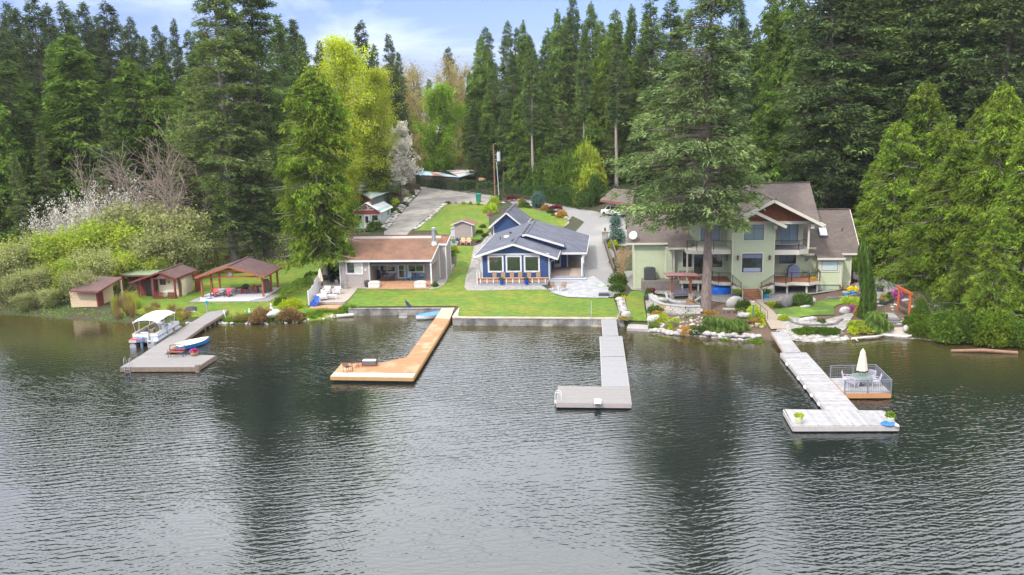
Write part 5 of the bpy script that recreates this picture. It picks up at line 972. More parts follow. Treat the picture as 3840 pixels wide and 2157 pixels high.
def seawall(nm,lab,pts,th,top,capm,nseg):
 r=thing(nm,lab,'sea wall',(pts[0][0],pts[0][1],0))
 o_=np.array(pts[0]);T=[0];
 for a,b in zip(pts[:-1],pts[1:]):
  a,b=np.array(a)-o_,np.array(b)-o_;L_=np.linalg.norm(b-a);d=(b-a)/L_;n_=np.array([-d[1],d[0]]);k=max(1,int(L_/nseg))
  for j in range(k):
   p=a+d*(L_*j/k+.006);q=a+d*(L_*(j+1)/k-.006);w_=rnd.uniform(-.012,.012)
   m=MB();m.prism([tuple(p-n_*w_),tuple(q-n_*w_),tuple(q+n_*th),tuple(p+n_*th)],-1.2,top-.09+rnd.uniform(-.004,.004),ax='z');m.build('wall_panel',wallc,r)
  m=MB();m.prism([tuple(a-n_*.05),tuple(b-n_*.05),tuple(b+n_*(th+.12)),tuple(a+n_*(th+.12))],top-.088,top,ax='z');m.build('cap',capm,r)
 return r
seawall('sea_wall','grey concrete sea wall along the lawn of the brown roofed cottage',[(-17.3,89.3),(-6.05,88.3)],.45,.76,wallc,2.4)
seawall('sea_wall','mottled concrete sea wall below the lawn of the blue house',[(-5.98,83.75),(10.75,81.45)],.55,.80,wallt,2.1)
seawall('sea_wall','short pale return wall joining the two lakeside walls beside the orange dock',[(-5.5,88.6),(-5.99,84.35)],.5,.79,mat('pale_concrete',(.50,.48,.44),.9,.2,3,.01,10),4)
def steps(lab,F,x0,x1,y0,n_,z0,dz,dy,mm,group=None):
 r=thing('concrete_steps',lab,'steps',F.w((x0,y0,0)),F.a,group)
 for k in range(n_):m=MB();m.box(0,x1-x0,k*dy,(k+1)*dy+.02,-.6,z0+k*dz);m.build('step',mm,r)
FS=Fr((0,0,0),-7.5)
p=gz('B3',1065,1335,.15);FX=Fr((p[0],p[1],0),-5);steps('two narrow concrete steps in the wall below the brown roofed cottage',FX,0,.85,0,2,.1,.25,.35,wallc)
p=gz('B4',875,1392,.1);FX=Fr((p[0],p[1],0),-8);steps('small concrete landing block against the wall below the blue house',FX,0,1.0,0,2,.18,.3,.3,wallt)
p=gz('B4',1385,1400,.1);FX=Fr((p[0],p[1],0),-8);steps('four concrete steps with a handrail beside the grey dock ramp',FX,0,1.15,0,4,.12,.2,.28,wallt)
r=thing('handrail','thin vertical steel handrail at the concrete steps by the grey dock','handrail',FX.w((-.03,.1,0)),FX.a);m=MB();m.cyl((0,0,-.5),(0,0,1.3),.02,.02,6);m.cyl((0,1.0,.6),(0,1.0,2.4),.02,.02,6);m.cyl((0,0,1.3),(0,1.0,2.3),.02,.02,6);m.build('pipe',zinc,r)
def clipx(poly,v):
 xs_=[]
 for(x0,y0),(x1,y1)in zip(poly,poly[1:]+poly[:1]):
  if(y0>v)!=(y1>v):xs_.append(x0+(v-y0)/(y1-y0)*(x1-x0))
 return(min(xs_),max(xs_))if len(xs_)>=2 else None
def strips(root,poly,ang,z,m,w_=.14,th=.04,name='plank',gap=.008,zf=None,mfun=None):
 """planks laid across an outline (root-local xy), each its own board cut to the outline"""
 c,s_=math.cos(ang),math.sin(ang);R=lambda p:(p[0]*c+p[1]*s_,-p[0]*s_+p[1]*c);Q=lambda p:(p[0]*c-p[1]*s_,p[0]*s_+p[1]*c)
 pl=[R(p)for p in poly];v0,v1=min(p[1]for p in pl),max(p[1]for p in pl);n_=max(1,int(round((v1-v0)/w_)));h=(v1-v0)/n_
 for k in range(n_):
  a,b=v0+k*h+gap/2,v0+(k+1)*h-gap/2;ia,ib=clipx(pl,a+1e-4),clipx(pl,b-1e-4)
  if not ia or not ib:continue
  P=[Q((ia[0],a)),Q((ia[1],a)),Q((ib[1],b)),Q((ib[0],b))];dz=rnd.uniform(-.002,.002)
  top=[(*p,(z if zf is None else zf(p))+dz)for p in P];bt=[(p[0],p[1],p[2]-th)for p in top]
  mb=MB();mb.add(top+bt,[(0,1,2,3),(7,6,5,4),(0,4,5,1),(1,5,6,2),(2,6,7,3),(3,7,4,0)]);mb.build(name,m if mfun is None else mfun(P),root)
def dock_edge(root,poly,z,h,m,th=.05,close=True,skip=(),zf=None):
 n_=len(poly)
 for i in range(n_ if close else n_-1):
  if i in skip:continue
  a,b=poly[i],poly[(i+1)%n_];za,zb=(z,z)if zf is None else(zf(a),zf(b));mb=MB();d=np.array(b)-np.array(a);d=d/np.linalg.norm(d);nn=np.array([d[1],-d[0]])*th/2
  mb.bar((a[0]+nn[0],a[1]+nn[1],za-h/2-.045),(b[0]+nn[0],b[1]+nn[1],zb-h/2-.045),th,h);mb.build('edge_beam',m,root)
def inset(poly,d):
 c=np.mean(np.array(poly),0);return[tuple(c+(np.array(p)-c)*(1-d/np.linalg.norm(np.array(p)-c)))for p in poly]
floatm=mat('dock_floats',(.02,.02,.022),.6,.2)
def dock(nm,lab,O,secs,cat='dock'):
 """secs: dicts(poly world xy, z or (z0,z1,y0,y1), ang, m, edge)"""
 r=thing(nm,lab,cat,(O[0],O[1],0))
 for s in secs:
  poly=[(p[0]-O[0],p[1]-O[1])for p in s['poly']];zf=None;z=s.get('z',.45)
  if 'ramp' in s:
   (za,pa),(zb,pb)=s['ramp'];pa=np.array(pa[:2])-O[:2];pb=np.array(pb[:2])-O[:2];L2=((pb-pa)**2).sum()
   zf=lambda p,za=za,zb=zb,pa=pa,pb=pb,L2=L2:za+(zb-za)*float(np.dot(np.array(p[:2])-pa,pb-pa)/L2)
  strips(r,poly,s['ang'],z,s['m'],s.get('w',.14),zf=zf,mfun=s.get('mfun'))
  dock_edge(r,poly,z,s.get('eh',.22),s['edge'],zf=zf)
  if s.get('float',True):
   m=MB();m.prism(inset(poly,.25),-.25,(z-.22),ax='z');m.build('float',floatm,r)
 return r
composite=mat('grey_composite',(.21,.198,.192),.8,.08,2.5,orand=.05);composite2=mat('cool_grey_composite',(.235,.235,.245),.8,.07,2.5,orand=.04);bleached=mat('bleached_planks',(.285,.28,.285),.85,.25,2,orand=.14)
cedarplank=mat('orange_planks',(.38,.165,.075),.7,.14,2,orand=.14,col2=(.45,.27,.16),c2s=.5,c2lo=.48,c2hi=.66,coord='Object');paleplank=mat('pale_tan_planks',(.50,.43,.36),.75,.08,2,orand=.05)
beamw=mat('weathered_beam',(.20,.15,.11),.9,.3,3,.01,10);beamo=mat('yellow_brown_beam',(.42,.25,.09),.75,.15,3);beamg=mat('grey_beam',(.42,.39,.37),.85,.15,4)
def W(v,pts,z):return[tuple(gz(v,x,y,z)[:2])for x,y in pts]
a1=W('B7',[(250,1240),(1640,1235),(1975,1025),(650,1005)],.45);b1=W('B7',[(650,1000),(1040,1012)],.45)+W('B7',[(1790,470),(1470,468)],.6);c1_=[b1[3],b1[2]]+W('B7',[(2150,262),(2185,215),(1850,245)],.8)
O=np.array([*a1[0],0]);aa=math.atan2(a1[1][1]-a1[0][1],a1[1][0]-a1[0][0])
dock('dock','grey composite dock with brown edge beams and a bench, leftmost of the four',O,[dict(poly=a1,ang=aa,m=composite,edge=beamw,z=.45,eh=.35,w=.15),dict(poly=b1,ang=aa,m=composite,edge=beamw,ramp=((.45,b1[0]),(.6,b1[3])),float=False,w=.15),dict(poly=c1_,ang=aa,m=composite,edge=beamw,ramp=((.6,b1[3]),(.85,c1_[4])),float=False,w=.15)])
bx,by=a1[2],a1[1]
m=MB();m.box(a1[1][0]-.15,a1[1][0]+.15,a1[1][1]-.15,a1[1][1]+.15,-.6,.62);tag(m.build('mooring_post',beamw),'dark square post on the front right corner of the left dock','post')
p=gz('B7',1225,640,.5);m=MB();m.cyl((p[0],p[1],-.5),(p[0],p[1],1.15),.13,.12,8);tag(m.build('mooring_post',beamw),'short brown mooring post between the pontoon boat and the left dock','post')
for i in range(6):
 q=i/5;x=b1[2][0]+(c1_[3][0]-b1[2][0])*q;y=b1[2][1]+(c1_[3][1]-b1[2][1])*q
 if y<88.3:m=MB();m.cyl((x-.1,y,-1.2),(x-.1,y,.5),.1,.1,8);tag(m.build('dock_pile',beamw),'dark wooden pile under the shore end of the left dock','pile','piles under the left dock')
p=gz('B7',2165,425,0);q=gz('B7',2115,215,1.1);m=MB();m.cyl(tuple(p),(q[0],q[1],1.15),.05,.04,6);tag(m.build('mooring_pole',white),'leaning white pole where the left dock meets the bank','pole')
def ladder(lab,p,rz,m_,w_=.45,up_=.75,loop=True):
 r=thing('swim_ladder',lab,'ladder',p,rz);m=MB()
 for x in(0,w_):m.tube([(x,.35,0),(x,.35,up_*.6),(x,.22,up_),(x,.0,up_),(x,-.1,up_*.7),(x,-.12,-.9)],.022,6)
 m.build('rails',m_,r);m=MB()
 for k in range(3):m.box(0,w_,-.15,-.05,-.75+k*.28,-.72+k*.28)
 m.build('rungs',m_,r);return r
ladder('chrome swim ladder at the front left corner of the leftmost dock',gz('B7',330,1240,.45),0,zinc)
P2=W('B8',[(180,1225),(1575,1245),(2200,250),(1955,240),(1475,900),(1020,1000),(380,995)],.5);O=np.array([*P2[0],0]);aa=math.atan2(P2[1][1]-P2[0][1],P2[1][0]-P2[0][0])
yy0=P2[0][1]
def mf(P):return paleplank if max((-math.sin(aa)*p[0]+math.cos(aa)*p[1])for p in P)<1.15 else cedarplank
rmp=[P2[3],P2[2]]+W('B8',[(2278,65),(2068,65)],.85)
dock('dock','orange cedar plank dock with a pale front strip, second from the left',O,[dict(poly=P2,ang=aa,m=cedarplank,mfun=mf,edge=beamo,z=.5,eh=.26,w=.145),dict(poly=rmp,ang=aa,m=mat('faded_orange_planks',(.50,.33,.24),.75,.1,2,orand=.06),edge=mat('dark_red_beam',(.20,.07,.04),.7,.1),ramp=((.5,rmp[0]),(.85,rmp[3])),float=False)])
p=gz('B8',1483,1270,.35);r=thing('notice_plate','small white notice plate on the front edge of the orange dock','sign',(p[0],p[1]-.06,.33),aa);m=MB();m.box(-.17,.17,-.02,0,-.12,.12);m.build('plate',white,r);m=MB()
for k in range(4):m.box(-.13,.13-.05*(k%2),-.024,-.02,-.085+k*.025,-.075+k*.025)
m.box(-.15,-.10,-.024,-.02,.05,.09);m.box(.10,.15,-.024,-.02,.05,.09);m.build('print',mat('grey_print',(.12,.13,.15),.6),r)
P3t=W('C6',[(95,1215),(1055,1225),(1028,1003),(120,990)],.4);P3m=W('C6',[(687,997),(1028,1000)],.4)+W('C6',[(935,345),(655,348)],.4);mid=[tuple((np.array(P3m[0])*.45+np.array(P3m[3])*.55)),tuple((np.array(P3m[1])*.45+np.array(P3m[2])*.55))]
P3g=W('C6',[(697,345),(885,343)],.42)+W('C6',[(855,103),(677,103)],.8);O=np.array([*P3t[0],0]);aa=math.atan2(P3t[1][1]-P3t[0][1],P3t[1][0]-P3t[0][0])
gp=lambda a,b,t:tuple(np.array(a)+(np.array(b)-np.array(a))*t)
dock('dock','pale grey T shaped dock with a small white diving step, below the blue house',O,[dict(poly=P3t,ang=aa,m=composite,edge=mat('mauve_grey_beam',(.34,.29,.28),.85,.1),z=.4,eh=.24,w=.15),dict(poly=[P3m[0],P3m[1],gp(mid[1],P3m[1],.01),gp(mid[0],P3m[0],.01)],ang=aa,m=composite2,edge=beamg,z=.4,w=.15),dict(poly=[mid[0],mid[1],P3m[2],P3m[3]],ang=aa,m=composite2,edge=beamg,z=.4,w=.15),dict(poly=P3g,ang=aa,m=composite2,edge=beamg,ramp=((.42,P3g[0]),(.8,P3g[3])),float=False,w=.15)])
q0=gz('C6',625,1230,.4);r=thing('diving_step','white plastic diving step on the front edge of the grey dock','step',(q0[0],q0[1],.4),aa);m=MB();m.box(-.25,.25,-.25,.75,.1,.16);m.build('tread',white,r,bevel=.02)
for x in(-.2,.2):m=MB();m.box(x-.03,x+.03,-.05,.6,0,.1);m.build('bracket',white,r)
ladder('white swim ladder at the left end of the grey dock',gz('C6',95,1150,.4)+(0,0,0),math.radians(-95),white,.5,.6)
P4t=W('C7',[(380,1240),(1680,1235),(1495,1052),(260,1035)],.45);P4m=W('C7',[(795,1045),(1180,1048)],.45)+W('C7',[(537,336),(222,338)],.45);t1=.42
m0,m1=gp(P4m[0],P4m[3],.56),gp(P4m[1],P4m[2],.56);P4g=W('C7',[(270,333),(470,331)],.46)+W('C7',[(280,80),(110,80)],.8);O=np.array([*P4t[0],0]);aa=math.atan2(P4t[2][1]-P4t[3][1],P4t[2][0]-P4t[3][0]);am=math.atan2(P4m[3][1]-P4m[0][1],P4m[3][0]-P4m[0][0])
dock('dock','white weathered dock with white fenders and two flower pots, rightmost of the four',O,[dict(poly=P4t,ang=am,m=bleached,edge=beamg,z=.45,eh=.32,w=.17),dict(poly=[P4m[0],P4m[1],m1,m0],ang=aa,m=bleached,edge=beamg,z=.45,eh=.3),dict(poly=[m0,m1,P4m[2],P4m[3]],ang=aa,m=bleached,edge=beamg,z=.455,eh=.3),dict(poly=P4g,ang=aa,m=bleached,edge=mat('pinkish_beam',(.42,.30,.25),.8,.1),ramp=((.46,P4g[0]),(.8,P4g[3])),float=False)])
fm=MB();fm.lathe([(.0,-.26),(.09,-.22),(.11,-.1),(.11,.1),(.09,.22),(0,.26)],10);fme=fm.mesh('dock_fender',white)
for i,(x,y)in enumerate([(305,480),(448,655),(528,762),(610,862),(700,970)]):
 p=gz('C7',x,y,.25);o=inst('dock_fender',fme,None,(p[0]-.03,p[1],.22),(math.radians(90),0,am-math.pi/2));tag(o,['white fender nearest the shore on the left side of the white dock','white fender at the joint of the white dock sections','middle white fender on the left side of the white dock','fourth white fender counted from the shore on the white dock','white fender nearest the outer platform of the white dock'][i],'fender','fenders along the white dock')
pw=W('C7',[(1010,838),(1580,835),(1385,640),(835,655)],.45);O=np.array([*pw[0],0])
sd_=dock('side_platform','square side platform with grey metal railing beside the white dock',O,[dict(poly=pw,ang=aa,m=bleached,edge=mat('orange_fascia',(.46,.22,.09),.7,.12),z=.47,eh=.34)],'platform')
L_=[(p[0]-O[0],p[1]-O[1],.47)for p in pw];railm=mat('grey_blue_rail',(.16,.17,.20),.5,.1)
mid_=lambda a,b,t=.5:tuple(np.array(a)+(np.array(b)-np.array(a))*t)
railing(sd_,[L_[0],mid_(L_[0],L_[1]),L_[1],mid_(L_[1],L_[2]),L_[2],mid_(L_[2],L_[3]),L_[3]],railm,.95,.04,.12)
def chair_metal(nm,lab,p,rz,fm_,sm_,group=None,w_=.58,h=.92,slats=7,cat='chair',slatm=None):
 r=thing(nm,lab,cat,p,rz,group);slatm=slatm or sm_
 m=MB();m.box(-w_/2+.04,w_/2-.04,-.24,.22,.41,.44);m.build('seat',sm_,r,bevel=.01)
 b=MB()
 for k in range(slats):x=-w_/2+.07+(w_-.14)*k/(slats-1);b.bar((x,.21,.46),(x,.33,h-.03),.034 if slats>1 else w_,.02)
 b.bar((-w_/2+.02,.335,h-.02),(w_/2-.02,.335,h-.02),.03,.05);b.build('backrest',slatm,r)
 for s_ in(-1,1):
  x=s_*w_/2;b=MB();b.tube([(x,.20,.0),(x,.20,.42),(x,.33,h)],.018,6);b.build('leg',fm_,r)
  b=MB();b.tube([(x,-.26,0),(x,-.24,.64)],.018,6);b.build('leg',fm_,r)
  b=MB();b.tube([(x,-.26,.64),(x,.0,.66),(x,.27,.62)],.02,6);b.build('armrest',fm_,r)
 return r
def chair_sling(nm,lab,p,rz,fm_,sm_,group=None,h=1.0,low=False):
 r=thing(nm,lab,'chair',p,rz,group)
 m=MB();m.slab([(-.25,-.25,.40),(.25,-.25,.40),(.25,.2,.37),(-.25,.2,.37)],.02);m.build('seat',sm_,r);m=MB();m.bar((0,.2,.38),(0,.38,h),.5,.02,upv=(0,1,0));m.build('backrest',sm_,r)
 for s_ in(-1,1):
  x=s_*.28;b=MB();b.tube([(x,.3,0),(x,.1,.40),(x,.38,h)],.016,6);b.build('leg',fm_,r);b=MB();b.tube([(x,-.34,0),(x,-.26,.40),(x,-.2,.60),(x,.22,.60)],.016,6);b.build('leg',fm_,r)
 return r
def adirondack(nm,lab,p,rz,m_,fr_=None,group=None,cush=None):
 r=thing(nm,lab,'chair',p,rz,group);fr_=fr_ or m_
 b=MB()
 for k in range(5):y=-.32+k*.125;z=.37-k*.035;b.box(-.27,.27,y,y+.11,z-.02,z)
 b.build('seat',m_,r)
 sb=MB()
 for k in range(5):
  x=-.24+k*.12;hh=.98-abs(k-2)*.055;sb.bar((x*.92,.22,.24),(x*1.12,.52,hh),.105,.02,upv=(0,1,0))
 b_=sb.build('backrest',m_,r)
 for s_ in(-1,1):
  b=MB();b.box(s_*.30-.03,s_*.30+.03,-.34,-.27,0,.54);b.build('leg',fr_,r);b=MB();b.bar((s_*.29,-.3,.33),(s_*.29,.55,.03),.03,.12);b.build('leg',fr_,r)
  b=MB();b.box(s_*.34-.07,s_*.34+.07,-.40,.34,.54,.57);b.build('armrest',fr_,r)
 if cush:b=MB();b.bar((0,.18,.36),(0,.46,1.0),.46,.07,upv=(0,1,0));b.box(-.23,.23,-.28,.16,.37,.43);b.build('cushion',cush,r)
 return r
def table_round(nm,lab,p,rad,h,tm,lm_,legs=4,group=None):
 r=thing(nm,lab,'table',p,0,group);m=MB();m.lathe([(0,h-.02),(rad,h-.02),(rad,h),(0,h)],20);m.build('tabletop',tm,r)
 for k in range(legs):a=2*math.pi*(k+.5)/legs;m=MB();m.tube([(rad*.7*math.cos(a),rad*.7*math.sin(a),0),(rad*.35*math.cos(a),rad*.35*math.sin(a),h*.5),(rad*.65*math.cos(a),rad*.65*math.sin(a),h-.02)],.016,6);m.build('leg',lm_,r)
 return r
def umbrella_closed(lab,p,h,cm,pole=zinc,base=dgrey,w_=.28):
 r=thing('closed_umbrella',lab,'umbrella',p);m=MB();m.cyl((0,0,0),(0,0,h),.022,.022,8);m.build('pole',pole,r);m=MB();m.lathe([(.28,0),(.28,.05),(.06,.1),(.04,.25)],14);m.build('base',base,r)
 m=MB();n_=14;V_=[]
 prof=[(w_,.42),(w_*.86,.55),(w_*.66,.75),(w_*.46,.88),(w_*.52,.885),(w_*.3,.96),(.03,.99)]
 for R_,z in prof:
  for k in range(n_):q=R_*(1+(.14 if k%2 else-.14));V_.append((q*math.cos(2*math.pi*k/n_),q*math.sin(2*math.pi*k/n_),z*h))
 m.add(V_,[(i*n_+k,i*n_+(k+1)%n_,(i+1)*n_+(k+1)%n_,(i+1)*n_+k)for i in range(len(prof)-1)for k in range(n_)]);m.build('canopy',cm,r)
 m=MB();m.blob((0,0,h),.05,.05,.05,1,0,1);m.build('finial',cm,r);return r
lil=mat('lilac_metal',(.48,.45,.54),.5,.08);beigec=mat('beige_canvas',(.64,.54,.42),.85,.08)
cx_,cy_,_=gz('C7',1212,742,.47);tz_=.47
table_round('patio_table','round glass topped table under the closed umbrella on the side platform',(cx_,cy_,tz_),.75,.72,mat('grey_green_glass',(.20,.25,.24),.15,.15,3,spec=1),lil)
umbrella_closed('closed cream umbrella standing through the glass table on the side platform',(cx_,cy_,tz_),2.75,mat('cream_umbrella',(.60,.52,.43),.85,.05),w_=.36)
for i,(a,lab)in enumerate([(155,'lilac metal chair at the left of the glass table'),(35,'lilac metal chair behind the glass table on the right'),(215,'lilac metal chair at the front left of the glass table'),(-20,'lilac metal chair tipped at the right of the glass table')]):
 r_=1.02;x,y=cx_+r_*math.cos(math.radians(a)),cy_+r_*math.sin(math.radians(a))*.9;chair_metal('patio_chair',lab+' on the side platform',(x,y,tz_),math.radians(a-90),lil,lil,'lilac chairs around the glass table',slats=6)
def pot(nm,lab,p,R_,h,pm,leaf=None,lh=.35,cat='planter',kind='ball',group=None,seed=1,lr=1.25,n_=260):
 r=thing(nm,lab,cat,p,rnd.uniform(0,3),group);m=MB();m.lathe([(R_*.68,0),(R_*.9,h*.35),(R_,h*.8),(R_*.92,h),(R_*.84,h),(R_*.8,h*.9),(0,h*.9)],14);m.build('pot',pm,r,smooth=False)
 if leaf:inst('plant',V(('pot',leaf,kind),lambda:clump('potplant_'+leaf,1,1,seed,n_,.3,LF[leaf],kind)),r,(0,0,h*.85),(0,0,0),(R_*lr,R_*lr,lh))
 return r
lime_pot=mat('lime_cream_pot',(.56,.56,.36),.5,.1);bluepot=mat('cobalt_pot',(.008,.05,.42),.25,.1);turq=mat('turquoise_pot',(.02,.30,.42),.35,.1);darkpot=mat('dark_pot',(.05,.055,.06),.5,.1);brightblue=mat('bright_blue_pot',(.01,.20,.50),.3,.1)
pot('flower_pot','pale green pot with a yellow green plant at the left end of the white dock',gz('C7',447,1205,.45),.24,.42,lime_pot,'chart',.3)
pot('flower_pot','pale green pot with white and green flowers at the right end of the white dock',gz('C7',1573,1205,.45),.24,.42,lime_pot,'grassy',.35)
p=gz('C7',1545,1222,.45);m=MB();m.lathe([(.0,0),(.3,.0),(.4,.04),(.3,.12),(0,.14)],16,sx=1.15);o=m.build('blue_bag',mat('blue_vinyl',(.01,.14,.50),.35,.1));o.location=tuple(p);tag(o,'flat blue float lying in front of the right hand pot on the white dock','float')
p=gz('C7',1655,1240,.45);m=MB();m.blob((0,0,.02),.13,.2,.1,3,.05,2);o=m.build('corner_bumper',white);o.location=tuple(p);tag(o,'white rubber bumper on the front right corner of the white dock','bumper')
p=gz('B7',1110,1062,.45);r=thing('garden_bench','red slatted garden bench with scrolled iron back on the left dock','bench',(p[0]+.0,p[1]-.0,.45),math.radians(-4));rw=mat('bench_red',(.30,.06,.035),.55,.12)
m=MB();
for k in range(5):m.box(0,1.35,k*.085,k*.085+.07,.42,.445)
m.build('seat',rw,r);m=MB();m.box(0,1.35,.48,.51,.50,.60);m.bar((0,.52,.93),(.67,.52,1.02),.04,.07);m.bar((.67,.52,1.02),(1.35,.52,.93),.04,.07);m.box(-.02,.03,.48,.53,.5,.95);m.box(1.32,1.37,.48,.53,.5,.95);m.build('backrest',rw,r)
m=MB()
for k in range(6):a0=.13+k*.22;m.tube([(a0+.09*math.cos(t_),.51,.75+.10*math.sin(t_))for t_ in np.linspace(0,6.28,9)],.012,4)
m.build('scrollwork',zinc,r)
for x in(0,1.33):
 for y in(.0,.45):m=MB();m.box(x,x+.04,y,y+.04,0,.42 if y<.2 else .5);m.build('leg',black,r)
 m=MB();m.tube([(x+.02,.0,.42),(x+.02,-.02,.62),(x+.02,.48,.66)],.02,5);m.build('armrest',black,r)
p=gz('B7',1590,1030,.45);r=thing('flower_basket','round wicker basket of pink and red flowers on the left dock','basket',p);m=MB();m.lathe([(.2,0),(.32,.15),(.34,.3),(.28,.31),(0,.28)],16);m.build('basket',mat('wicker',(.36,.22,.09),.8,.4,20),r);inst('flowers',clump('basket_flowers',.38,.33,4,420,.09,LF['pink']),r,(0,0,.25))
inst('flowers',clump('basket_flowers_red',.22,.2,6,160,.09,mat_leaf('red_flowers',(.6,.02,.05),(.5,.02,.1))),r,(.1,-.1,.4))
darkm=mat('dark_bronze',(.035,.026,.024),.5,.1)
p=gz('B8',470,1150,.5);chair_metal('deck_chair','dark bronze chair nearest the front left corner of the orange dock',p,math.radians(52),darkm,darkm,'bronze chairs on the orange dock',slats=7)
p=gz('B8',585,1075,.5);chair_metal('deck_chair','dark bronze chair turned inward beside the storage bench on the orange dock',p,math.radians(28),darkm,darkm,'bronze chairs on the orange dock',slats=7)
p=gz('B8',715,1060,.5);r=thing('storage_bench','dark metal storage bench with floral cushion on the orange dock','bench',p,math.radians(-5));m=MB();m.box(0,1.15,0,.5,.06,.42);m.build('box',mat('grey_wicker',(.12,.11,.11),.8,.3,18),r)
m=MB();m.box(.02,1.13,.02,.48,.42,.5);m.build('cushion',mat('floral_cushion',(.50,.58,.52),.9,.3,12),r,bevel=.02);m=MB()
for k in range(11):x=-.0+k*.115;m.bar((x,.52,.45),(x,.55,.92),.035,.03)
m.bar((-.02,.55,.93),(1.19,.55,.93),.035,.035);m.bar((-.02,.53,.5),(1.19,.53,.5),.03,.03);m.build('backrest',darkm,r)
for x in(-.03,1.17):
 for y in(0,.5):m=MB();m.box(x,x+.035,y,y+.035,0,.66 if y==0 else .95);m.build('leg',darkm,r)
 m=MB();m.box(x,x+.04,0,.53,.66,.69);m.build('armrest',darkm,r)
s0,s1,bw=gz('B7',425,785,.5),gz('B7',900,790,.5),gz('B7',1340,520,.5);hd=math.atan2(bw[1]-s1[1],bw[0]-s1[0])-math.pi/2
r=thing('pontoon_boat','white pontoon boat with blue stripes and a white canopy moored at the left dock','boat',(s0[0],s0[1],0),hd);BW,BL=2.5,6.0
bwh=mat('boat_white',(.66,.68,.72),.35,.06);bst=mat('boat_blue_stripe',(.02,.09,.42),.35,.05);alu=mat('aluminium',(.45,.45,.46),.35,.1,metal=.7)
for x in(.38,BW-.38):
 m=MB();m.cyl((x,-.35,.12),(x,BL-.7,.12),.31,.31,14);m.cyl((x,BL-.7,.12),(x,BL+.1,.25),.31,.06,14);m.cyl((x,-.36,.12),(x,-.30,.12),.31,.31,14);m.build('pontoon',alu,r,smooth=False)
m=MB();m.box(0,BW,0,BL-.1,.42,.50);m.build('deck',mat('boat_floor',(.40,.42,.42),.8,.1),r)
def panel(a,b):
 m=MB();m.bar((*a,.80),(*b,.80),.03,.56);pn=m.build('side_panel',bwh,r);m=MB();m.bar((*a,.82),(*b,.82),.036,.07);m.bar((*a,.70),(*b,.70),.036,.03);m.build('stripe',bst,pn);m=MB();m.bar((*a,1.12),(*b,1.12),.04,.04);m.bar((*a,.52),(*b,.52),.04,.04)
 for q in(0,.25,.5,.75,1):x,y=a[0]+(b[0]-a[0])*q,a[1]+(b[1]-a[1])*q;m.box(x-.018,x+.018,y-.018,y+.018,.5,1.14)
 m.build('rail',white,pn)
e_=.05
panel((e_,.5),(e_,4.0));panel((e_,4.4),(e_,BL-.5));panel((BW-e_,.5),(BW-e_,2.3));panel((BW-e_,2.9),(BW-e_,BL-.5));panel((e_,.5),(.85,.5));panel((1.75,.5),(BW-e_,.5));panel((e_,BL-.5),(.8,BL-.45));panel((1.6,BL-.45),(BW-e_,BL-.5));panel((.9,.1),(1.7,.1))
cm_=mat('canopy_canvas',(.52,.53,.60),.85,.04);m=MB();n_=9;V_=[]
for j in range(8):
 y=.7+(4.9-.7)*j/7
 for i in range(n_):u=i/(n_-1)*2-1;V_.append((BW/2+u*1.22,y,2.55-.32*abs(u)**3-.16*((j-3.5)/3.5)**4+.02*math.sin(j*2.2)))
m.add(V_,[(j*n_+i,j*n_+i+1,(j+1)*n_+i+1,(j+1)*n_+i)for j in range(7)for i in range(n_-1)]);o=m.build('canopy',cm_,r);sd2=o.modifiers.new('thick','SOLIDIFY');sd2.thickness=.03
for x in(.05,BW-.05):
 for y0,y1 in((1.2,.8),(1.9,2.2),(4.2,4.8)):m=MB();m.cyl((x,y0,1.12),(x,y1,2.26),.022,.022,6);m.build('canopy_pole',white,r)
seatm=mat('boat_seat',(.52,.49,.44),.7,.2,4);khaki=mat('khaki_seat',(.30,.26,.17),.8,.3,5)
def bseat(x0,x1,y0,y1,back,mm_):
 m=MB();m.box(x0,x1,y0,y1,.5,.85);
 if back=='l':m.box(x0,x0+.14,y0,y1,.85,1.2)
 if back=='r':m.box(x1-.14,x1,y0,y1,.85,1.2)
 if back=='f':m.box(x0,x1,y1-.14,y1,.85,1.25)
 if back=='b':m.box(x0,x1,y0,y0+.14,.85,1.25)
 m.build('seat',mm_,r,bevel=.04)
bseat(.1,.7,.6,2.3,'l',seatm);bseat(.75,1.5,.65,1.25,'b',seatm);bseat(1.75,2.35,.6,1.9,'r',seatm);bseat(.2,.75,3.4,5.2,'l',khaki);bseat(1.0,1.5,3.2,3.75,'b',khaki);bseat(1.7,2.35,4.4,5.3,'r',seatm)
m=MB();m.box(1.65,2.3,3.6,4.1,.5,1.3);m.build('console',bwh,r,bevel=.05);m=MB()
for k in range(10):a,b_=2*math.pi*k/10,2*math.pi*(k+1)/10;m.cyl((1.95+.2*math.cos(a),3.5,1.3+.2*math.sin(a)),(1.95+.2*math.cos(b_),3.5,1.3+.2*math.sin(b_)),.018,.018,5)
m.bar((1.75,3.5,1.3),(2.15,3.5,1.3),.03,.03);m.build('steering_wheel',black,r)
m=MB();m.box(1.0,1.45,-.55,-.05,.55,1.0);m.box(1.12,1.32,-.45,-.15,-.5,.55);m.build('outboard_motor',mat('motor_blue_grey',(.14,.18,.28),.35,.15),r,bevel=.08)
m=MB();m.box(.05,.75,-.35,.25,.5,.72);m.build('fuel_box',mat('bin_grey',(.45,.45,.46),.6),r);m=MB();m.box(.1,.7,-.3,.2,.72,.8);m.build('red_lid',mat('red_lid',(.55,.06,.05),.5,.2),r)
m=MB();m.tube([(1.75,-.2,1.0),(1.75,-.3,-.4)],.02,6);m.tube([(2.15,-.2,1.0),(2.15,-.3,-.4)],.02,6)
for k in range(4):m.bar((1.75,-.27,-.2+k*.27),(2.15,-.27,-.2+k*.27),.05,.03)
m.build('ladder',white,r)
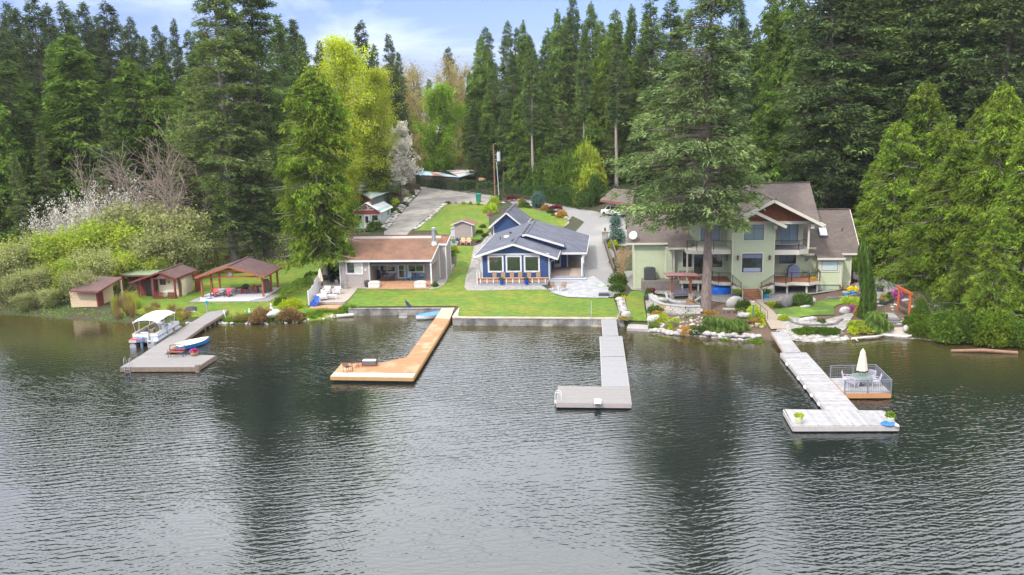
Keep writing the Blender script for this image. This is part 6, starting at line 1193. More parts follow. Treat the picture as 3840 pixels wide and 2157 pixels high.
def hull(nm,lab,L_,Wd,Hd,hm,dm,p,rz,stern=.8,tilt=(0,0),cover=None,cat='boat',deck=True):
 r=thing(nm,lab,cat,p,rz);r.rotation_euler=(tilt[0],tilt[1],rz);m=MB();V_=[];ns,nc=9,7
 for i in range(ns):
  t_=i/(ns-1);y=-L_/2+L_*t_;wd=Wd/2*(stern+(1-stern)*min(1,t_*3))*(1-max(0,t_-.45)**2*3.2);wd=max(wd,.03);zb=max(0,t_-.7)**2*Hd*5
  for j in range(nc):a=math.pi*j/(nc-1);V_.append((-wd*math.cos(a),y,min(Hd*1.08,zb+Hd*(1-math.sin(a)**.7))))
 f_=[(i*nc+j,i*nc+j+1,(i+1)*nc+j+1,(i+1)*nc+j)for i in range(ns-1)for j in range(nc-1)]+[tuple(range(nc-1,-1,-1))];m.add(V_,f_);o=m.build('hull',hm,r);s2=o.modifiers.new('thick','SOLIDIFY');s2.thickness=.03
 if dm is not None:
  m=MB();T_=[(V_[i*nc][0],V_[i*nc][1],Hd*(1.04+(.35 if cover=='peak' else .06)*math.sin(math.pi*min(1,i/(ns-1)+.1))))for i in range(ns)];e1=[(V_[i*nc][0]*1.03,V_[i*nc][1],V_[i*nc][2]+.01)for i in range(ns)];e2=[(V_[i*nc+nc-1][0]*1.03,V_[i*nc+nc-1][1],V_[i*nc+nc-1][2]+.01)for i in range(ns)];md=[(0.0,y,z)for x,y,z in T_]
  n0=ns;m.add(e1+md+e2,[(i,i+1,n0+i+1,n0+i)for i in range(ns-1)]+[(n0+i,n0+i+1,2*n0+i+1,2*n0+i)for i in range(ns-1)]);m.build('cover',dm,r,smooth=False)
 return r
q0,q1=gz('B7',1480,960,.2),gz('B7',1810,790,.3);q2=gz('B7',1520,735,.4)
hull('pedal_boat','bright blue pedal boat with a cream deck tied up beside the left dock',3.6,1.7,.55,mat('boat_azure',(.01,.20,.55),.3,.05),mat('cream_deck',(.72,.64,.47),.5,.06),gz('B7',1560,860,.0)+(0,0,-.1),math.radians(-35),.75,cover='peak')
hull('tarped_boat','small white boat under a blue tarp between the wall and the orange dock',3.0,1.5,.5,bwh,mat('blue_tarp',(.05,.20,.52),.5,.25,4,.03,5),gz('B8',1860,240,.0)+(0,0,-.08),math.radians(120),.7,cover='peak')
p=gg('B2',1440,1190);hull('canoe','upturned white canoe leaning on the bank between two shrubs',3.4,.9,.38,mat('canoe_white',(.66,.64,.58),.5,.1),None,p+(-.1,-.2,.45),math.radians(150),.15,tilt=(math.radians(-20),math.radians(115)))
p=gg('C3',1840,380);hull('kayak','upturned glossy blue paddle boat stored under the deck of the green house',2.9,1.5,.75,mat('glossy_blue',(.005,.12,.55),.15,.05),None,p+(0,0,.8),math.radians(85),.5,tilt=(math.radians(180),0))
stonem=mat('field_stone',(.38,.36,.335),.9,.4,3,.02,9,col2=(.26,.245,.23),c2s=1.6,orand=.22)
stonew=mat('pale_stone',(.43,.415,.39),.88,.3,3,.02,9,col2=(.29,.27,.24),c2s=2.2,orand=.14)
stoned=mat('dark_stone',(.15,.145,.145),.92,.35,3,.02,9,orand=.2)
RK=[]
for k in range(9):m=MB();m.blob((0,0,0),1,rnd.uniform(.7,1),rnd.uniform(.55,.8),100+k,.22,2 if k<4 else 1);RK.append(m)
RKM={}
def rock(label,p,rx,ry=None,rz_=None,mm=None,group=None,k=None,nm='rock',cat='rock',sink=.35,rot=None):
 mm=mm or stonem;k=rnd.randrange(4)if k is None else k
 if(k,mm.name)not in RKM:
  RKM[(k,mm.name)]=RK[k].mesh('rock',mm);me=RKM[(k,mm.name)];me.polygons.foreach_set('use_smooth',[True]*len(me.polygons))
 ry=ry or rx*rnd.uniform(.7,1);rz_=rz_ or rx*rnd.uniform(.6,.9)
 o=inst(nm,RKM[(k,mm.name)],None,(p[0],p[1],p[2]+rz_*(1-sink*1.6)),(rnd.uniform(-.15,.15),rnd.uniform(-.15,.15),rnd.uniform(0,6.28)if rot is None else rot),(rx,ry,rz_))
 return tag(o,label,cat,group)
def rock_stuff(label,ps,mm,nm='stones'):
 m=MB()
 for p,r_ in ps:m.blob((p[0],p[1],p[2]+r_*.3),r_,r_*rnd.uniform(.7,1),r_*rnd.uniform(.5,.8),rnd.randrange(999),.2,1,rnd.uniform(0,6))
 o=m.build(nm,mm,None,stuff=True,label=label);return o
def bush(label,p,R_,h,leaf,group=None,shape='dome',nm='bush',cat='bush',n_=1600,size=None,var=0,drop=0,sq=1.0,rz=None):
 key=('bush',leaf,shape,n_,var,round(size or .2,2),drop,round(R_/h,0)if size else 0)
 me=V(key,lambda:clump('bush_'+leaf,1,1,7+var*3,n_,(size or .2),LF[leaf],shape,sq,drop))
 r=thing(nm,label,cat,(p[0],p[1],p[2]-.04),rnd.uniform(0,6.28)if rz is None else rz,group);inst('foliage',me,r,(0,0,0),(0,0,0),(R_,R_,h));return r
def line_pts(v,pts,step,z=None):
 w_=[gg(v,x,y)if z is None else gz(v,x,y,z)for x,y in pts];out=[]
 for a,b in zip(w_[:-1],w_[1:]):
  L_=np.linalg.norm((b-a)[:2]);n_=max(1,int(L_/step))
  for j in range(n_):q=a+(b-a)*j/n_;out.append(np.array([q[0],q[1],Ez(q[0],q[1])]))
 return out
for i,q in enumerate(line_pts('B5',[(1555,990),(1330,1190),(1150,1330)],1.1)):rock('pale kerb rock edging the gravel drive side of the upper lawn',q+(rnd.uniform(-.1,.1),rnd.uniform(-.1,.1),0),rnd.uniform(.34,.55),mm=stonew,group='kerb rocks of the upper lawn')
for i,q in enumerate(line_pts('B5',[(1215,830),(1100,960),(960,1130),(850,1260),(800,1340)],1.3)):
 for s_ in(0,1):rock('grey bank rock along the left side of the gravel drive',q+(-.3-s_*.5+rnd.uniform(-.1,.1),rnd.uniform(-.2,.2),s_*.25),rnd.uniform(.4,.65),group='bank rocks left of the gravel drive')
m=MB();w_=line_pts('B5',[(1560,985),(2070,1000)],3)
kr=thing('kerb','pale low kerb between the upper lawn and the driveway','kerb',w_[0])
for a,b in zip(w_[:-1],w_[1:]):m=MB();m.bar(tuple(a-w_[0]+(0,0,.08)),tuple(b-w_[0]+(0,0,.08)),.2,.2);m.build('kerb_stone',wallt,kr)
for i,(x,y,lf,R_,h,lab)in enumerate([(1585,985,'shrub',.9,.9,'green rounded shrub at the left corner of the upper lawn kerb'),(1685,985,'box',.5,.6,'small dark shrub on the upper lawn kerb'),(1785,990,'chart',.75,.9,'yellow shrub on the upper lawn kerb, left one'),(1875,992,'chart',.5,1.0,'narrow yellow shrub on the upper lawn kerb'),(1980,1000,'chart',.7,.9,'yellow green shrub in front of the green bin'),(2130,1100,'willow',2.0,2.8,'loose yellow green bush between the upper lawn and the blue garage'),(2190,1000,'willow',1.6,2.6,'loose willowy bush at the foot of the utility pole'),(2240,930,'box',.9,1.3,'clipped dark bush right of the utility pole'),(2120,1140,'pink',.7,.9,'pink flowering bush left of the blue garage'),(2040,1290,'shrub',.9,.9,'green bush between the garden shed and the blue garage'),(1995,1360,'shrub',.9,.9,'green bush beside the right wall of the garden shed'),(2060,1400,'box',.9,.8,'low dark bush at the left eave of the blue house'),(640,1320,'shrub',2.2,2.4,'big clipped round bush in front of the mint cottage'),(780,900,'red',2.2,2.0,'dark red maple bush beside the green roofed house'),(880,870,'red',1.7,1.8,'wine red bush right of the green roofed house'),(900,1000,'chart',1.6,2.0,'cream yellow bush on the bank beside the mint cottage'),(900,1130,'shrub',1.8,2.2,'green bush on the bank right of the mint cottage'),(1000,1030,'box',1.6,1.8,'dark green bush on the drive bank'),(1130,900,'box',1.0,2.2,'dark upright bush at the top of the drive bank'),(1060,930,'sage',1.7,2.0,'grey green bush at the top of the drive bank'),(1010,860,'blossom',1.5,1.9,'bush sprinkled with cream blossom above the drive'),(950,820,'sage',1.8,2.4,'pale bush behind the red maple'),(980,740,'shrub',2.3,3.6,'bright green rhododendron by the picket gate'),(780,760,'buff',1.8,2.2,'brown budding bush near the yellow hydrant'),(790,560,'pink',1.4,2.0,'small pink flowering shrub up the slope'),(820,520,'sage',4.0,6.5,'large grey green bush below the white cherry'),(950,540,'willow',3.0,4.5,'yellow green bush left of the little white roofed hut'),(870,610,'shrub',2.4,3.2,'green bush behind the yellow hydrant'),(620,650,'box',2.2,2.2,'dark bush left of the yellow hydrant'),(560,540,'orange',1.8,3.2,'rust coloured small tree left of the pink shrub'),(480,690,'box',2.0,2.2,'low dark bush behind the green roof'),(1300,480,'willow',3.5,4.5,'yellow green scrub behind the patchwork roof'),(1450,500,'shrub',3.0,3.6,'green scrub behind the patchwork roof'),(1600,460,'sage',3.5,4.5,'olive scrub up the slope behind the patchwork roof'),(1750,480,'buff',3.0,3.6,'straw coloured scrub right of the patchwork roof'),(1380,400,'buff',3.5,4.0,'ochre scrub between the far houses'),(1500,330,'willow',3.5,4.5,'light green scrub below the far white house'),(1650,380,'willow',4,5,'light green scrub at the foot of the right hand forest'),(1150,440,'sage',2.5,4,'grey scrub behind the little white roofed hut')]):
 p=gg('B5',x,y);q_=.62 if x<1150 or y>900 else .85;R_,h=R_*q_,h*q_;bush(lab,p,R_,h,lf,nm='shrub' if h>1.5 else 'bush',n_=2600 if R_>1.5 else 900,size=.13 if R_>1.5 else .2,var=i%3)
HP=[gg('B5',x,y)for x,y in[(1215,752),(1400,775),(1600,800),(1850,835),(2270,880)]]+[gg('B6',x,y)for x,y in[(420,690),(560,700),(760,735),(1000,785),(1300,830)]]
def hedge(label,pts,h,th,leaf,n_per=420,hh=None,nm='hedge',size=.2):
 T=[];Vv=[];g=np.random.default_rng(len(label))
 for i,(a,b)in enumerate(zip(pts[:-1],pts[1:])):
  L_=np.linalg.norm((b-a)[:2]);n_=int(L_*n_per/4);u=g.uniform(0,1,n_);s_=g.uniform(-1,1,n_);z=g.uniform(0,1,n_)**.8;hz_=(h if hh is None else hh[i]+(hh[i+1]-hh[i])*u)
  d=(b-a)[:2]/L_;nn=np.array([-d[1],d[0]]);P_=np.zeros((n_,3));edge=np.where(g.random(n_)<.55,-1+g.uniform(0,.2,n_),s_)
  xy=a[:2][None]+(b-a)[:2][None]*u[:,None]+nn[None]*(edge*th*(1-.25*z**2)*(1+.18*np.sin(u*L_*1.7)))[:,None]
  P_[:,:2]=xy;P_[:,2]=E(xy[:,0],xy[:,1])+np.where(np.abs(edge)<.8,1-g.uniform(0,.15,n_),z)*hz_*(1+.10*np.sin(u*L_*1.3)+.06*np.sin(u*L_*3.7));T.append(sprays(P_,g.normal(0,1,(n_,3))+np.array([0,-.6,.3]),size,size*.8,.3,g));Vv.append(g.uniform(.7,1.3,n_))
 me=tri_mesh(nm,np.concatenate(T),np.concatenate(Vv),LF[leaf]);o=bpy.data.objects.new(nm,me);COL.objects.link(o);return tag(o,label,'hedge')
hedge('long dark ivy covered hedge curving along the back of the driveway',HP,3,.9,'ivy',900,[1.7,1.9,2.1,2.3,2.3,2.2,2.6,3.0,3.2,2.6])
for i,(x,y,R_,h,lf)in enumerate([(640,640,3.2,6,'shrub'),(760,680,3.4,7,'shrub'),(880,700,3.4,7,'box'),(1000,740,3.4,8,'shrub'),(1120,760,3.2,7,'shrub'),(1240,770,3.0,6.5,'willow'),(1340,780,2.6,5,'box'),(1080,640,3.4,9,'shrub'),(1250,620,3.4,9,'willow')]):
 p=gg('B6',x,y);bush('big leaved green thicket bush rising behind the ivy hedge',p+(0,3,0),R_,h,lf,'thicket behind the ivy hedge',nm='thicket_bush',n_=4200,size=.11,var=i%3)
for x,y,R_,h,lf,sh,lab in[(215,710,.9,1.0,'red','umbrella','wine red weeping maple at the left end of the island bed'),(350,735,.6,.9,'orange','dome','orange shrub beside the left red maple'),(385,785,.95,1.0,'box','dome','round dark bush in the island bed'),(330,775,.5,.6,'chart','dome','small yellow bush at the left of the round dark bush'),(575,800,1.1,2.7,'bluespruce','ball','blue grey spruce shrub in the island bed'),(675,830,.8,1.0,'orange','dome','golden orange shrub right of the blue spruce'),(815,850,1.1,1.1,'red','umbrella','wine red weeping maple at the right of the island bed'),(745,870,.7,.7,'box','dome','dark bush under the right red maple'),(895,925,.95,1.15,'orange','dome','orange shrub at the right tip of the island bed'),(790,905,.5,.4,'shrub','dome','low green plant in front of the right red maple'),(620,800,.4,.5,'shrub','dome','low green plant beside the blue spruce'),(450,800,.6,.4,'shrub','dome','low green ground plant in the island bed')]:
 bush(lab,gg('B6',x,y),R_,h,lf,nm='shrub',shape=sh,n_=900,size=.2)
for x,y,r_ in[(480,775,.55),(510,760,.5),(830,905,.6),(950,945,.4),(985,955,.3),(100,735,.5),(590,790,.3)]:rock('pale boulder in the island bed behind the garage',gg('B6',x,y),r_,mm=stonew,group='boulders of the island bed')
p=gg('B6',1480,1270);r=thing('stone_pillar','square stone pillar with a lantern beside the driveway','pillar',p,RA)
for k in range(8):
 for j in range(3):m=MB();m.box(-.42+j*.28+(k%2)*.03,-.16+j*.28+(k%2)*.03,-.42-rnd.uniform(0,.02),.42,k*.19,k*.19+.175);m.build('stone',stonem,r)
m=MB();m.box(-.52,.52,-.52,.52,1.54,1.66);m.build('cap',wallt,r);m=MB();m.box(-.12,.12,-.12,.12,1.66,1.72);m.cyl((0,0,1.72),(0,0,2.05),.12,.12,8);m.cyl((0,0,2.05),(0,0,2.2),.16,.02,8);m.build('lantern',copper,r)
tw_=[gg('B6',1470,1290),gg('B6',1500,1380),gg('P',1545,690)];r=thing('timber_wall','low stepped timber retaining wall along the right of the driveway','retaining wall',tw_[0]);wt=mat('dark_timber',(.11,.075,.06),.85,.25,3,orand=.15)
for a,b in zip(tw_[:-1],tw_[1:]):
 for k in range(4):
  for o_ in(0,.8):m=MB();za=np.array([o_*1.0,0,.1+k*.2+o_*.5]);m.bar(tuple(a-tw_[0]+za),tuple(b-tw_[0]+za),.16,.18);m.build('beam',wt,r)
p=gg('B6',1615,1290);hero('spruce_tree','small conical blue spruce beside the stone pillar',p[0],p[1],conifer('small_spruce',4.2,1.25,.04,'spruce',77,1.6,LF['bluespruce'],bark,2.2),4.3)
bush('yellow green dwarf shrub below the small blue spruce',gg('B6',1590,1335),.75,.95,'chart');bush('low green shrub right of the dwarf yellow one by the blue spruce',gg('B6',1660,1355),.9,.5,'shrub')
p=gg('C1',45,1380);hero('shrub_tree','leafless tan crape shrub left of the air conditioner',p[0],p[1],broadleaf('tan_shrub',3.4,1.5,61,900,.09,'vase',.3,14,5,4,LF['buff'],mat('tan_twigs',(.42,.27,.17),.9,.2,5),multi=3,asc=1.0,lean=.2,thin=1.3),3.4,cat='shrub')
p=gg('B5',2195,925);top=gy('B5',2160,205,p[1]);hp=top[2]-p[2];r=thing('utility_pole','tall brown utility pole with grey transformer and conduit','utility pole',p);dx_=top[0]-p[0]
m=MB();m.cyl((0,0,-.5),(dx_*0.3,0,hp),.17,.12,10);m.build('pole',mat('pole_wood',(.22,.125,.075),.9,.3,5,stretch=(4,4,.4)),r)
m=MB();m.cyl((.85,0,hp-3.2),(.85,0,hp-1.7),.32,.32,14);m.cyl((.85,0,hp-1.7),(.85,0,hp-1.62),.34,.3,14);m.cyl((.7,0,hp-1.65),(.7,0,hp-1.3),.05,.04,6);m.cyl((.98,0,hp-1.65),(.98,0,hp-1.3),.05,.04,6);m.build('transformer',mat('transformer_grey',(.50,.53,.56),.5,.05),r);m=MB();m.bar((0,0,hp-2),(.6,0,hp-2),.08,.1);m.bar((0,0,hp-2.9),(.6,0,hp-2.9),.08,.1);m.build('bracket',zinc,r)
m=MB();m.cyl((.75,0,-.2),(.45,0,hp*.68),.07,.07,8);m.bar((.1,0,hp*.68),(.5,0,hp*.68),.06,.06);m.build('conduit',mat('conduit_pale',(.48,.52,.54),.5,.05),r);m=MB();m.blob((.3,0,hp),.1,.1,.06,1,0,1);m.build('pole_lamp',white,r)
def wire(lab,a,b,sag):a,b=np.array(a),np.array(b);m=MB();m.tube([tuple(a+(b-a)*t_-np.array([0,0,sag*4*t_*(1-t_)]))for t_ in np.linspace(0,1,13)],.018,4);tag(m.build('power_cable',black),lab,'cable')
tp=(p[0]+dx_*.2,p[1],p[2]+hp*.68)
wire('thin guy cable running left from the utility pole',(p[0],p[1],p[2]+hp*.85),gg('B5',1880,560)+(0,0,.5),.5);wire('thin power cable running right from the utility pole into the trees',tp,(22,158,14.5),1.2);wire('second power cable running right, slightly lower',(tp[0],tp[1],tp[2]-.5),(22,156,12.6),1.2)
def bin_(lab,p,col,s_=1.0,g_=None):
 r=thing('wheelie_bin',lab,'bin',p,RA,g_);m=MB();m.add([(-.24*s_,-.26*s_,.05),(.24*s_,-.26*s_,.05),(.24*s_,.24*s_,.05),(-.24*s_,.24*s_,.05),(-.30*s_,-.33*s_,1.0*s_),(.30*s_,-.33*s_,1.0*s_),(.30*s_,.33*s_,1.0*s_),(-.30*s_,.33*s_,1.0*s_)],[(0,3,2,1),(4,5,6,7),(0,1,5,4),(1,2,6,5),(2,3,7,6),(3,0,4,7)]);m.build('body',col,r);m=MB();m.slab([(-.32*s_,-.36*s_,1.04*s_),(.32*s_,-.36*s_,1.04*s_),(.32*s_,.36*s_,1.12*s_),(-.32*s_,.36*s_,1.12*s_)],.05);m.build('lid',col,r);m=MB();m.cyl((-.3*s_,.27*s_,.1),(-.24*s_,.27*s_,.1),.1,.1,10);m.cyl((.24*s_,.27*s_,.1),(.3*s_,.27*s_,.1),.1,.1,10);m.build('wheels',black,r);return r
bin_('big green wheelie bin on the driveway beside the upper lawn',gg('B5',1980,962),mat('bin_green',(.012,.20,.13),.5,.1),1.45)
bin_('grey blue wheelie bin by the garden shed',gg('B3',1742,315),mat('bin_blue_grey',(.10,.13,.17),.5,.1),1.0)
r=thing('fire_hydrant','small yellow hydrant in the planted bed up the drive','hydrant',gg('B5',740,672));m=MB();m.lathe([(.22,0),(.22,.1),(.14,.12),(.14,.75),(.18,.76),(.18,.82),(.12,.95),(.05,1.02),(0,1.05)],12);m.cyl((-.28,0,.6),(.28,0,.6),.07,.07,8);m.build('body',mat('hydrant_yellow',(.70,.42,.02),.4,.1),r)
a,b=gg('B5',1080,790),gg('B5',1225,815);r=thing('picket_gate','brown picket gate at the top of the gravel drive','gate',a);gw=mat('gate_wood',(.15,.09,.06),.8,.2);d=b-a
for z in(.3,.95):m=MB();m.bar((0,0,z),tuple(d+(0,0,z)),.05,.1);m.build('rail',gw,r)
m=MB();m.box(-.05,.05,-.02,.02,0,1.35);me_=m.mesh('picket',gw)
for k in range(20):inst('picket',me_,r,tuple(d*k/19))
p=gg('B5',1150,535);r=thing('garden_hut','tiny dark hut with steep white roof up the slope','hut',p,RA);m=MB();m.box(-1.0,1.0,0,2.2,-.4,2.6);m.prism([(-1.0,2.6),(1.0,2.6),(0,4.0)],0,2.2);m.build('wall',mat('weathered_wall',(.13,.12,.11),.9,.3),r);m=MB();m.box(-.3,.5,-.05,0,0,2.3);m.build('door',mat('pale_door',(.50,.52,.46),.6,.05),r)
roof(r,[[(-1.5,-.5,2.3),(0,-.5,4.3),(0,2.6,4.3),(-1.5,2.6,2.3)],[(0,-.5,4.3),(1.5,-.5,2.3),(1.5,2.6,2.3),(0,2.6,4.3)]],mat('white_roof',(.60,.62,.66),.5,.05),.08);m=MB();m.box(-.5,.7,-.08,0,2.55,2.75);m.build('fascia',white,r)
zb=8.3;pts={k:gz('B5',x,y,zb+dz_)for k,(x,y,dz_)in dict(a=(1140,600,0),b=(1235,555,.7),c=(1480,575,.5),d=(1740,635,0),e=(1985,570,.4),f=(1900,540,.9),g=(1560,545,.9)).items()}
r=thing('patchwork_roof','long low shed roof of pale blue, white and rusty sheets behind the hedge','shed',(0,0,0));lb=mat('pale_blue_sheet',(.38,.55,.66),.5,.08);ws_=mat('off_white_sheet',(.55,.55,.53),.6,.12);rs=mat('rusty_sheet',(.45,.22,.17),.7,.2)
K=lambda u,q,A,B,C,D:tuple((np.array(A)*(1-u)+np.array(B)*u)*(1-q)+(np.array(D)*(1-u)+np.array(C)*u)*q)
A_,B_,C_,D_=pts['a'],pts['d'],pts['c'],pts['b']
for i in range(9):m=MB();u0,u1=i/9+.004,(i+1)/9;m.slab([K(u0,0,A_,B_,C_,D_),K(u1,0,A_,B_,C_,D_),K(u1,1,A_,B_,C_,D_),K(u0,1,A_,B_,C_,D_)],.05);m.build('panel',[lb,lb,lb,lb,rs,rs,ws_,lb,lb][i],r)
A_,B_,C_,D_=pts['d'],pts['e'],pts['f'],pts['g']
for i in range(8):m=MB();u0,u1=i/8+.004,(i+1)/8;m.slab([K(0,u0,A_,B_,C_,D_),K(1,u0,A_,B_,C_,D_),K(1,u1,A_,B_,C_,D_),K(0,u1,A_,B_,C_,D_)],.05);m.build('panel',[lb,ws_,ws_,rs,ws_,ws_,rs,ws_][i],r)
m=MB();c_=(pts['a']+pts['d']+pts['e']+pts['b'])/4;q4=[k*.93+c_*.07 for k in(pts['a'],pts['d'],pts['e'],pts['f'],pts['b'])];m.prism([tuple(k[:2])for k in q4],3.5,zb-.15,ax='z');m.build('wall',mat('shed_dark',(.07,.05,.045),.9,.2),r)
rock('big tan boulder right of the patchwork roof',gg('B5',2010,690),1.1,1.0,.8,mat('tan_boulder',(.50,.33,.18),.9,.3))
p=gg('B5',1145,235);r=thing('far_house','ochre walled house with white roof edge between the blossom and the lime maple','house',p+(0,3,0));m=MB();m.box(-2.6,2.8,0,6,-2,8.5);m.build('wall',mat('ochre_wall',(.45,.28,.15),.8,.1),r);m=MB();m.box(-3.0,3.2,-.4,6.4,8.5,9.7);m.build('roof',mat('pale_fascia',(.55,.57,.60),.5,.05),r);window(r,'F',0,-1.0,-.2,4,7,frameb,frameb,glass);window(r,'F',0,1.2,2.0,4,7,frameb,frameb,glass)
p=gg('B5',1600,250);zt=gy('B5',1600,5,p[1]+4);r=thing('far_house','pale grey house with white framed window right of the lime maple','house',(zt[0],p[1]+4,p[2]));hh_=zt[2]-p[2];m=MB();m.box(-4.2,4.0,0,7,-2,hh_-1.2);m.build('wall',mat('grey_wall',(.42,.44,.50),.7,.05),r);m=MB();m.slab([(-4.6,-.5,hh_-1.3),(4.4,-.5,hh_-1.3),(4.4,4,hh_+.5),(-4.6,4,hh_+.5)],.15);m.build('roof',mat('grey_far_roof',(.40,.40,.42),.8,.1),r);window(r,'F',0,-3.0,-.6,hh_-4.0,hh_-1.9,white,white,glass,split=(.5,),tw_=.18)
wf,wr=gg('B6',1465,908),gg('B6',1640,935);hd=math.atan2((wf-wr)[1],(wf-wr)[0]);L_=4.25
ctr=(wf+wr)/2;sd_v=np.array([math.sin(hd),-math.cos(hd),0]);cc=ctr-sd_v*-.0;cc=ctr+np.array([-sd_v[0]*.78,-sd_v[1]*.78,0])if(sd_v[1]<0)else ctr+sd_v*.78
r=thing('white_car','boxy white hatchback with dark windows parked by the carport','car',(cc[0],cc[1],Ez(cc[0],cc[1])+.09),hd);cw=mat('car_white',(.72,.72,.73),.2,.02,2,spec=.8);cg=mat('car_glass',(.012,.013,.015),.08,.1,spec=1)
m=MB();pr=[(-2.08,.30),(2.0,.30),(2.12,.45),(2.10,.75),(1.95,.95),(1.15,1.05),(-2.02,1.08),(-2.12,.9),(-2.14,.5)];m.prism(pr,-.86,.86);m.build('body',cw,r,bevel=.07)
m=MB();m.add([(1.25,-.80,1.0),(1.25,.80,1.0),(-2.05,.82,1.02),(-2.05,-.82,1.02),(.62,-.66,1.58),(.62,.66,1.58),(-1.92,.68,1.60),(-1.92,-.68,1.60)],[(3,2,1,0),(4,5,6,7),(0,1,5,4),(1,2,6,5),(2,3,7,6),(3,0,4,7)]);m.build('cabin',cg,r,bevel=.05)
m=MB();m.box(-1.95,.66,-.68,.68,1.57,1.65);m.build('roof',cw,r,bevel=.04)
for s_ in(-1,1):
 for x0,x1,w_ in((1.25,.63,.07),(.05,.02,.06),(-1.0,-1.02,.07),(-1.98,-1.86,.2)):m=MB();m.bar((x0,s_*.83,1.0),(x1,s_*.69,1.6),w_,.05,upv=(0,1,0));m.build('pillar',cw,r)
 m=MB();m.box(-2.16,-2.06,s_*.72-.11,s_*.72+.11,.72,1.12);m.build('tail_light',mat('tail_red',(.45,.02,.02),.3),r);m=MB();m.box(2.03,2.13,s_*.6-.17,s_*.6+.17,.68,.85);m.build('headlight',mat('head_glass',(.5,.5,.5),.15),r)
 m=MB();m.box(.95,1.1,s_*.87-.09,s_*.87+.09,1.0,1.13);m.build('mirror',cw,r,bevel=.02)
 for x in(-.28,-1.2):m=MB();m.box(x,x+.16,s_*.87-.02,s_*.87+.02,.88,.91);m.build('door_handle',cw,r)
 for x in(1.35,-1.35):m=MB();m.cyl((x,s_*.72,.32),(x,s_*.90,.32),.32,.32,20);w_=m.build('wheel',black,r);m=MB();m.cyl((x,s_*.88,.32),(x,s_*.915,.32),.19,.17,12);m.build('rim',mat('dark_rim',(.08,.08,.085),.3,.1,metal=.5),w_)
m=MB();m.box(-2.17,-2.1,-.26,.26,.62,.76);m.build('number_plate',white,r);m=MB();m.box(-2.17,-2.08,-.8,.8,.33,.5);m.build('bumper',cw,r,bevel=.03);m=MB();m.add([(-2.09,-.66,1.07),(-2.09,.66,1.07),(-1.95,.6,1.54),(-1.95,-.6,1.54)],[(3,2,1,0)]);m.build('rear_window',cg,r)
tanm=mat('tan_sling',(.26,.17,.12),.8,.1);pinkr=mat('raspberry_paint',(.50,.03,.07),.5,.08);salmon=mat('salmon_paint',(.72,.36,.24),.5,.06);aqua=mat('aqua_paint',(.01,.33,.55),.45,.06);redp=mat('red_paint',(.34,.03,.02),.5,.1);wick=mat('white_wicker',(.58,.55,.55),.7,.12,8)
for i,x in enumerate([370,460,552,638,731,828]):
 p=FB.pl(1,-1.35,'B4',x,880);q=FB.w((p[0],-1.3,-.2));chair_sling('sling_chair',['tan sling chair nearest the left end of the blue house deck','tan sling chair behind the left blue pot on the deck','tan sling chair left of the deck centre, below the middle window','tan sling chair right of the deck centre, below the middle window','tan sling chair behind the right blue pot on the deck','tan sling chair nearest the right end of the blue house deck'][i],q,RA,darkm,tanm,'sling chairs on the blue house deck',1.12)
for x,lab in((447,'left cobalt blue pot with a round plant on the blue house deck rail'),(706,'right cobalt blue pot with a round plant on the blue house deck rail')):
 p=FB.pl(1,-2.3,'B4',x,960);pot('flower_pot',lab,FB.w((p[0],-2.32,-.24)),.25,.5,bluepot,'shrub',.3,lr=1.1)
for(x,y),rz,lab in(((985,1038),25,'tan sling armchair on the grey patio, facing right'),((1090,1038),-25,'tan sling armchair on the grey patio, facing left')):chair_sling('patio_chair',lab,gg('B4',x,y)+(0,0,.1),math.radians(rz)+RA,darkm,tanm,'sling armchairs on the grey patio',.95)
p=gg('B4',1515,1090)+(0,0,.1);r=thing('covered_grill','barbecue under a pale green cover at the edge of the grey patio','grill',p,RA);m=MB();m.blob((0,0,.55),.75,.5,.68,9,.16,3,flat=.48);m.build('cover',mat('pale_green_cover',(.30,.42,.27),.6,.12,4,.03,4),r);m=MB();m.box(-.55,.55,-.35,.35,0,.25);m.build('frame',dgrey,r)
m=MB();q=gg('B4',1114,855);
for x,lab in((45,'salmon pink plastic chair on the left beside the garden shed'),(105,'salmon pink plastic chair on the right beside the garden shed')):adirondack('garden_chair',lab,gg('B4',x,548),RA+.05,salmon,None,'salmon chairs by the garden shed')
pot('flower_pot','turquoise pot with orange flowers by the garden shed',gg('B3',1812,340),.28,.4,turq,'orange',.35);pot('flower_pot','small cobalt pot beside the salmon chairs',gg('B3',1858,305),.24,.4,bluepot)
r=thing('stacked_wood','grey boards stacked at the right side of the garden shed','boards',gg('B4',185,535),RA)
for k in range(6):m=MB();m.bar((rnd.uniform(-.1,.1),0,.05+k*.06),(.5+rnd.uniform(-.2,.2),1.4,.05+k*.06),.14,.04);m.build('board',wt,r)
def CB(x,y,v='B3',z=.42,Y=None):return FC.w((*FC.pl(2,z,v,x,y)[:2],z))
table_round('bistro_table','small round table with flowers on the brown roofed cottage deck',CB(920,850),.42,.74,mat('mosaic_top',(.18,.17,.26),.4,.3,10),black);pot('flower_bowl','bowl of purple and yellow flowers on the small round deck table',CB(912,850)+(0,0,.74),.14,.12,darkpot,'pink',.14,n_=160)
for i,((x,y),rz,lab)in enumerate([((865,850),70,'dark iron chair at the left of the small round deck table'),((985,845),-70,'dark iron chair at the right of the small round deck table'),((960,805),-150,'dark iron chair behind the small round deck table'),((895,812),150,'dark iron chair at the back left of the small round deck table')]):chair_metal('iron_chair',lab,CB(x,y),math.radians(rz),black,dgrey,'iron chairs on the cottage deck',slats=5)
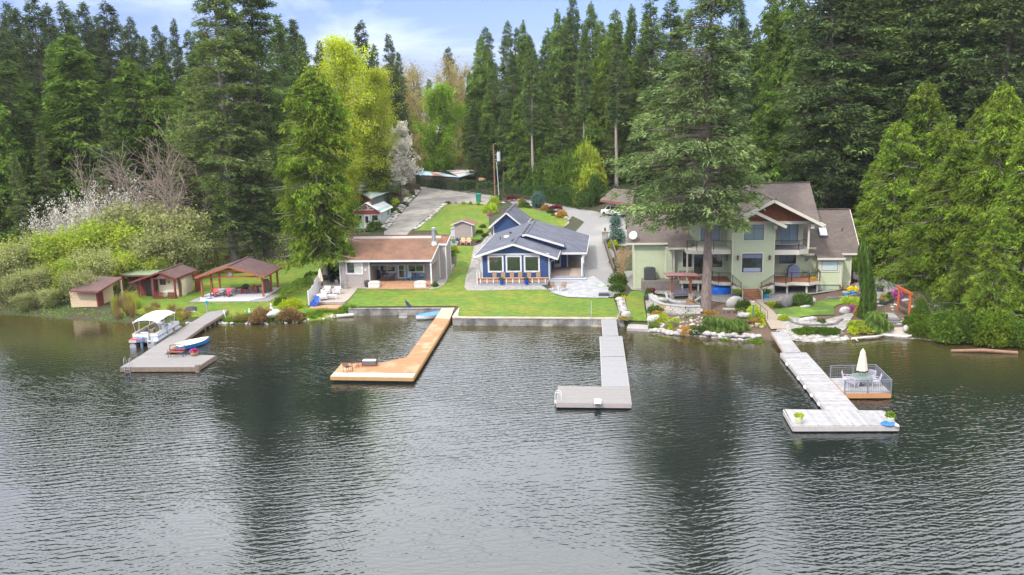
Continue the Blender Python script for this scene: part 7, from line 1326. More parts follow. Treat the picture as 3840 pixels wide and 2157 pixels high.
adirondack('deck_chair','aqua wooden armchair with floral cushions left of the aqua side table',CB(1208,838),RA-.05,aqua,cush=mat('floral_grey',(.45,.45,.52),.9,.45,9),group='aqua armchairs on the cottage deck');adirondack('deck_chair','aqua wooden armchair with floral cushions right of the aqua side table',CB(1388,815),RA-.1,aqua,cush=MT['floral_grey'],group='aqua armchairs on the cottage deck')
r=thing('side_table','aqua side table with a lantern between the aqua armchairs','table',CB(1298,822),RA);m=MB();m.box(-.25,.25,-.22,.22,.46,.5);m.build('tabletop',aqua,r)
for s_ in(-1,1):m=MB();m.box(s_*.14-.04,s_*.14+.04,-.15,.15,0,.46);m.build('leg',aqua,r)
m=MB();m.cyl((0,0,.5),(0,0,.62),.07,.07,8);m.cyl((0,0,.62),(0,0,.8),.06,.02,8);o=m.build('lantern',dgrey);o.location=tuple(CB(1298,822));tag(o,'small dark lantern on the aqua side table','lantern')
r=thing('covered_grill','black covered barbecue at the left end of the cottage deck','grill',CB(765,812),RA);m=MB();m.box(-.55,.55,-.3,.3,0,1.05);m.build('cover',mat('black_cover',(.02,.02,.028),.8,.15,4,.02,5),r,bevel=.08);m=MB();m.box(-.62,-.55,-.2,.2,.7,.95);m.build('side_bulge',MT['black_cover'],r)
bb=mat('deck_box_white',(.60,.58,.56),.6,.05)
for x0,z0,lab in(((650,940),.12,'pale rounded deck box at the left side of the cottage steps'),((1292,940),.12,'pale rounded deck box at the right side of the cottage steps'))and((.05,.12,'pale rounded deck box at the left side of the cottage steps'),(5.5,.12,'pale rounded deck box at the right side of the cottage steps')):
 r=thing('deck_box',lab,'storage box',FC.w((x0,.3,z0)),RA,'deck boxes beside the cottage steps');m=MB();m.box(0,1.35,0,.6,0,.5);m.build('box',bb,r,bevel=.03);m=MB();m.prism([(-.04,.5),(1.39,.5),(1.3,.66),(.95,.74),(.4,.74),(.05,.66)],-.03,.63);m.build('lid',bb,r,bevel=.02)
chair_metal('wood_chair','small brown chair in the right corner of the cottage deck',CB(1470,800),RA-.3,wt,wt,slats=5,w_=.45,h=.75)
pot('flower_pot','teal pot at the right corner of the cottage deck',gg('B3',1560,868),.24,.3,turq);bush('small leafy plant in the paving at the right corner of the cottage deck',gg('B3',1565,930),.35,.6,'shrub')
p=gg('B3',640,930);r=thing('rubbish_bin','dark bin left of the cottage steps','bin',p,RA);m=MB();m.lathe([(.28,0),(.33,.7),(.35,.72),(.3,.8),(0,.84)],14);m.build('body',dgrey,r)
lp=[gg('B3',x,y)[:2]for x,y in[(0,1140),(340,1135),(480,960),(640,960),(640,900),(300,800),(110,900),(0,960)]]
lp=[tuple(q)for q in lp]+[tuple(gg('B2',x,y)[:2])for x,y in[(2000,760),(1900,830),(1900,900),(2050,960)]]
def slab_at(nm,pts,z0,th,m_,label=None):b=MB();b.prism(pts,z0-th,z0,ax='z');o=b.build(nm,m_);struct(o);return o
zt_=.98;slab_at('lower_patio',[tuple(gz('B3',x,y,zt_)[:2])for x,y in[(0,1135),(330,1130),(385,1095),(470,1000),(510,940),(640,945),(640,880),(300,790),(100,860),(-20,960),(-60,960),(-130,1000)]],zt_,.6,mat('patio_tan',(.33,.28,.245),.9,.2,3,.006,12))
planks_r=thing('low_deck','low wooden deck with orange fascia at the lake edge left of the cottage','deck',(0,0,0))
q_=[tuple(gz('B3',x,y,.72)[:2])for x,y in[(-160,1215),(235,1215),(320,1170),(-90,1170)]];strips(planks_r,q_,RA,.72,deckw,.14);dock_edge(planks_r,q_,.72,.2,MT['orange_fascia'])
bw_=mat('block_wall',(.22,.18,.155),.95,.3,4,.02,10,orand=.15);a,b=gz('B3',-10,1160,.7),gz('B3',330,1155,.7);r=thing('block_wall','two course stone block wall under the lower patio','retaining wall',(a[0],a[1],.5));d=b-a;nb_=11
for c_ in range(2):
 for k in range(nb_):p0,p1=d*(k+.02+(c_%2)*.4)/nb_,d*(k+.98+(c_%2)*.4)/nb_;m=MB();m.bar(tuple(p0+(0,0,.1+c_*.2)),tuple(p1+(0,0,.1+c_*.2)),.2,.185);m.build('block',bw_,r)
def CL(v,x,y):return gz(v,x,y,zt_)
r=thing('sofa','pale grey corner sofa along the white screen on the lower patio','sofa',CL('B2',1990,900),math.radians(-62));sg=mat('sofa_grey',(.46,.46,.47),.9,.06)
m=MB();m.box(-.1,2.0,0,.75,.15,.42);m.build('seat',sg,r,bevel=.03);m=MB();m.box(-.1,2.0,.70,.82,.15,.85);m.build('backrest',wick,r)
for x in(-.05,1.9):m=MB();m.box(x,x+.06,0,.06,0,.2);m.build('leg',white,r)
for i,(x,y,lab)in enumerate([(115,1020,'white wicker armchair nearest the closed umbrella'),(255,1025,'white wicker armchair right of its twin on the lower patio')]):
 r=thing('wicker_armchair',lab,'armchair',CL('B3',x-30,y),RA,'wicker armchairs on the lower patio');m=MB();m.box(-.32,.36,-.2,.45,.1,.42);m.build('seat',sg,r,bevel=.03);m=MB();m.box(-.36,.40,.42,.52,.1,.82);m.build('backrest',wick,r)
 for s_ in(-.4,.38):m=MB();m.box(s_,s_+.08,-.2,.5,.05,.62);m.build('armrest',wick,r)
r=thing('coffee_table','white slatted coffee table in front of the wicker armchairs','table',CL('B3',65,1100),RA);m=MB();m.box(0,1.3,0,.6,.42,.46);m.build('tabletop',wick,r)
for x in(0,1.25):
 for y in(0,.55):m=MB();m.box(x,x+.05,y,y+.05,0,.42);m.build('leg',white,r)
umbrella_closed('closed beige umbrella at the back of the lower patio',CL('B3',15,970),2.5,beigec,w_=.3)
r=thing('patio_dining_table','brown rectangular table on the lower patio','table',CL('B3',290,880),RA);m=MB();m.box(-.5,.8,-.4,.5,.70,.74);m.build('tabletop',wt,r)
for x in(-.45,.72):
 for y in(-.35,.42):m=MB();m.box(x,x+.05,y,y+.05,0,.70);m.build('leg',darkm,r)
for(x,y),rz,lab in[((250,850),100,'grey mesh chair at the left of the brown table'),((255,940),60,'grey mesh chair at the front left of the brown table'),((350,950),10,'grey mesh chair in front of the brown table'),((405,880),-80,'grey mesh chair at the right of the brown table')]:chair_sling('mesh_chair',lab,CL('B3',x,y),math.radians(rz),darkm,mat('grey_mesh',(.20,.19,.18),.8,.1),'mesh chairs round the brown table',.95)
r=thing('bar_cart','dark topped white outdoor cabinet against the cottage wall','cabinet',CL('B3',460,905),RA);m=MB();m.box(-.45,.45,-.25,.25,.1,.8);m.build('body',bb,r);m=MB();m.box(-.6,.55,-.3,.3,.8,.86);m.build('worktop',dgrey,r)
for x in(-.44,.4):m=MB();m.box(x,x+.04,-.25,-.2,0,.8);m.build('leg',black,r)
pot('flower_pot','teal bowl on the ground beside the cottage wall',CL('B3',532,895),.24,.22,turq);r=thing('storage_tub','pale blue tub beside the teal bowl','tub',CL('B3',580,895));m=MB();m.box(-.25,.25,-.18,.18,0,.3);m.build('body',mat('pale_blue_tub',(.35,.48,.62),.5,.05),r);m=MB();m.box(-.27,.27,-.2,.2,.3,.34);m.build('lid',white,r)
r=thing('barbecue','black kettle barbecue beside the trunk of the large cedar','grill',CL('B3',75,890),.3);m=MB();m.box(-.5,.5,-.25,.25,.5,.8);m.build('body',black,r,bevel=.05);m=MB();m.lathe([(.38,.8),(.34,1.0),(.2,1.12),(0,1.15)],14);m.build('lid',black,r)
for x in(-.45,.4):m=MB();m.box(x,x+.05,-.2,-.15,0,.5);m.box(x,x+.05,.15,.2,0,.5);m.build('leg',zinc,r)
a,b=gz('B2',1895,1010,.75),gz('B2',2080,740,1.0);r=thing('white_screen','white board privacy screen stepping down along the lower patio','fence',a);d=b-a;n_=16
for k in range(n_):p0,p1=d*(k+.03)/n_,d*(k+.97)/n_;h=1.45 if k<8 else 1.75;m=MB();m.bar(tuple(p0+(0,0,h/2)),tuple(p1+(0,0,h/2)),.03,h);m.build('board',white,r)
for q in(0,.33,.66,1):m=MB();p0=d*q;m.box(p0[0]-.06,p0[0]+.06,p0[1]-.06,p0[1]+.06,-.3,1.6);m.build('post',white,r)
r=thing('folding_chair','blue folding canvas chair beside the white screen','chair',gz('B2',1990,1020,.75),math.radians(-30));blc=mat('blue_canvas',(.01,.09,.50),.7,.1);m=MB();m.slab([(-.35,-.3,.45),(.35,-.3,.45),(.35,.25,.36),(-.35,.25,.36)],.04);m.bar((0,.25,.36),(0,.42,1.0),.66,.04,upv=(0,1,0));m.box(-.34,.34,-.3,.2,.05,.36);m.build('seat',blc,r)
for s_ in(-.36,.36):m=MB();m.cyl((s_,-.32,0),(s_,.3,.75),.015,.015,5);m.cyl((s_,.3,0),(s_,-.32,.62),.015,.015,5);m.build('leg',zinc,r)
def PV(x,y):return gz('B2',x,y,1.0)
adirondack('adirondack_chair','raspberry red adirondack chair nearest the left pavilion post',PV(435,885),RA,pinkr,darkm,'raspberry adirondack chairs in the pavilion');adirondack('adirondack_chair','raspberry red adirondack chair right of the small white table',PV(640,880),RA,pinkr,darkm,'raspberry adirondack chairs in the pavilion')
table_round('side_table','small white round table between the raspberry chairs',PV(537,870),.32,.5,white,dgrey)
for(x,y),(w1,w2),lab in[((815,810),(.75,.5),'red wooden table at the back of the pavilion'),((890,838),(.7,.45),'lower red wooden stool table in the pavilion')]:
 r=thing('red_table',lab,'table',PV(x,y),.1);m=MB();m.box(-w1/2,w1/2,-w2/2,w2/2,.46,.52);m.build('tabletop',redp,r)
 for sx in(-1,1):
  for sy in(-1,1):m=MB();m.box(sx*(w1/2-.06)-.03,sx*(w1/2-.06)+.03,sy*(w2/2-.06)-.03,sy*(w2/2-.06)+.03,0,.46);m.build('leg',redp,r)
adirondack('adirondack_chair','dark grey adirondack chair at the back of the pavilion',PV(920,790),math.radians(200),dgrey);
for(x,y),rz,lab in[((1015,815),-60,'red wooden armchair at the back right of the pavilion'),((1050,835),-20,'red wooden armchair nearest the right pavilion post')]:chair_metal('wood_armchair',lab,PV(x,y),math.radians(rz),mat('orange_brown_wood',(.28,.08,.035),.6,.1),redp,'red wooden armchairs in the pavilion',slats=6)
r=thing('work_bench','brown wooden bench at the right edge of the pavilion floor','bench',PV(1200,815),-.1);m=MB();m.box(-.8,.5,-.3,.3,.7,.76);m.build('seat',wt,r)
for x in(-.75,.4):m=MB();m.box(x,x+.07,-.25,.25,0,.7);m.build('leg',wt,r)
r=thing('wood_rack','tall dark barrel shaped firewood rack behind the pavilion post','rack',gg('B2',1240,830));m=MB();m.lathe([(.35,0),(.48,.5),(.48,1.2),(.35,1.65),(0,1.68)],12);m.build('barrel',wt,r)
r=thing('blue_bag','bright blue crumpled bag on the left front corner of the pavilion floor','bag',PV(335,915));m=MB();m.blob((0,0,.12),.38,.22,.2,3,.3,2,flat=.2);m.build('bag',mat('cyan_plastic',(.01,.30,.62),.3,.2),r)
p=gg('B2',70,1100);r=thing('fire_pit','dark covered fire pit at the top of the left bank','fire pit',p);m=MB();m.lathe([(.55,0),(.6,.25),(.55,.3)],12,sy=.8);m.build('base',stoned,r);m=MB();m.blob((0,0,.3),.6,.45,.2,3,.1,2);m.build('cover',mat('purple_black',(.035,.025,.06),.6,.2),r)
for i in range(8):rock('grey edging stone around the dark fire pit',gg('B2',rnd.uniform(-60,190),rnd.uniform(1115,1140)),rnd.uniform(.12,.25),group='stones round the dark fire pit',k=rnd.randrange(4,9))
p=gg('B2',325,1120);r=thing('bird_house','green roofed post ornament at the shore end of the left dock','ornament',p);m=MB();m.cyl((0,0,0),(0,0,.9),.13,.11,8);m.build('post',bark2,r);m=MB();m.box(-.1,.1,-.1,.1,.9,1.1);m.prism([(-.16,1.1),(.16,1.1),(0,1.28)],-.14,.14);m.build('house',turq,r)
for(x,y),h,lab in[((975,1165),.7,'small white egret statue in the reeds'),((1315,1150),1.1,'curled white swan ornament beside the green box'),((905,1140),.3,'tiny white bird ornament left of the egret')]:
 p=gg('B2',x,y);r=thing('bird_ornament',lab,'ornament',p);m=MB();m.blob((0,0,h*.45),h*.2,h*.28,h*.3,5,.1,2);m.tube([(0,0,h*.6),(.04,-.1*h,h*.85),(0,.02,h),(-.05,.12*h,h*.95)],.05*h+.01,6);m.build('body',white,r)
 for s_ in(-.05,.05):m=MB();m.cyl((s_,0,0),(s_,0,h*.3),.015,.015,5);m.build('leg',dgrey,r)
p=gg('B2',1365,1150);m=MB();m.box(-.3,.3,-.2,.2,0,.5);o=m.build('green_box',mat('pale_green_box',(.28,.46,.33),.6,.1));o.location=tuple(p);tag(o,'pale green plastic box beside the white swan ornament','box')
p=gg('B3',1210,1215);r=thing('heron_sculpture','dark blue metal wing sculpture on the lawn edge above the sea wall','sculpture',p);m=MB();m.prism([(-.4,.9),(-.05,.55),(.3,.12),(.32,.0),(-.1,.0),(-.35,.45)],-.02,.02);m.build('wing',mat('navy_metal',(.03,.05,.12),.4,.1),r)
p=gg('P',545,672);r=thing('garden_swing','brown timber swing frame with a yellow swing behind the pavilion','swing',p,-.1);sf=mat('swing_wood',(.16,.115,.05),.8,.2)
m=MB();m.bar((-1.6,0,2.5),(2.0,0,2.5),.12,.14);m.build('beam',sf,r)
for x0,y in((0,-.9),(.0,.9)):m=MB();m.bar((x0+.1,y,-.1),(0,0,2.5),.1,.1);m.build('leg',sf,r)
m=MB();m.bar((2.0,.9,-.1),(1.9,0,2.5),.1,.1);m.bar((2.0,-.9,-.1),(1.9,0,2.5),.1,.1);m.build('leg',sf,r)
m=MB();m.tube([(-1.2,0,2.45),(-1.15,0,.6),(-.95,0,.42),(-.6,0,.42),(-.4,0,.6),(-.4,0,2.45)],.03,5);m.build('swing_seat',mat('swing_yellow',(.55,.42,.03),.5,.05),r)
a=gg('P',567,668);r=thing('red_fence','short dark red picket fence behind the pavilion roof','fence',a,-.05)
for k in range(18):m=MB();m.box(k*.16,k*.16+.1,0,.03,0,1.3);m.build('picket',redwood,r)
for z in(.3,1.0):m=MB();m.box(0,2.9,.03,.08,z,z+.1);m.build('rail',redwood,r)
m=MB();p=gg('P',640,660);m.box(-.5,.5,-.3,.3,0,.8);o=m.build('storage_box',mat('whitish_box',(.45,.48,.47),.6,.1));o.location=tuple(p);tag(o,'pale storage box under the dark fir behind the pavilion','box')
H1=[FC.w((9.3,9.0,0)),FC.w((11.6,9.3,0))];hedge('dark clipped rectangular hedge right of the cottage chimney',[np.array(gg('B3',1650,615)),np.array(gg('B3',1840,620))],1.7,.7,'ivy',1500,size=.13)
hedge('loose green hedge between the left lawn and the lower patio',[np.array(gg('B2',2020,640)),np.array(gg('B2',1830,760)),np.array(gg('B2',1650,880)),np.array(gg('B2',1560,960))],1.2,.9,'shrub',1100,size=.16)
bush('yellow green low bush in front of the loose hedge',gg('B2',1620,1060),1.3,1.0,'chart',n_=2600,size=.12);bush('green bush behind the white canoe',gg('B2',1480,1000),.8,.8,'shrub');bush('small yellow topped shrub right of the cottage chimney hedge',gg('B3',1800,470),.8,1.1,'willow')
bush('dark laurel bush left of the cottage wall',gg('B3',190,760),1.2,2.3,'ivy',n_=2600,size=.13);bush('dark laurel bush behind the barbecue',gg('B3',120,830),1.1,1.5,'ivy',n_=2600,size=.13)
for(x,y),R_,h,lab in[((1170,1235),1.3,1.3,'dry twiggy brown shrub on the left bank, big one'),((1090,1260),.9,.8,'dry brown shrub at the waterline left of the big twiggy one'),((1590,1230),1.2,1.2,'dry dark shrub right of the white canoe'),((1700,1240),1.0,.9,'dry twiggy shrub where the bank meets the reeds'),((840,1230),.8,.5,'dry brown tuft at the waterline near the left dock')]:
 bush(lab,gg('B2',x,y),R_,h,'straw',n_=2600,size=.12,nm='shrub')
for i in range(46):
 x,y=rnd.uniform(-320,700),0;px=rnd.choice([rnd.uniform(285,350),rnd.uniform(330,480)]);
 p=gz('P',px,rnd.uniform(775,800)+(5 if px>400 else 0),.3);p[1]=max(p[1],float(ys(p[0]))+.2);p[2]=Ez(p[0],p[1]);tall=px<350
 bush('clump of brown winter reeds on the shore between the tan shed and the left dock',p,.55,rnd.uniform(1.2,1.9)if tall else rnd.uniform(.5,.9),'straw' if i%4 else 'willow','brown reed clumps on the left shore',shape='tuft',nm='reed_clump',cat='reeds',n_=260,size=.12,var=i%3)
for i in range(60):
 px=rnd.uniform(560,880);p=gz('P',px,802+rnd.uniform(-8,6),.3);p[1]=float(ys(p[0]))+rnd.uniform(.2,1.6);p[2]=Ez(p[0],p[1])
 bush('tuft of fresh green lake grass along the left bank',p,.5,rnd.uniform(.4,.8),'grassy','green grass tufts on the left bank',shape='tuft',nm='grass_tuft',cat='grass tuft',n_=200,size=.1,var=i%3)
ps=[]
for i in range(70):
 px=rnd.uniform(480,880);p=gz('P',px,806,0.0);p[1]=float(ys(p[0]))+rnd.uniform(-.1,.3);p[2]=Ez(p[0],p[1]);ps.append((p,rnd.uniform(.10,.26)))
rock_stuff('small waterline stones of the left bank',ps,stonem)
m=MB();a,b=gz('B3',225,1325,.15),gz('B3',455,1305,.2);m.cyl(tuple(a),tuple(b),.2,.16,9);m.cyl(tuple(a+(.3,.1,.1)),tuple(a+(-.3,-.3,.2)),.06,.04,6);tag(m.build('drift_log',MT['bleached_wood']),'grey drift log lying against the sea wall left of the cottage steps','log')
m=MB();a,b=gg('A5',0,640)+(0,0,.3),gg('A5',170,610)+(0,0,.3);m.cyl(tuple(a+(-3,0,0)),tuple(b),.28,.2,9);tag(m.build('fallen_log',MT['bleached_wood']),'pale fallen log in the brown brush at the left edge','log')
def GD(v,x,y,z=1.48):q=FG.pl(2,z,v,x,y);return FG.w((q[0],q[1],z))
r=thing('covered_grill','large barbecue under a blue grey cover on the right deck of the green house','grill',GD('C2',740,1300),RA);m=MB();m.box(-.62,.62,-.3,.35,0,.78);m.prism([(-.62,.78),(.62,.78),(.45,1.15),(.1,1.32),(-.15,1.32),(-.5,1.12)],-.3,.35);m.build('cover',mat('blue_grey_cover',(.20,.23,.35),.7,.08,3,.01,5),r,bevel=.04)
chair_metal('rattan_chair','brown rattan chair beside the covered barbecue',GD('C2',890,1290),RA,wt,wt,slats=6,h=1.05);table_round('glass_table','small glass table at the right end of the right deck',GD('C2',1000,1280),.45,.72,MT['grey_green_glass'],black);bush('yellow flowers in a box on the right deck',GD('C2',1000,1330),.35,.25,'gold',nm='flower_box',cat='flowers')
table_round('round_table','white round table on the left deck of the green house',GD('C1',865,1245),.55,.74,white,black)
for(x,y),rz,lab in[((785,1260),80,'black wire chair with white seat at the left of the round white table'),((865,1290),10,'black wire chair with white seat in front of the round white table'),((930,1290),-20,'black wire chair with white seat at the front right of the round white table'),((990,1265),-60,'black wire chair with white seat near the sliding door')]:chair_metal('wire_chair',lab,GD('C1',x,y),math.radians(rz),black,white,'wire chairs on the left deck',slats=4,w_=.45,h=.85,slatm=black)
table_round('glass_table','glass table behind the railing right of the spruce trunk',GD('C1',1280,1260),.5,.72,MT['grey_green_glass'],black)
r=thing('air_conditioner','big dark air conditioning unit on the block wall by the green house','air conditioner',FG.w(FG.pl(1,4.6,'C1',400,1335)),RA);m=MB();m.box(-.62,.62,-.45,.45,0,1.25);m.build('case',mat('ac_case',(.045,.045,.05),.6,.25,20),r,bevel=.06);m=MB();m.box(-.9,3.6,-.9,.8,-1.6,-.02);m.build('block_base',mat('brown_blocks',(.21,.175,.155),.95,.3,4,.02,9,orand=.25),r);m=MB();m.lathe([(.5,1.25),(.5,1.33),(.42,1.34),(.40,1.28),(0,1.28)],18);m.build('fan_ring',dgrey,r)
r=thing('gas_bottle','small orange canister beside the air conditioner','canister',gg('C1',480,1335)+(0,0,.5));m=MB();m.lathe([(.13,0),(.15,.1),(.15,.35),(.05,.45),(0,.46)],12);m.build('body',mat('orange_can',(.55,.14,.01),.4,.1),r)
r=thing('yellow_box','small yellow box at the right end of the block wall','box',gg('C1',632,1335)+(0,0,.5));m=MB();m.box(-.15,.15,-.12,.12,0,.4);m.build('body',mat('yellow_plastic',(.65,.55,.02),.5,.05),r)
def curved_blocks(lab,v,pts,h_courses,bw,bh,mm,base=0.0,cap=None,th=.3,nm='block_wall',piece='block'):
 P_=line_pts(v,pts,bw);P_.append(gg(v,*pts[-1]));o=P_[0];r=thing(nm,lab,'wall',o)
 for c in range(h_courses):
  for a,b in zip(P_[:-1],P_[1:]):
   d=(b-a);s_=(c%2)*.5;p0,p1=a+d*(s_+.03),a+d*(s_+.97);z=base+bh*(c+.5);m=MB();y=rnd.uniform(-.015,.015);m.bar((p0[0]-o[0],p0[1]-o[1]+y+c*.01,p0[2]-o[2]+z),(p1[0]-o[0],p1[1]-o[1]+y+c*.01,p1[2]-o[2]+z),th,bh-.015);m.build(piece,mm,r)
 if cap:
  for a,b in zip(P_[:-1],P_[1:]):m=MB();z=base+bh*h_courses+.04;m.bar((a[0]-o[0],a[1]-o[1],a[2]-o[2]+z),(b[0]-o[0],b[1]-o[1],b[2]-o[2]+z),th+.1,.08);m.build('cap_stone',cap,r)
 return r
curved_blocks('curved brown block wall holding the air conditioner bed','C3',[(370,160),(430,235),(560,270),(760,275),(1000,275)],4,.42,.19,mat('brown_blocks',(.21,.175,.155),.95,.3,4,.02,9,orand=.25))
wq=[tuple(gg('C3',x,y)[:2])for x,y in[(395,180),(470,235),(760,262),(1000,262),(1000,200),(400,140)]];b=MB();b.prism(wq,.3,gg('C3',560,260)[2]+.62,ax='z');struct(b.build('planter_gravel',rubble))
patch=mat('round_wall_stone',(.44,.42,.375),.85,.28,3,.015,9,orand=.20,col2=(.56,.42,.26),c2s=.7,c2lo=.58,c2hi=.62)
capm2=mat('grey_cap',(.34,.33,.325),.85,.15)
curved_blocks('curved pale stone seat wall facing the lake in front of the green house','C3',[(640,500),(660,560),(720,620),(850,680),(1000,700),(1250,725),(1495,720)],3,.40,.24,patch,cap=capm2,th=.4,nm='stone_seat_wall',piece='stone')
curved_blocks('low grey base course below the curved pale stone wall','C3',[(660,590),(800,680),(900,730),(1100,750),(1400,755)],1,.5,.2,mat('grey_course',(.22,.215,.22),.9,.2,orand=.1),th=.35,nm='base_course')
tq=[tuple(gg('C3',x,y)[:2])for x,y in[(650,500),(730,640),(900,690),(1100,700),(1480,700),(1500,540),(1200,430),(900,380),(700,400)]];b=MB();b.prism(tq,.2,.95,ax='z');struct(b.build('seat_terrace',pave))
for k,(x,y,R_)in enumerate([(700,520,1.0),(830,560,.9)]):rock(['pale boulder at the left inside the curved seat wall','long pale boulder built into the curved seat wall'][k],gg('C3',x,y)+(0,0,.3),R_,R_*.7,.4,stonew)
for j,pts in enumerate([[(900,440),(930,540),(1010,590),(1180,610),(1400,590),(1510,520)]]):
 curved_blocks('white edged inner step of the round seat terrace','C3',pts,1,.5,.16,mat('white_edge',(.42,.42,.41),.7,.05),base=.45,th=.2,nm='terrace_step',piece='edging')
p0,p1=gg('C3',1010,455),gg('C3',1330,475);r=thing('pergola','orange brown pergola with slatted red roof and stone feet by the lake','pergola',p0);d=p1-p0;pw_=mat('pergola_wood',(.30,.09,.035),.65,.15,3);pslat=mat('mauve_slats',(.34,.17,.16),.75,.12,orand=.08);Hp=2.35
for q in(np.zeros(3),d):
 m=MB();m.box(q[0]-.2,q[0]+.2,q[1]-.2,q[1]+.2,-.2,.62);m.build('stone_foot',stonew,r);m=MB();m.box(q[0]-.11,q[0]+.11,q[1]-.11,q[1]+.11,.6,Hp);m.build('post',pw_,r)
 for s_ in(-1,1):m=MB();m.bar((q[0],q[1],Hp-.5),(q[0]+s_*.4,q[1],Hp-.02),.08,.1);m.build('brace',pw_,r)
m=MB();m.bar((-.6,0,Hp+.08),tuple(d+(.6,0,Hp+.08)),.12,.18);m.build('beam',pw_,r)
for k in range(15):u=k/14;y=-.65+u*1.6;m=MB();m.bar((-.75,y,Hp+.22+u*.0),(d[0]+.75,d[1]+y,Hp+.22+u*.0),.085,.05);m.build('slat',pslat,r)
for k in range(6):u=k/5;m=MB();x=-.6+u*(d[0]+1.2);m.bar((x,-.7,Hp+.2),(x,1.0,Hp+.2),.05,.04);m.build('rafter',pw_,r)
r=thing('hanging_bench','grey purple slatted swing seat hanging under the pergola','swing seat',p0+d*.5+(-.05,-.05,0),RA);sw=mat('mauve_grey_wood',(.16,.13,.17),.7,.12)
for k in range(11):m=MB();x=-.8+k*.155;m.bar((x,.28,.48),(x+.0,.42,1.08),.12,.025,upv=(0,1,0));m.build('back_slat',sw,r)
m=MB();m.box(-.85,.85,-.28,.28,.42,.47);m.build('seat',sw,r)
for s_ in(-.85,.82):m=MB();m.box(s_,s_+.05,-.28,.35,.66,.71);m.box(s_,s_+.05,-.28,-.22,.35,.68);m.build('armrest',sw,r)
for s_ in(-.8,.8):m=MB();m.cyl((s_,0,.7),(s_,0,Hp),.012,.012,4);m.build('chain',zinc,r)
adirondack('log_chair','rustic orange wood armchair inside the curved seat wall',gg('C3',1330,610)+(0,0,.35),math.radians(-120),mat('log_wood',(.34,.18,.07),.75,.2))
r=thing('stone_bench','white stone slab bench on dark feet right of the big spruce','bench',gg('C3',1985,715),RA);m=MB();m.box(-.55,.55,-.18,.18,.38,.5);m.build('seat',stonew,r)
for x in(-.35,.2):m=MB();m.box(x,x+.18,-.14,.14,-.05,.38);m.build('foot',stoned,r)
pot('flower_pot','dark tall pot with a small conifer at the left of the curved seat wall',gg('C3',590,500),.36,.75,darkpot,'shrub',.7,kind='cone',lr=.9);pot('flower_pot','brown bowl with red twigs behind the tall dark pot',gg('C3',665,400),.3,.4,mat('brown_pot',(.12,.06,.05),.5),'red',.4)
pot('flower_pot','square navy pot with a yellow green shrub left of the centre stairs',gg('C3',2150,465),.36,.55,mat('navy_pot',(.015,.05,.16),.3),'chart',.55);pot('flower_pot','teal pot with a round green shrub right of the centre stairs',gg('C4',370,520),.38,.55,MT['turquoise_pot'],'shrub',.55)
pot('flower_pot','low lime bowl of dark plants beside the lower path, left one',gg('C3',2380,950),.3,.3,lime_pot,'red',.2);pot('flower_pot','larger lime bowl of orange plants beside the lower path',gg('C3',2465,940),.38,.4,lime_pot,'orange',.45);pot('flower_pot','lime bowl with white flower right of the orange one',gg('C4',295,1085),.28,.25,lime_pot,'willow',.2);pot('flower_pot','wide white bowl of green plants beside the stone bench',gg('C3',2205,720),.36,.25,white,'shrub',.25)
pot('flower_pot','bright blue pot overflowing with yellow flowers by the upper path',gg('C4',2055,465),.38,.55,brightblue,'gold',.5,lr=1.3);pot('flower_pot','smaller light blue pot left of the yellow flowers',gg('C4',1918,470),.26,.4,mat('light_blue_pot',(.06,.36,.52),.35),'blossom',.15)
bush('red and yellow flowers beside the white stone bench',gg('C3',2130,690),.35,.25,'orange',nm='flowers',cat='flowers')
r=thing('path_handrail','black iron handrail curving down beside the lower path','handrail',gg('C3',2250,540));o=gg('C3',2250,540);pts=[gg('C3',2250,540),gg('C3',2400,620),gg('C4',265,830),gg('C4',400,960)];m=MB();m.tube([tuple(q-o+(0,0,.95))for q in pts],.025,6);m.build('rail',black,r)
for q in pts:m=MB();m.cyl(tuple(q-o),tuple(q-o+(0,0,.95)),.022,.022,6);m.build('post',black,r)
p=gg('C3',2405,880);r=thing('path_lantern','teal post with a cream lantern head beside the lower path','lamp post',p);m=MB();m.cyl((0,0,0),(0,0,1.75),.05,.05,8);m.build('post',mat('teal_post',(.03,.12,.15),.4),r);m=MB();m.box(-.09,.09,-.09,.09,1.75,1.98);m.prism([(-.15,1.98),(.15,1.98),(.08,2.06),(-.08,2.06)],-.15,.15);m.build('lantern',mat('lantern_cream',(.52,.40,.28),.5),r)
drape('lower_path',PG('C4',[(0,600),(290,560),(330,640),(430,720),(520,800),(590,880),(650,980),(760,1140),(470,1145),(390,1000),(300,850),(180,740),(60,680)]),mat('tan_path',(.29,.235,.19),.9,.2,4,.008,14),.20,.4)
slab_at('boat_ramp',[tuple(gz('C3',x,y,.25)[:2])for x,y in[(275,862),(592,882),(602,990),(232,972)]],.25,.6,mat('ramp_concrete',(.33,.30,.29),.9,.12,3))
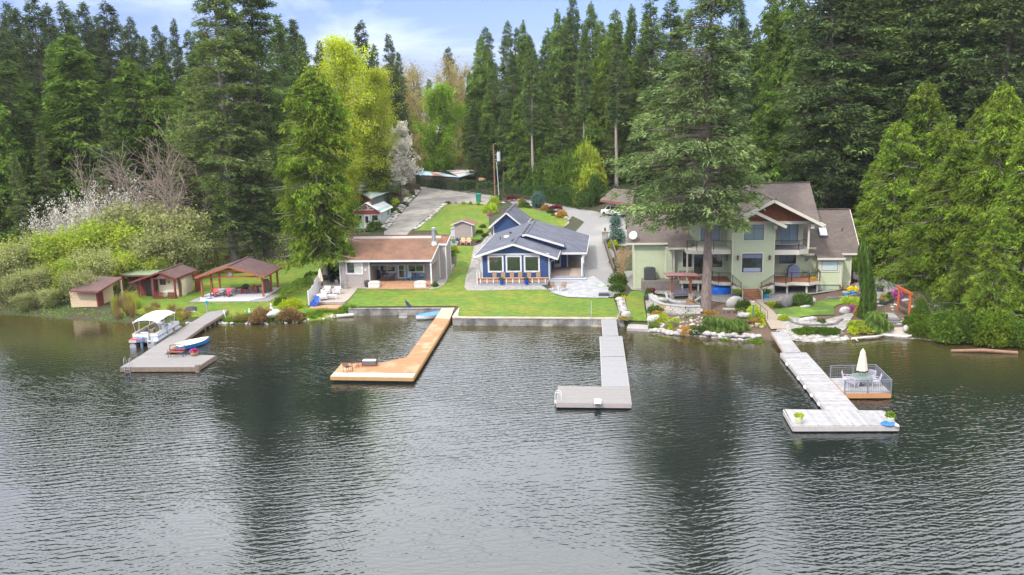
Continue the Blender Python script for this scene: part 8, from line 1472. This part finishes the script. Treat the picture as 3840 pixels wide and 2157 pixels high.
for v,x,y,rx,ry,rz_,mm,lab in[('C3',690,880,.75,.6,.75,stonew,'large pale upright boulder at the right of the boat ramp'),('C3',2090,600,.95,.5,.95,stonem,'grey leaning triangular boulder left of the handrail'),('C3',2310,800,1.0,.6,.55,stonew,'broad pale boulder at the foot of the teal lantern post'),('C4',775,690,.62,.5,1.15,stoned,'tall dark standing stone with mossy top'),('C4',1120,700,.62,.4,.28,stonem,'flat oval boulder at the edge of the right lawn'),('C4',1165,965,.95,.5,.42,stonew,'big white boulder in the crescent bed'),('C4',1890,830,.6,.4,.75,stonew,'tall white boulder left of the purple flowers'),('C4',1280,600,.4,.3,.55,stonem,'grey rock right of the round shrub'),('C5',670,1115,.45,.35,.5,stonew,'pale boulder at the foot of the dark steps'),('C5',980,1110,.3,.28,.65,stonew,'pale upright rock right of the dark steps'),('C5',975,960,.35,.3,.5,stonew,'pale rock above the upright one by the dark steps'),('C5',985,600,.5,.3,.35,stonew,'pale rock behind the orange arbor'),('C3',215,830,.55,.45,.85,stonew,'white rock at the right end of the sea wall'),('C4',630,870,.3,.22,.25,stonem,'small grey rock at the left tip of the right lawn'),('C3',1360,930,.3,.25,.2,mat('peach_rock',(.50,.36,.27),.9,.2),'peach coloured rock among the shore plants'),('C3',1550,950,.25,.2,.3,stonew,'small pale rock left of the weeping conifer')]:
 rock(lab,gg(v,x,y),rx,ry,rz_,mm,rot=0.1)
for i in range(64):
 u=i/63;P_=[(600,1020),(820,1030),(1000,1070),(1300,1100),(1700,1130),(2000,1160),(2500,1175)];k=u*(len(P_)-1);j=min(int(k),len(P_)-2);x=P_[j][0]+(P_[j+1][0]-P_[j][0])*(k-j);y=P_[j][1]+(P_[j+1][1]-P_[j][1])*(k-j)
 for c in range(2 if i>26 else 1):
  p=gz('C3',x+rnd.uniform(-15,15),y-c*45+rnd.uniform(-8,8),0.0+c*.25);p[2]=c*.28-.06;rock('rounded grey shore boulder in the stone edge between the boat ramp and the right dock',p,rnd.uniform(.22,.48),mm=rnd.choice([stonem,stonew,stonem]),group='shore boulders left of the white dock')
for i in range(60):
 x=rnd.uniform(900,2000);p=gz('C4',x,1330-(x-900)*.02-rnd.uniform(0,120),.1);p[2]=Ez(p[0],p[1]);rock('pale rounded boulder on the shore right of the white dock',p,rnd.uniform(.16,.42),mm=rnd.choice([stonew,stonew,stonem]),group='shore boulders right of the white dock')
for i in range(26):
 x=rnd.uniform(60,720);p=gg('C5',x,1150-rnd.uniform(0,30));rock('pale rock edging the low bed left of the dark steps',p,rnd.uniform(.12,.35),mm=stonew,group='rocks edging the low bed',k=rnd.randrange(9))
rock_stuff('small pale stones on the right hand slope',[(gg('C5',rnd.uniform(420,1560),rnd.choice([rnd.uniform(640,760),rnd.uniform(860,1060)])),rnd.uniform(.10,.24))for i in range(60)],stonew)
rock_stuff('small stones in the shore bed below the curved wall',[(gg('C3',rnd.uniform(820,1600),rnd.uniform(780,960)),rnd.uniform(.10,.24))for i in range(40)],stonem)
rock_stuff('small stones on the gravel beside the lower path',[(gg('C4',rnd.uniform(560,900),rnd.uniform(980,1200)),rnd.uniform(.08,.2))for i in range(40)],stonew)
curved_blocks('low dark crescent wall holding the gravel bed with the big white boulder','C4',[(815,960),(880,1010),(1000,1050),(1200,1072),(1500,1072),(1700,1050),(1830,970)],2,.38,.15,mat('crescent_blocks',(.15,.135,.14),.9,.2,orand=.15),th=.25,nm='crescent_wall')
curved_blocks('low curved block wall round the upper paved terrace','C5',[(590,240),(640,320),(800,352),(950,352),(1060,330),(1095,300)],2,.45,.15,mat('terrace_blocks',(.24,.23,.23),.9,.2,orand=.15),th=.25,nm='terrace_wall')
curved_blocks('low block wall under the lower paved terrace','C4',[(1500,540),(1700,545),(1900,530),(2130,480),(2270,420)],2,.45,.16,mat('dark_blocks',(.16,.15,.15),.9,.2,orand=.15),th=.25,nm='path_wall')
a=gg('C5',725,1115);b=gg('C5',975,1110);c=gg('C5',590,890);rz_=math.atan2(b[1]-a[1],b[0]-a[0]);wd=float(np.linalg.norm((b-a)[:2]));r=thing('stone_steps','five broad dark stone steps down to the right hand shore','steps',(a[0],a[1],0),rz_);sp=mat('dark_step',(.13,.13,.135),.9,.25,4,.01,12)
for k in range(6):m=MB();m.box(-.1-k*.1,wd+.05,k*.45,(k+1)*.45+.1,-.4,.18+k*.15);m.build('step',sp,r)
m=MB();m.box(-.7,wd,2.7,4.6,-.4,1.02);m.build('landing',pave,r)
p0,p1=gg('C5',845,745),gg('C5',1035,855);r=thing('arbor_swing','bright orange timber arbor frame holding a dark hanging swing','arbor',p0);oa=mat('arbor_orange',(.48,.10,.025),.6,.12);d=p1-p0;ha=2.15
for q in(np.zeros(3),d):m=MB();m.cyl(tuple(q),tuple(q+(0,0,ha)),.11,.11,10);m.build('post',oa,r)
m=MB();u=d/np.linalg.norm(d)*.35;m.bar(tuple(-u+(0,0,ha+.08)),tuple(d+u+(0,0,ha+.08-.0)),.16,.2);m.build('beam',oa,r)
for s_ in(-.12,.12):m=MB();m.bar(tuple(-u+(0,s_,ha+.22)),tuple(d+u+(0,s_,ha+.22)),.05,.08);m.build('top_rail',oa,r)
m=MB();q0,q1=d*.15,d*.85;m.bar(tuple(q0+(0,0,.55)),tuple(q1+(0,0,.55)),.5,.05);m.bar(tuple(q0+(.1,.2,.85)),tuple(q1+(.1,.2,.85)),.05,.45);r2=m.build('swing',wt,r)
def weeping(nm,label,p,h,R_,n_,leaf,seed,lean=0,cat='tree',cl=7):
 g=np.random.default_rng(seed);u=g.uniform(0,1,n_);a=g.uniform(0,6.28,n_);rr=R_*(.75+.25*np.sin(a*3+u*9))*(np.minimum(1,(1-u)*8)**.6)*(1.15-.45*u)*g.uniform(.6,1.0,n_)
 P_=np.stack([rr*np.cos(a)+.18*np.sin(u*4)+lean*u,rr*np.sin(a),u*h],1);T=sprays(P_,np.stack([np.cos(a)*.15,np.sin(a)*.15,-np.ones(n_)],1),.42,.09,.14,g);T[:,:,2]=np.maximum(T[:,:,2],.02)
 r=thing(nm,label,cat,p);o=inst('crown',tri_mesh(nm+'_crown',T,(1+.3*np.sin(a*cl))*g.uniform(.8,1.2,n_),LF[leaf]),r);m=MB();m.cyl((0,0,-.2),(lean,0,h*.97),.1,.02,6);m.build('trunk',bark,r);return r
p=gg('C5',310,885);tp=gy('C4',0,0,p[1]);top_=gy('A6',745,600,p[1]);weeping('weeping_sequoia','narrow dark green column tree drooping beside the terrace steps',p,top_[2]-p[2],.78,11000,'box',5,top_[0]-p[0])
p=gg('C5',480,1095);weeping('weeping_shrub','mophead weeping shrub of yellow green threads below the column tree',p,1.9,1.25,6000,'weep',8,cat='shrub',cl=11)
for i,(x,y,h,R_)in enumerate([(1660,990,1.3,.9),(1760,1010,1.3,.9),(1860,1020,1.35,.9),(1960,1050,1.35,.95),(2060,1040,1.2,.9),(2190,1000,1.1,.8)]):weeping('weeping_conifer',['leftmost weeping conifer spilling over the shore wall','second weeping conifer from the left over the shore wall','third weeping conifer from the left over the shore wall','fourth weeping conifer, hanging lowest over the shore wall','fifth weeping conifer from the left over the shore wall','rightmost weeping conifer over the shore wall'][i],gg('C3',x,y),h,R_,3600,'weep',20+i,cat='shrub')
for v,x,y,R_,h,lf,sh,lab in[('C3',710,700,.8,.75,'shrub','dome','glossy green bush below the left curve of the seat wall'),('C3',820,850,.95,.75,'chart','dome','bright chartreuse bush beside the large upright boulder'),('C3',760,750,.6,.45,'orange','dome','bronze plant above the chartreuse bush'),('C3',690,1000,.55,.75,'grassy','tuft','tall green iris clump at the waterline by the boat ramp'),('C3',1075,850,.5,.35,'chart','dome','low yellow plant in the middle of the shore bed'),('C3',1030,920,.65,.5,'sage','dome','grey green plant in the shore bed'),('C3',985,980,.3,.5,'chart','cone','small upright yellow shrub in the shore bed'),('C3',1280,1050,.9,.6,'orange','dome','variegated orange green shrub over the shore boulders'),('C3',1440,1050,.9,.7,'box','dome','dark olive shrub over the shore boulders'),('C3',1270,800,.3,.35,'sage','dome','small blue green tuft below the pale wall, left'),('C3',1350,790,.3,.4,'sage','dome','small blue green tuft below the pale wall, right'),('C3',1660,720,.8,.3,'orange','dome','rusty ground plant at the foot of the big spruce'),('C3',2250,620,.8,.8,'box','dome','dark green bush right of the leaning boulder'),('C3',2420,740,.7,.7,'willow','dome','feathery bush above the teal lantern post'),('C3',2480,830,.8,.8,'willow','dome','yellow green feathery bush beside the lower path'),('C3',2520,900,.6,.5,'chart','dome','golden bush beside the lime bowls'),('C3',2460,1220,.7,.5,'grassy','dome','green plant at the waterline left of the white dock'),('C3',1920,1200,.5,.35,'grassy','dome','grass plant hanging at the waterline below the weeping conifers'),('C3',90,200,1.1,1.2,'shrub','dome','green shrub under the tan crape shrub'),('C3',60,330,.9,.9,'box','dome','dark green shrub beside the narrow lawn'),('C3',110,440,.7,.5,'shrub','dome','low green shrub at the top of the narrow lawn'),('C3',175,455,.4,.3,'gold','dome','yellow flower clump at the top of the narrow lawn'),('C3',180,940,.6,.3,'buff','dome','mossy tuft on the rocks beside the grey dock'),('C4',1060,660,1.0,1.3,'box','ball','big round clipped shrub under the right deck'),('C4',490,680,.55,.6,'chart','dome','yellow bush left of the dark standing stone'),('C4',600,700,.5,.5,'box','dome','dark low bush between the yellow bush and the standing stone'),('C4',725,960,.6,.6,'chart','dome','golden bush at the left tip of the right lawn'),('C4',1450,990,.45,.45,'shrub','dome','green bush in the crescent bed'),('C4',2020,610,1.0,.7,'willow','dome','green yellow bush at the right end of the right lawn'),('C4',2030,800,.5,.8,'pink','dome','purple flowering bush beside the tall white boulder'),('C4',2130,850,.35,.9,'orange','cone','rusty orange grass beside the purple flowers'),('C4',1700,350,.5,.2,'gold','dome','small yellow flowers by the foundation of the green house'),('C4',1850,320,.5,.25,'gold','dome','yellow flowers beside the round dark stones'),('C4',1620,330,.6,.4,'box','dome','dark plants by the foundation'),('C4',140,780,.6,.7,'willow','dome','feathery bush left of the lower path'),('C5',820,560,.7,1.0,'pink','dome','purple rhododendron behind the left post of the orange arbor'),('C5',930,480,.5,.5,'pink','dome','smaller purple rhododendron above the arbor'),('C5',690,580,.45,.9,'shrub','cone','pointed green shrub left of the arbor'),('C5',600,600,.4,1.0,'buff','tuft','bare twig clump in a dark pot left of the arbor'),('C5',720,250,.9,.9,'box','dome','dark green dome shrub on the upper terrace'),('C5',450,150,.6,.5,'shrub','dome','green bush behind the upper terrace'),('C5',560,140,.7,.3,'gold','dome','yellow ground plants behind the upper terrace'),('C5',110,280,.4,.5,'red','dome','reddish pot plants at the right corner of the green house'),('C5',250,1060,1.5,.8,'willow','dome','broad yellow green mound left of the weeping shrub'),('C5',90,1130,.5,.6,'chart','dome','chartreuse bush at the left of the low bed'),('C5',330,1120,.7,.5,'sage','dome','mauve grey low bush in front of the green mound'),('C5',1160,1000,1.2,1.1,'brightcedar' if 'brightcedar' in LF else 'chart','dome','yellow green shrub right of the dark steps'),('C5',1230,870,1.0,1.8,'cedar','cone','young cedar right of the orange arbor'),('C5',1080,1110,.7,.5,'shrub','dome','low green plants at the foot of the pale rocks'),('C5',1460,1140,.9,.4,'grassy','dome','grass mound on the pebble shore'),('C5',1080,400,.8,.5,'box','dome','low green plants behind the arbor beam'),('C5',1900,1200,1.6,2.2,'shrub','dome','dark green shrub at the shore under the right hand cedars')]:
 bush(lab,gg(v,x,y),R_,h,lf,shape=sh,nm='grass_clump' if sh=='tuft' else('bush' if R_>.45 else 'plant'),cat='plant' if R_<=.45 else 'bush',n_=900 if R_<.9 else 2000,size=.2 if R_<.9 else .13)
gc=clump('ground_cover',.35,1,12,3600,.10,LF['shrub'])
for i,(x,y,R_)in enumerate([(1060,1190,.9),(1200,1170,1.0),(1380,1180,1.0),(1550,1190,1.0),(1680,1190,.8)]):
 p=gg('C4',x,y);r=thing('trailing_plant',['leftmost','second','middle','fourth','rightmost'][i]+' mound of the trailing green plants with white flowers on the shore','plant',p,i,'trailing green plants on the shore');inst('foliage',gc,r,sc=(R_,R_*.8,1.3))
for i,(x,y)in enumerate([(1780,330),(1830,300),(1930,280),(1960,300)]):rock('round dark red brown stone by the foundation of the green house',gg('C4',x,y),.3,.22,.3,mat('red_brown_stone',(.13,.07,.06),.9,.2),'round stones by the foundation')
r=thing('fish_ornament','pale blue fish shaped ornament on the upper terrace','ornament',gg('C5',680,150));m=MB();m.blob((0,0,.55),.55,.12,.13,2,.05,2);m.prism([(-.5,.55),(-.75,.7),(-.72,.42)],-.03,.03);m.build('fish',mat('pale_blue_paint',(.42,.60,.62),.4),r);m=MB();m.cyl((0,0,0),(0,0,.5),.03,.03,6);m.build('stand',dgrey,r)
r=thing('stone_lantern','small carved stone figure beside the dark dome shrub','ornament',gg('C5',790,235));m=MB();m.lathe([(.2,0),(.12,.1),(.12,.5),(.2,.55),(.2,.7),(.1,.85),(0,.95)],8);m.build('figure',mat('grey_stone_figure',(.3,.26,.26),.9,.2),r)
for x,y,lf,lab in[(590,660,'buff','dark round pot with bare twigs below the arbor'),(690,620,'shrub','dark pot with a green shrub left of the arbor'),(540,440,'shrub','grey urn on the block wall behind the column tree')]:pot('flower_pot',lab,gg('C5',x,y),.36,.5,mat('slate_pot',(.05,.07,.07),.5),lf,.35)
for j,(pts,r0,lab)in enumerate([([(60,1225),(300,1200),(470,1185),(600,1160),(800,1165)],.11,'long bleached driftwood log on the right hand shore'),([(560,1150),(760,1175),(1000,1190),(1330,1110)],.13,'thicker bleached driftwood log ending at the pebble beach'),([(120,1220),(150,1250),(170,1262)],.05,'short driftwood limb at the left tip of the logs')]):
 m=MB();P_=[gz('C5',x,y,.22)for x,y in pts];m.tube([tuple(q)for q in P_],[r0*(1-.1*k)for k in range(len(P_))],7);tag(m.build('driftwood',MT['bleached_wood']),lab,'driftwood')
p=gg('C5',1680,1200);r=thing('driftwood_bench','white driftwood arch bench with a carved bird on the right hand shore','bench',p);dw=mat('white_driftwood',(.58,.56,.54),.8,.15)
m=MB();m.tube([(-.5,0,0),(-.45,0,.7),(-.2,0,1.1),(.3,.2,1.6)],.08,7);m.tube([(1.2,.1,-.2),(1.3,.1,.3)],.08,6);m.build('arch',dw,r);m=MB();m.bar((-.4,0,.72),(1.0,.1,.55),.3,.1);m.build('seat',dw,r);m=MB();m.blob((.65,.2,1.45),.35,.15,.15,3,.2,2);m.tube([(.4,.2,1.5),(.25,.2,1.75),(.15,.2,1.85)],.04,5);m.build('bird',white,r)
m=MB();a,b=gz('A6',1410,1330,.15),gz('A6',1560,1330,.1);
m=MB();a,b=gz('P',2392,883,.1),gz('P',2560,888,.1);m.tube([tuple(a),tuple((a+b)/2+(0,.1,.1)),tuple(b)],[.12,.16,.14],8);tag(m.build('floating_log',mat('wet_log',(.22,.12,.08),.8,.3)),'half sunk reddish log floating near the right hand cedars','log')
def scatter(nm,x0,x1,y0,y1,n_,leaf,size,hgt,seed,keep):
 g=np.random.default_rng(seed);x=g.uniform(x0,x1,n_);y=g.uniform(y0,y1,n_);k=keep(x,y);x,y=x[k],y[k];P_=np.stack([x,y,E(x,y)+g.uniform(0,1,len(x))**2*hgt],1);D_=g.normal(0,.6,P_.shape)+np.array([0,0,.8]);o=bpy.data.objects.new(nm,tri_mesh(nm,sprays(P_,D_,size,size*.5,.2,g),g.uniform(.7,1.3,len(x)),LF[leaf]));COL.objects.link(o);o['kind']='stuff';o['label']='low mixed undergrowth covering the soil';return o
scatter('undergrowth',-95,-22,112,160,30000,'sage',.35,.8,1,lambda x,y:(x<-24))
scatter('undergrowth',-60,-20,100,118,9000,'willow',.3,.5,5,lambda x,y:(x<-44)|(y>114))
scatter('undergrowth',18,90,112,170,34000,'ivy',.35,.9,2,lambda x,y:(x>24)|(y>150))
scatter('undergrowth',-50,20,150,300,42000,'willow',.6,1.6,3,lambda x,y:((y>176)&~((x>-30)&(x<8)&(y<215)))|(x<-27-(y-150)*.2))
scatter('undergrowth',36,62,62,114,26000,'box',.25,.6,4,lambda x,y:(x>39.5)&(y>ys(x)+.2))
scatter('shore_grass',-60,-19,86,100,9000,'grassy',.22,.25,6,lambda x,y:(y>ys(x)+.15)&(y<ys(x)+2.4))
for i in range(16):
 u=i/15;p=gg('C3',95+130*u+rnd.uniform(-12,12),470+350*u);rock('rock of the broken stone edge between the two lawns beside the grey dock',p,rnd.uniform(.28,.5),mm=stonew if i%3 else stonem,group='rocks between the two lawns')
drape('stone_edge',PG('C3',[(40,440),(190,450),(250,700),(275,870),(60,880),(95,700)]),rubble,.09,.5)
for i,(x,y,R_,h)in enumerate([(2352,862,1.0,1.2),(2412,868,1.7,2.4),(2470,870,1.2,1.3),(2520,872,1.9,2.7),(2590,872,1.6,1.8)]):
 p=gz('P',x,y,.2);p[1]=max(p[1],float(ys(p[0]))+.6);p[2]=Ez(p[0],p[1]);bush('low bright green sapling bush at the waterline under the right hand cedars',p,R_,h,['brightcedar','shrub','cedar'][i%3],'sapling bushes under the right hand cedars',n_=4200,size=.11,var=i%3,nm='sapling_bush')
hm=bpy.data.materials.new('haze_air');hm.use_nodes=True;t=hm.node_tree;t.nodes.clear();o=t.nodes.new('ShaderNodeOutputMaterial');pv=t.nodes.new('ShaderNodeVolumePrincipled')
pv.inputs['Color'].default_value=(.86,.90,.96,1);pv.inputs['Density'].default_value=.00013;pv.inputs['Anisotropy'].default_value=.2;t.links.new(pv.outputs[0],o.inputs['Volume'])
m=MB();m.box(-705,705,-505,1200,-7,80);hz_=m.build('haze',hm);hz_['kind']='stuff';hz_['label']='thin pale air haze around the lake'
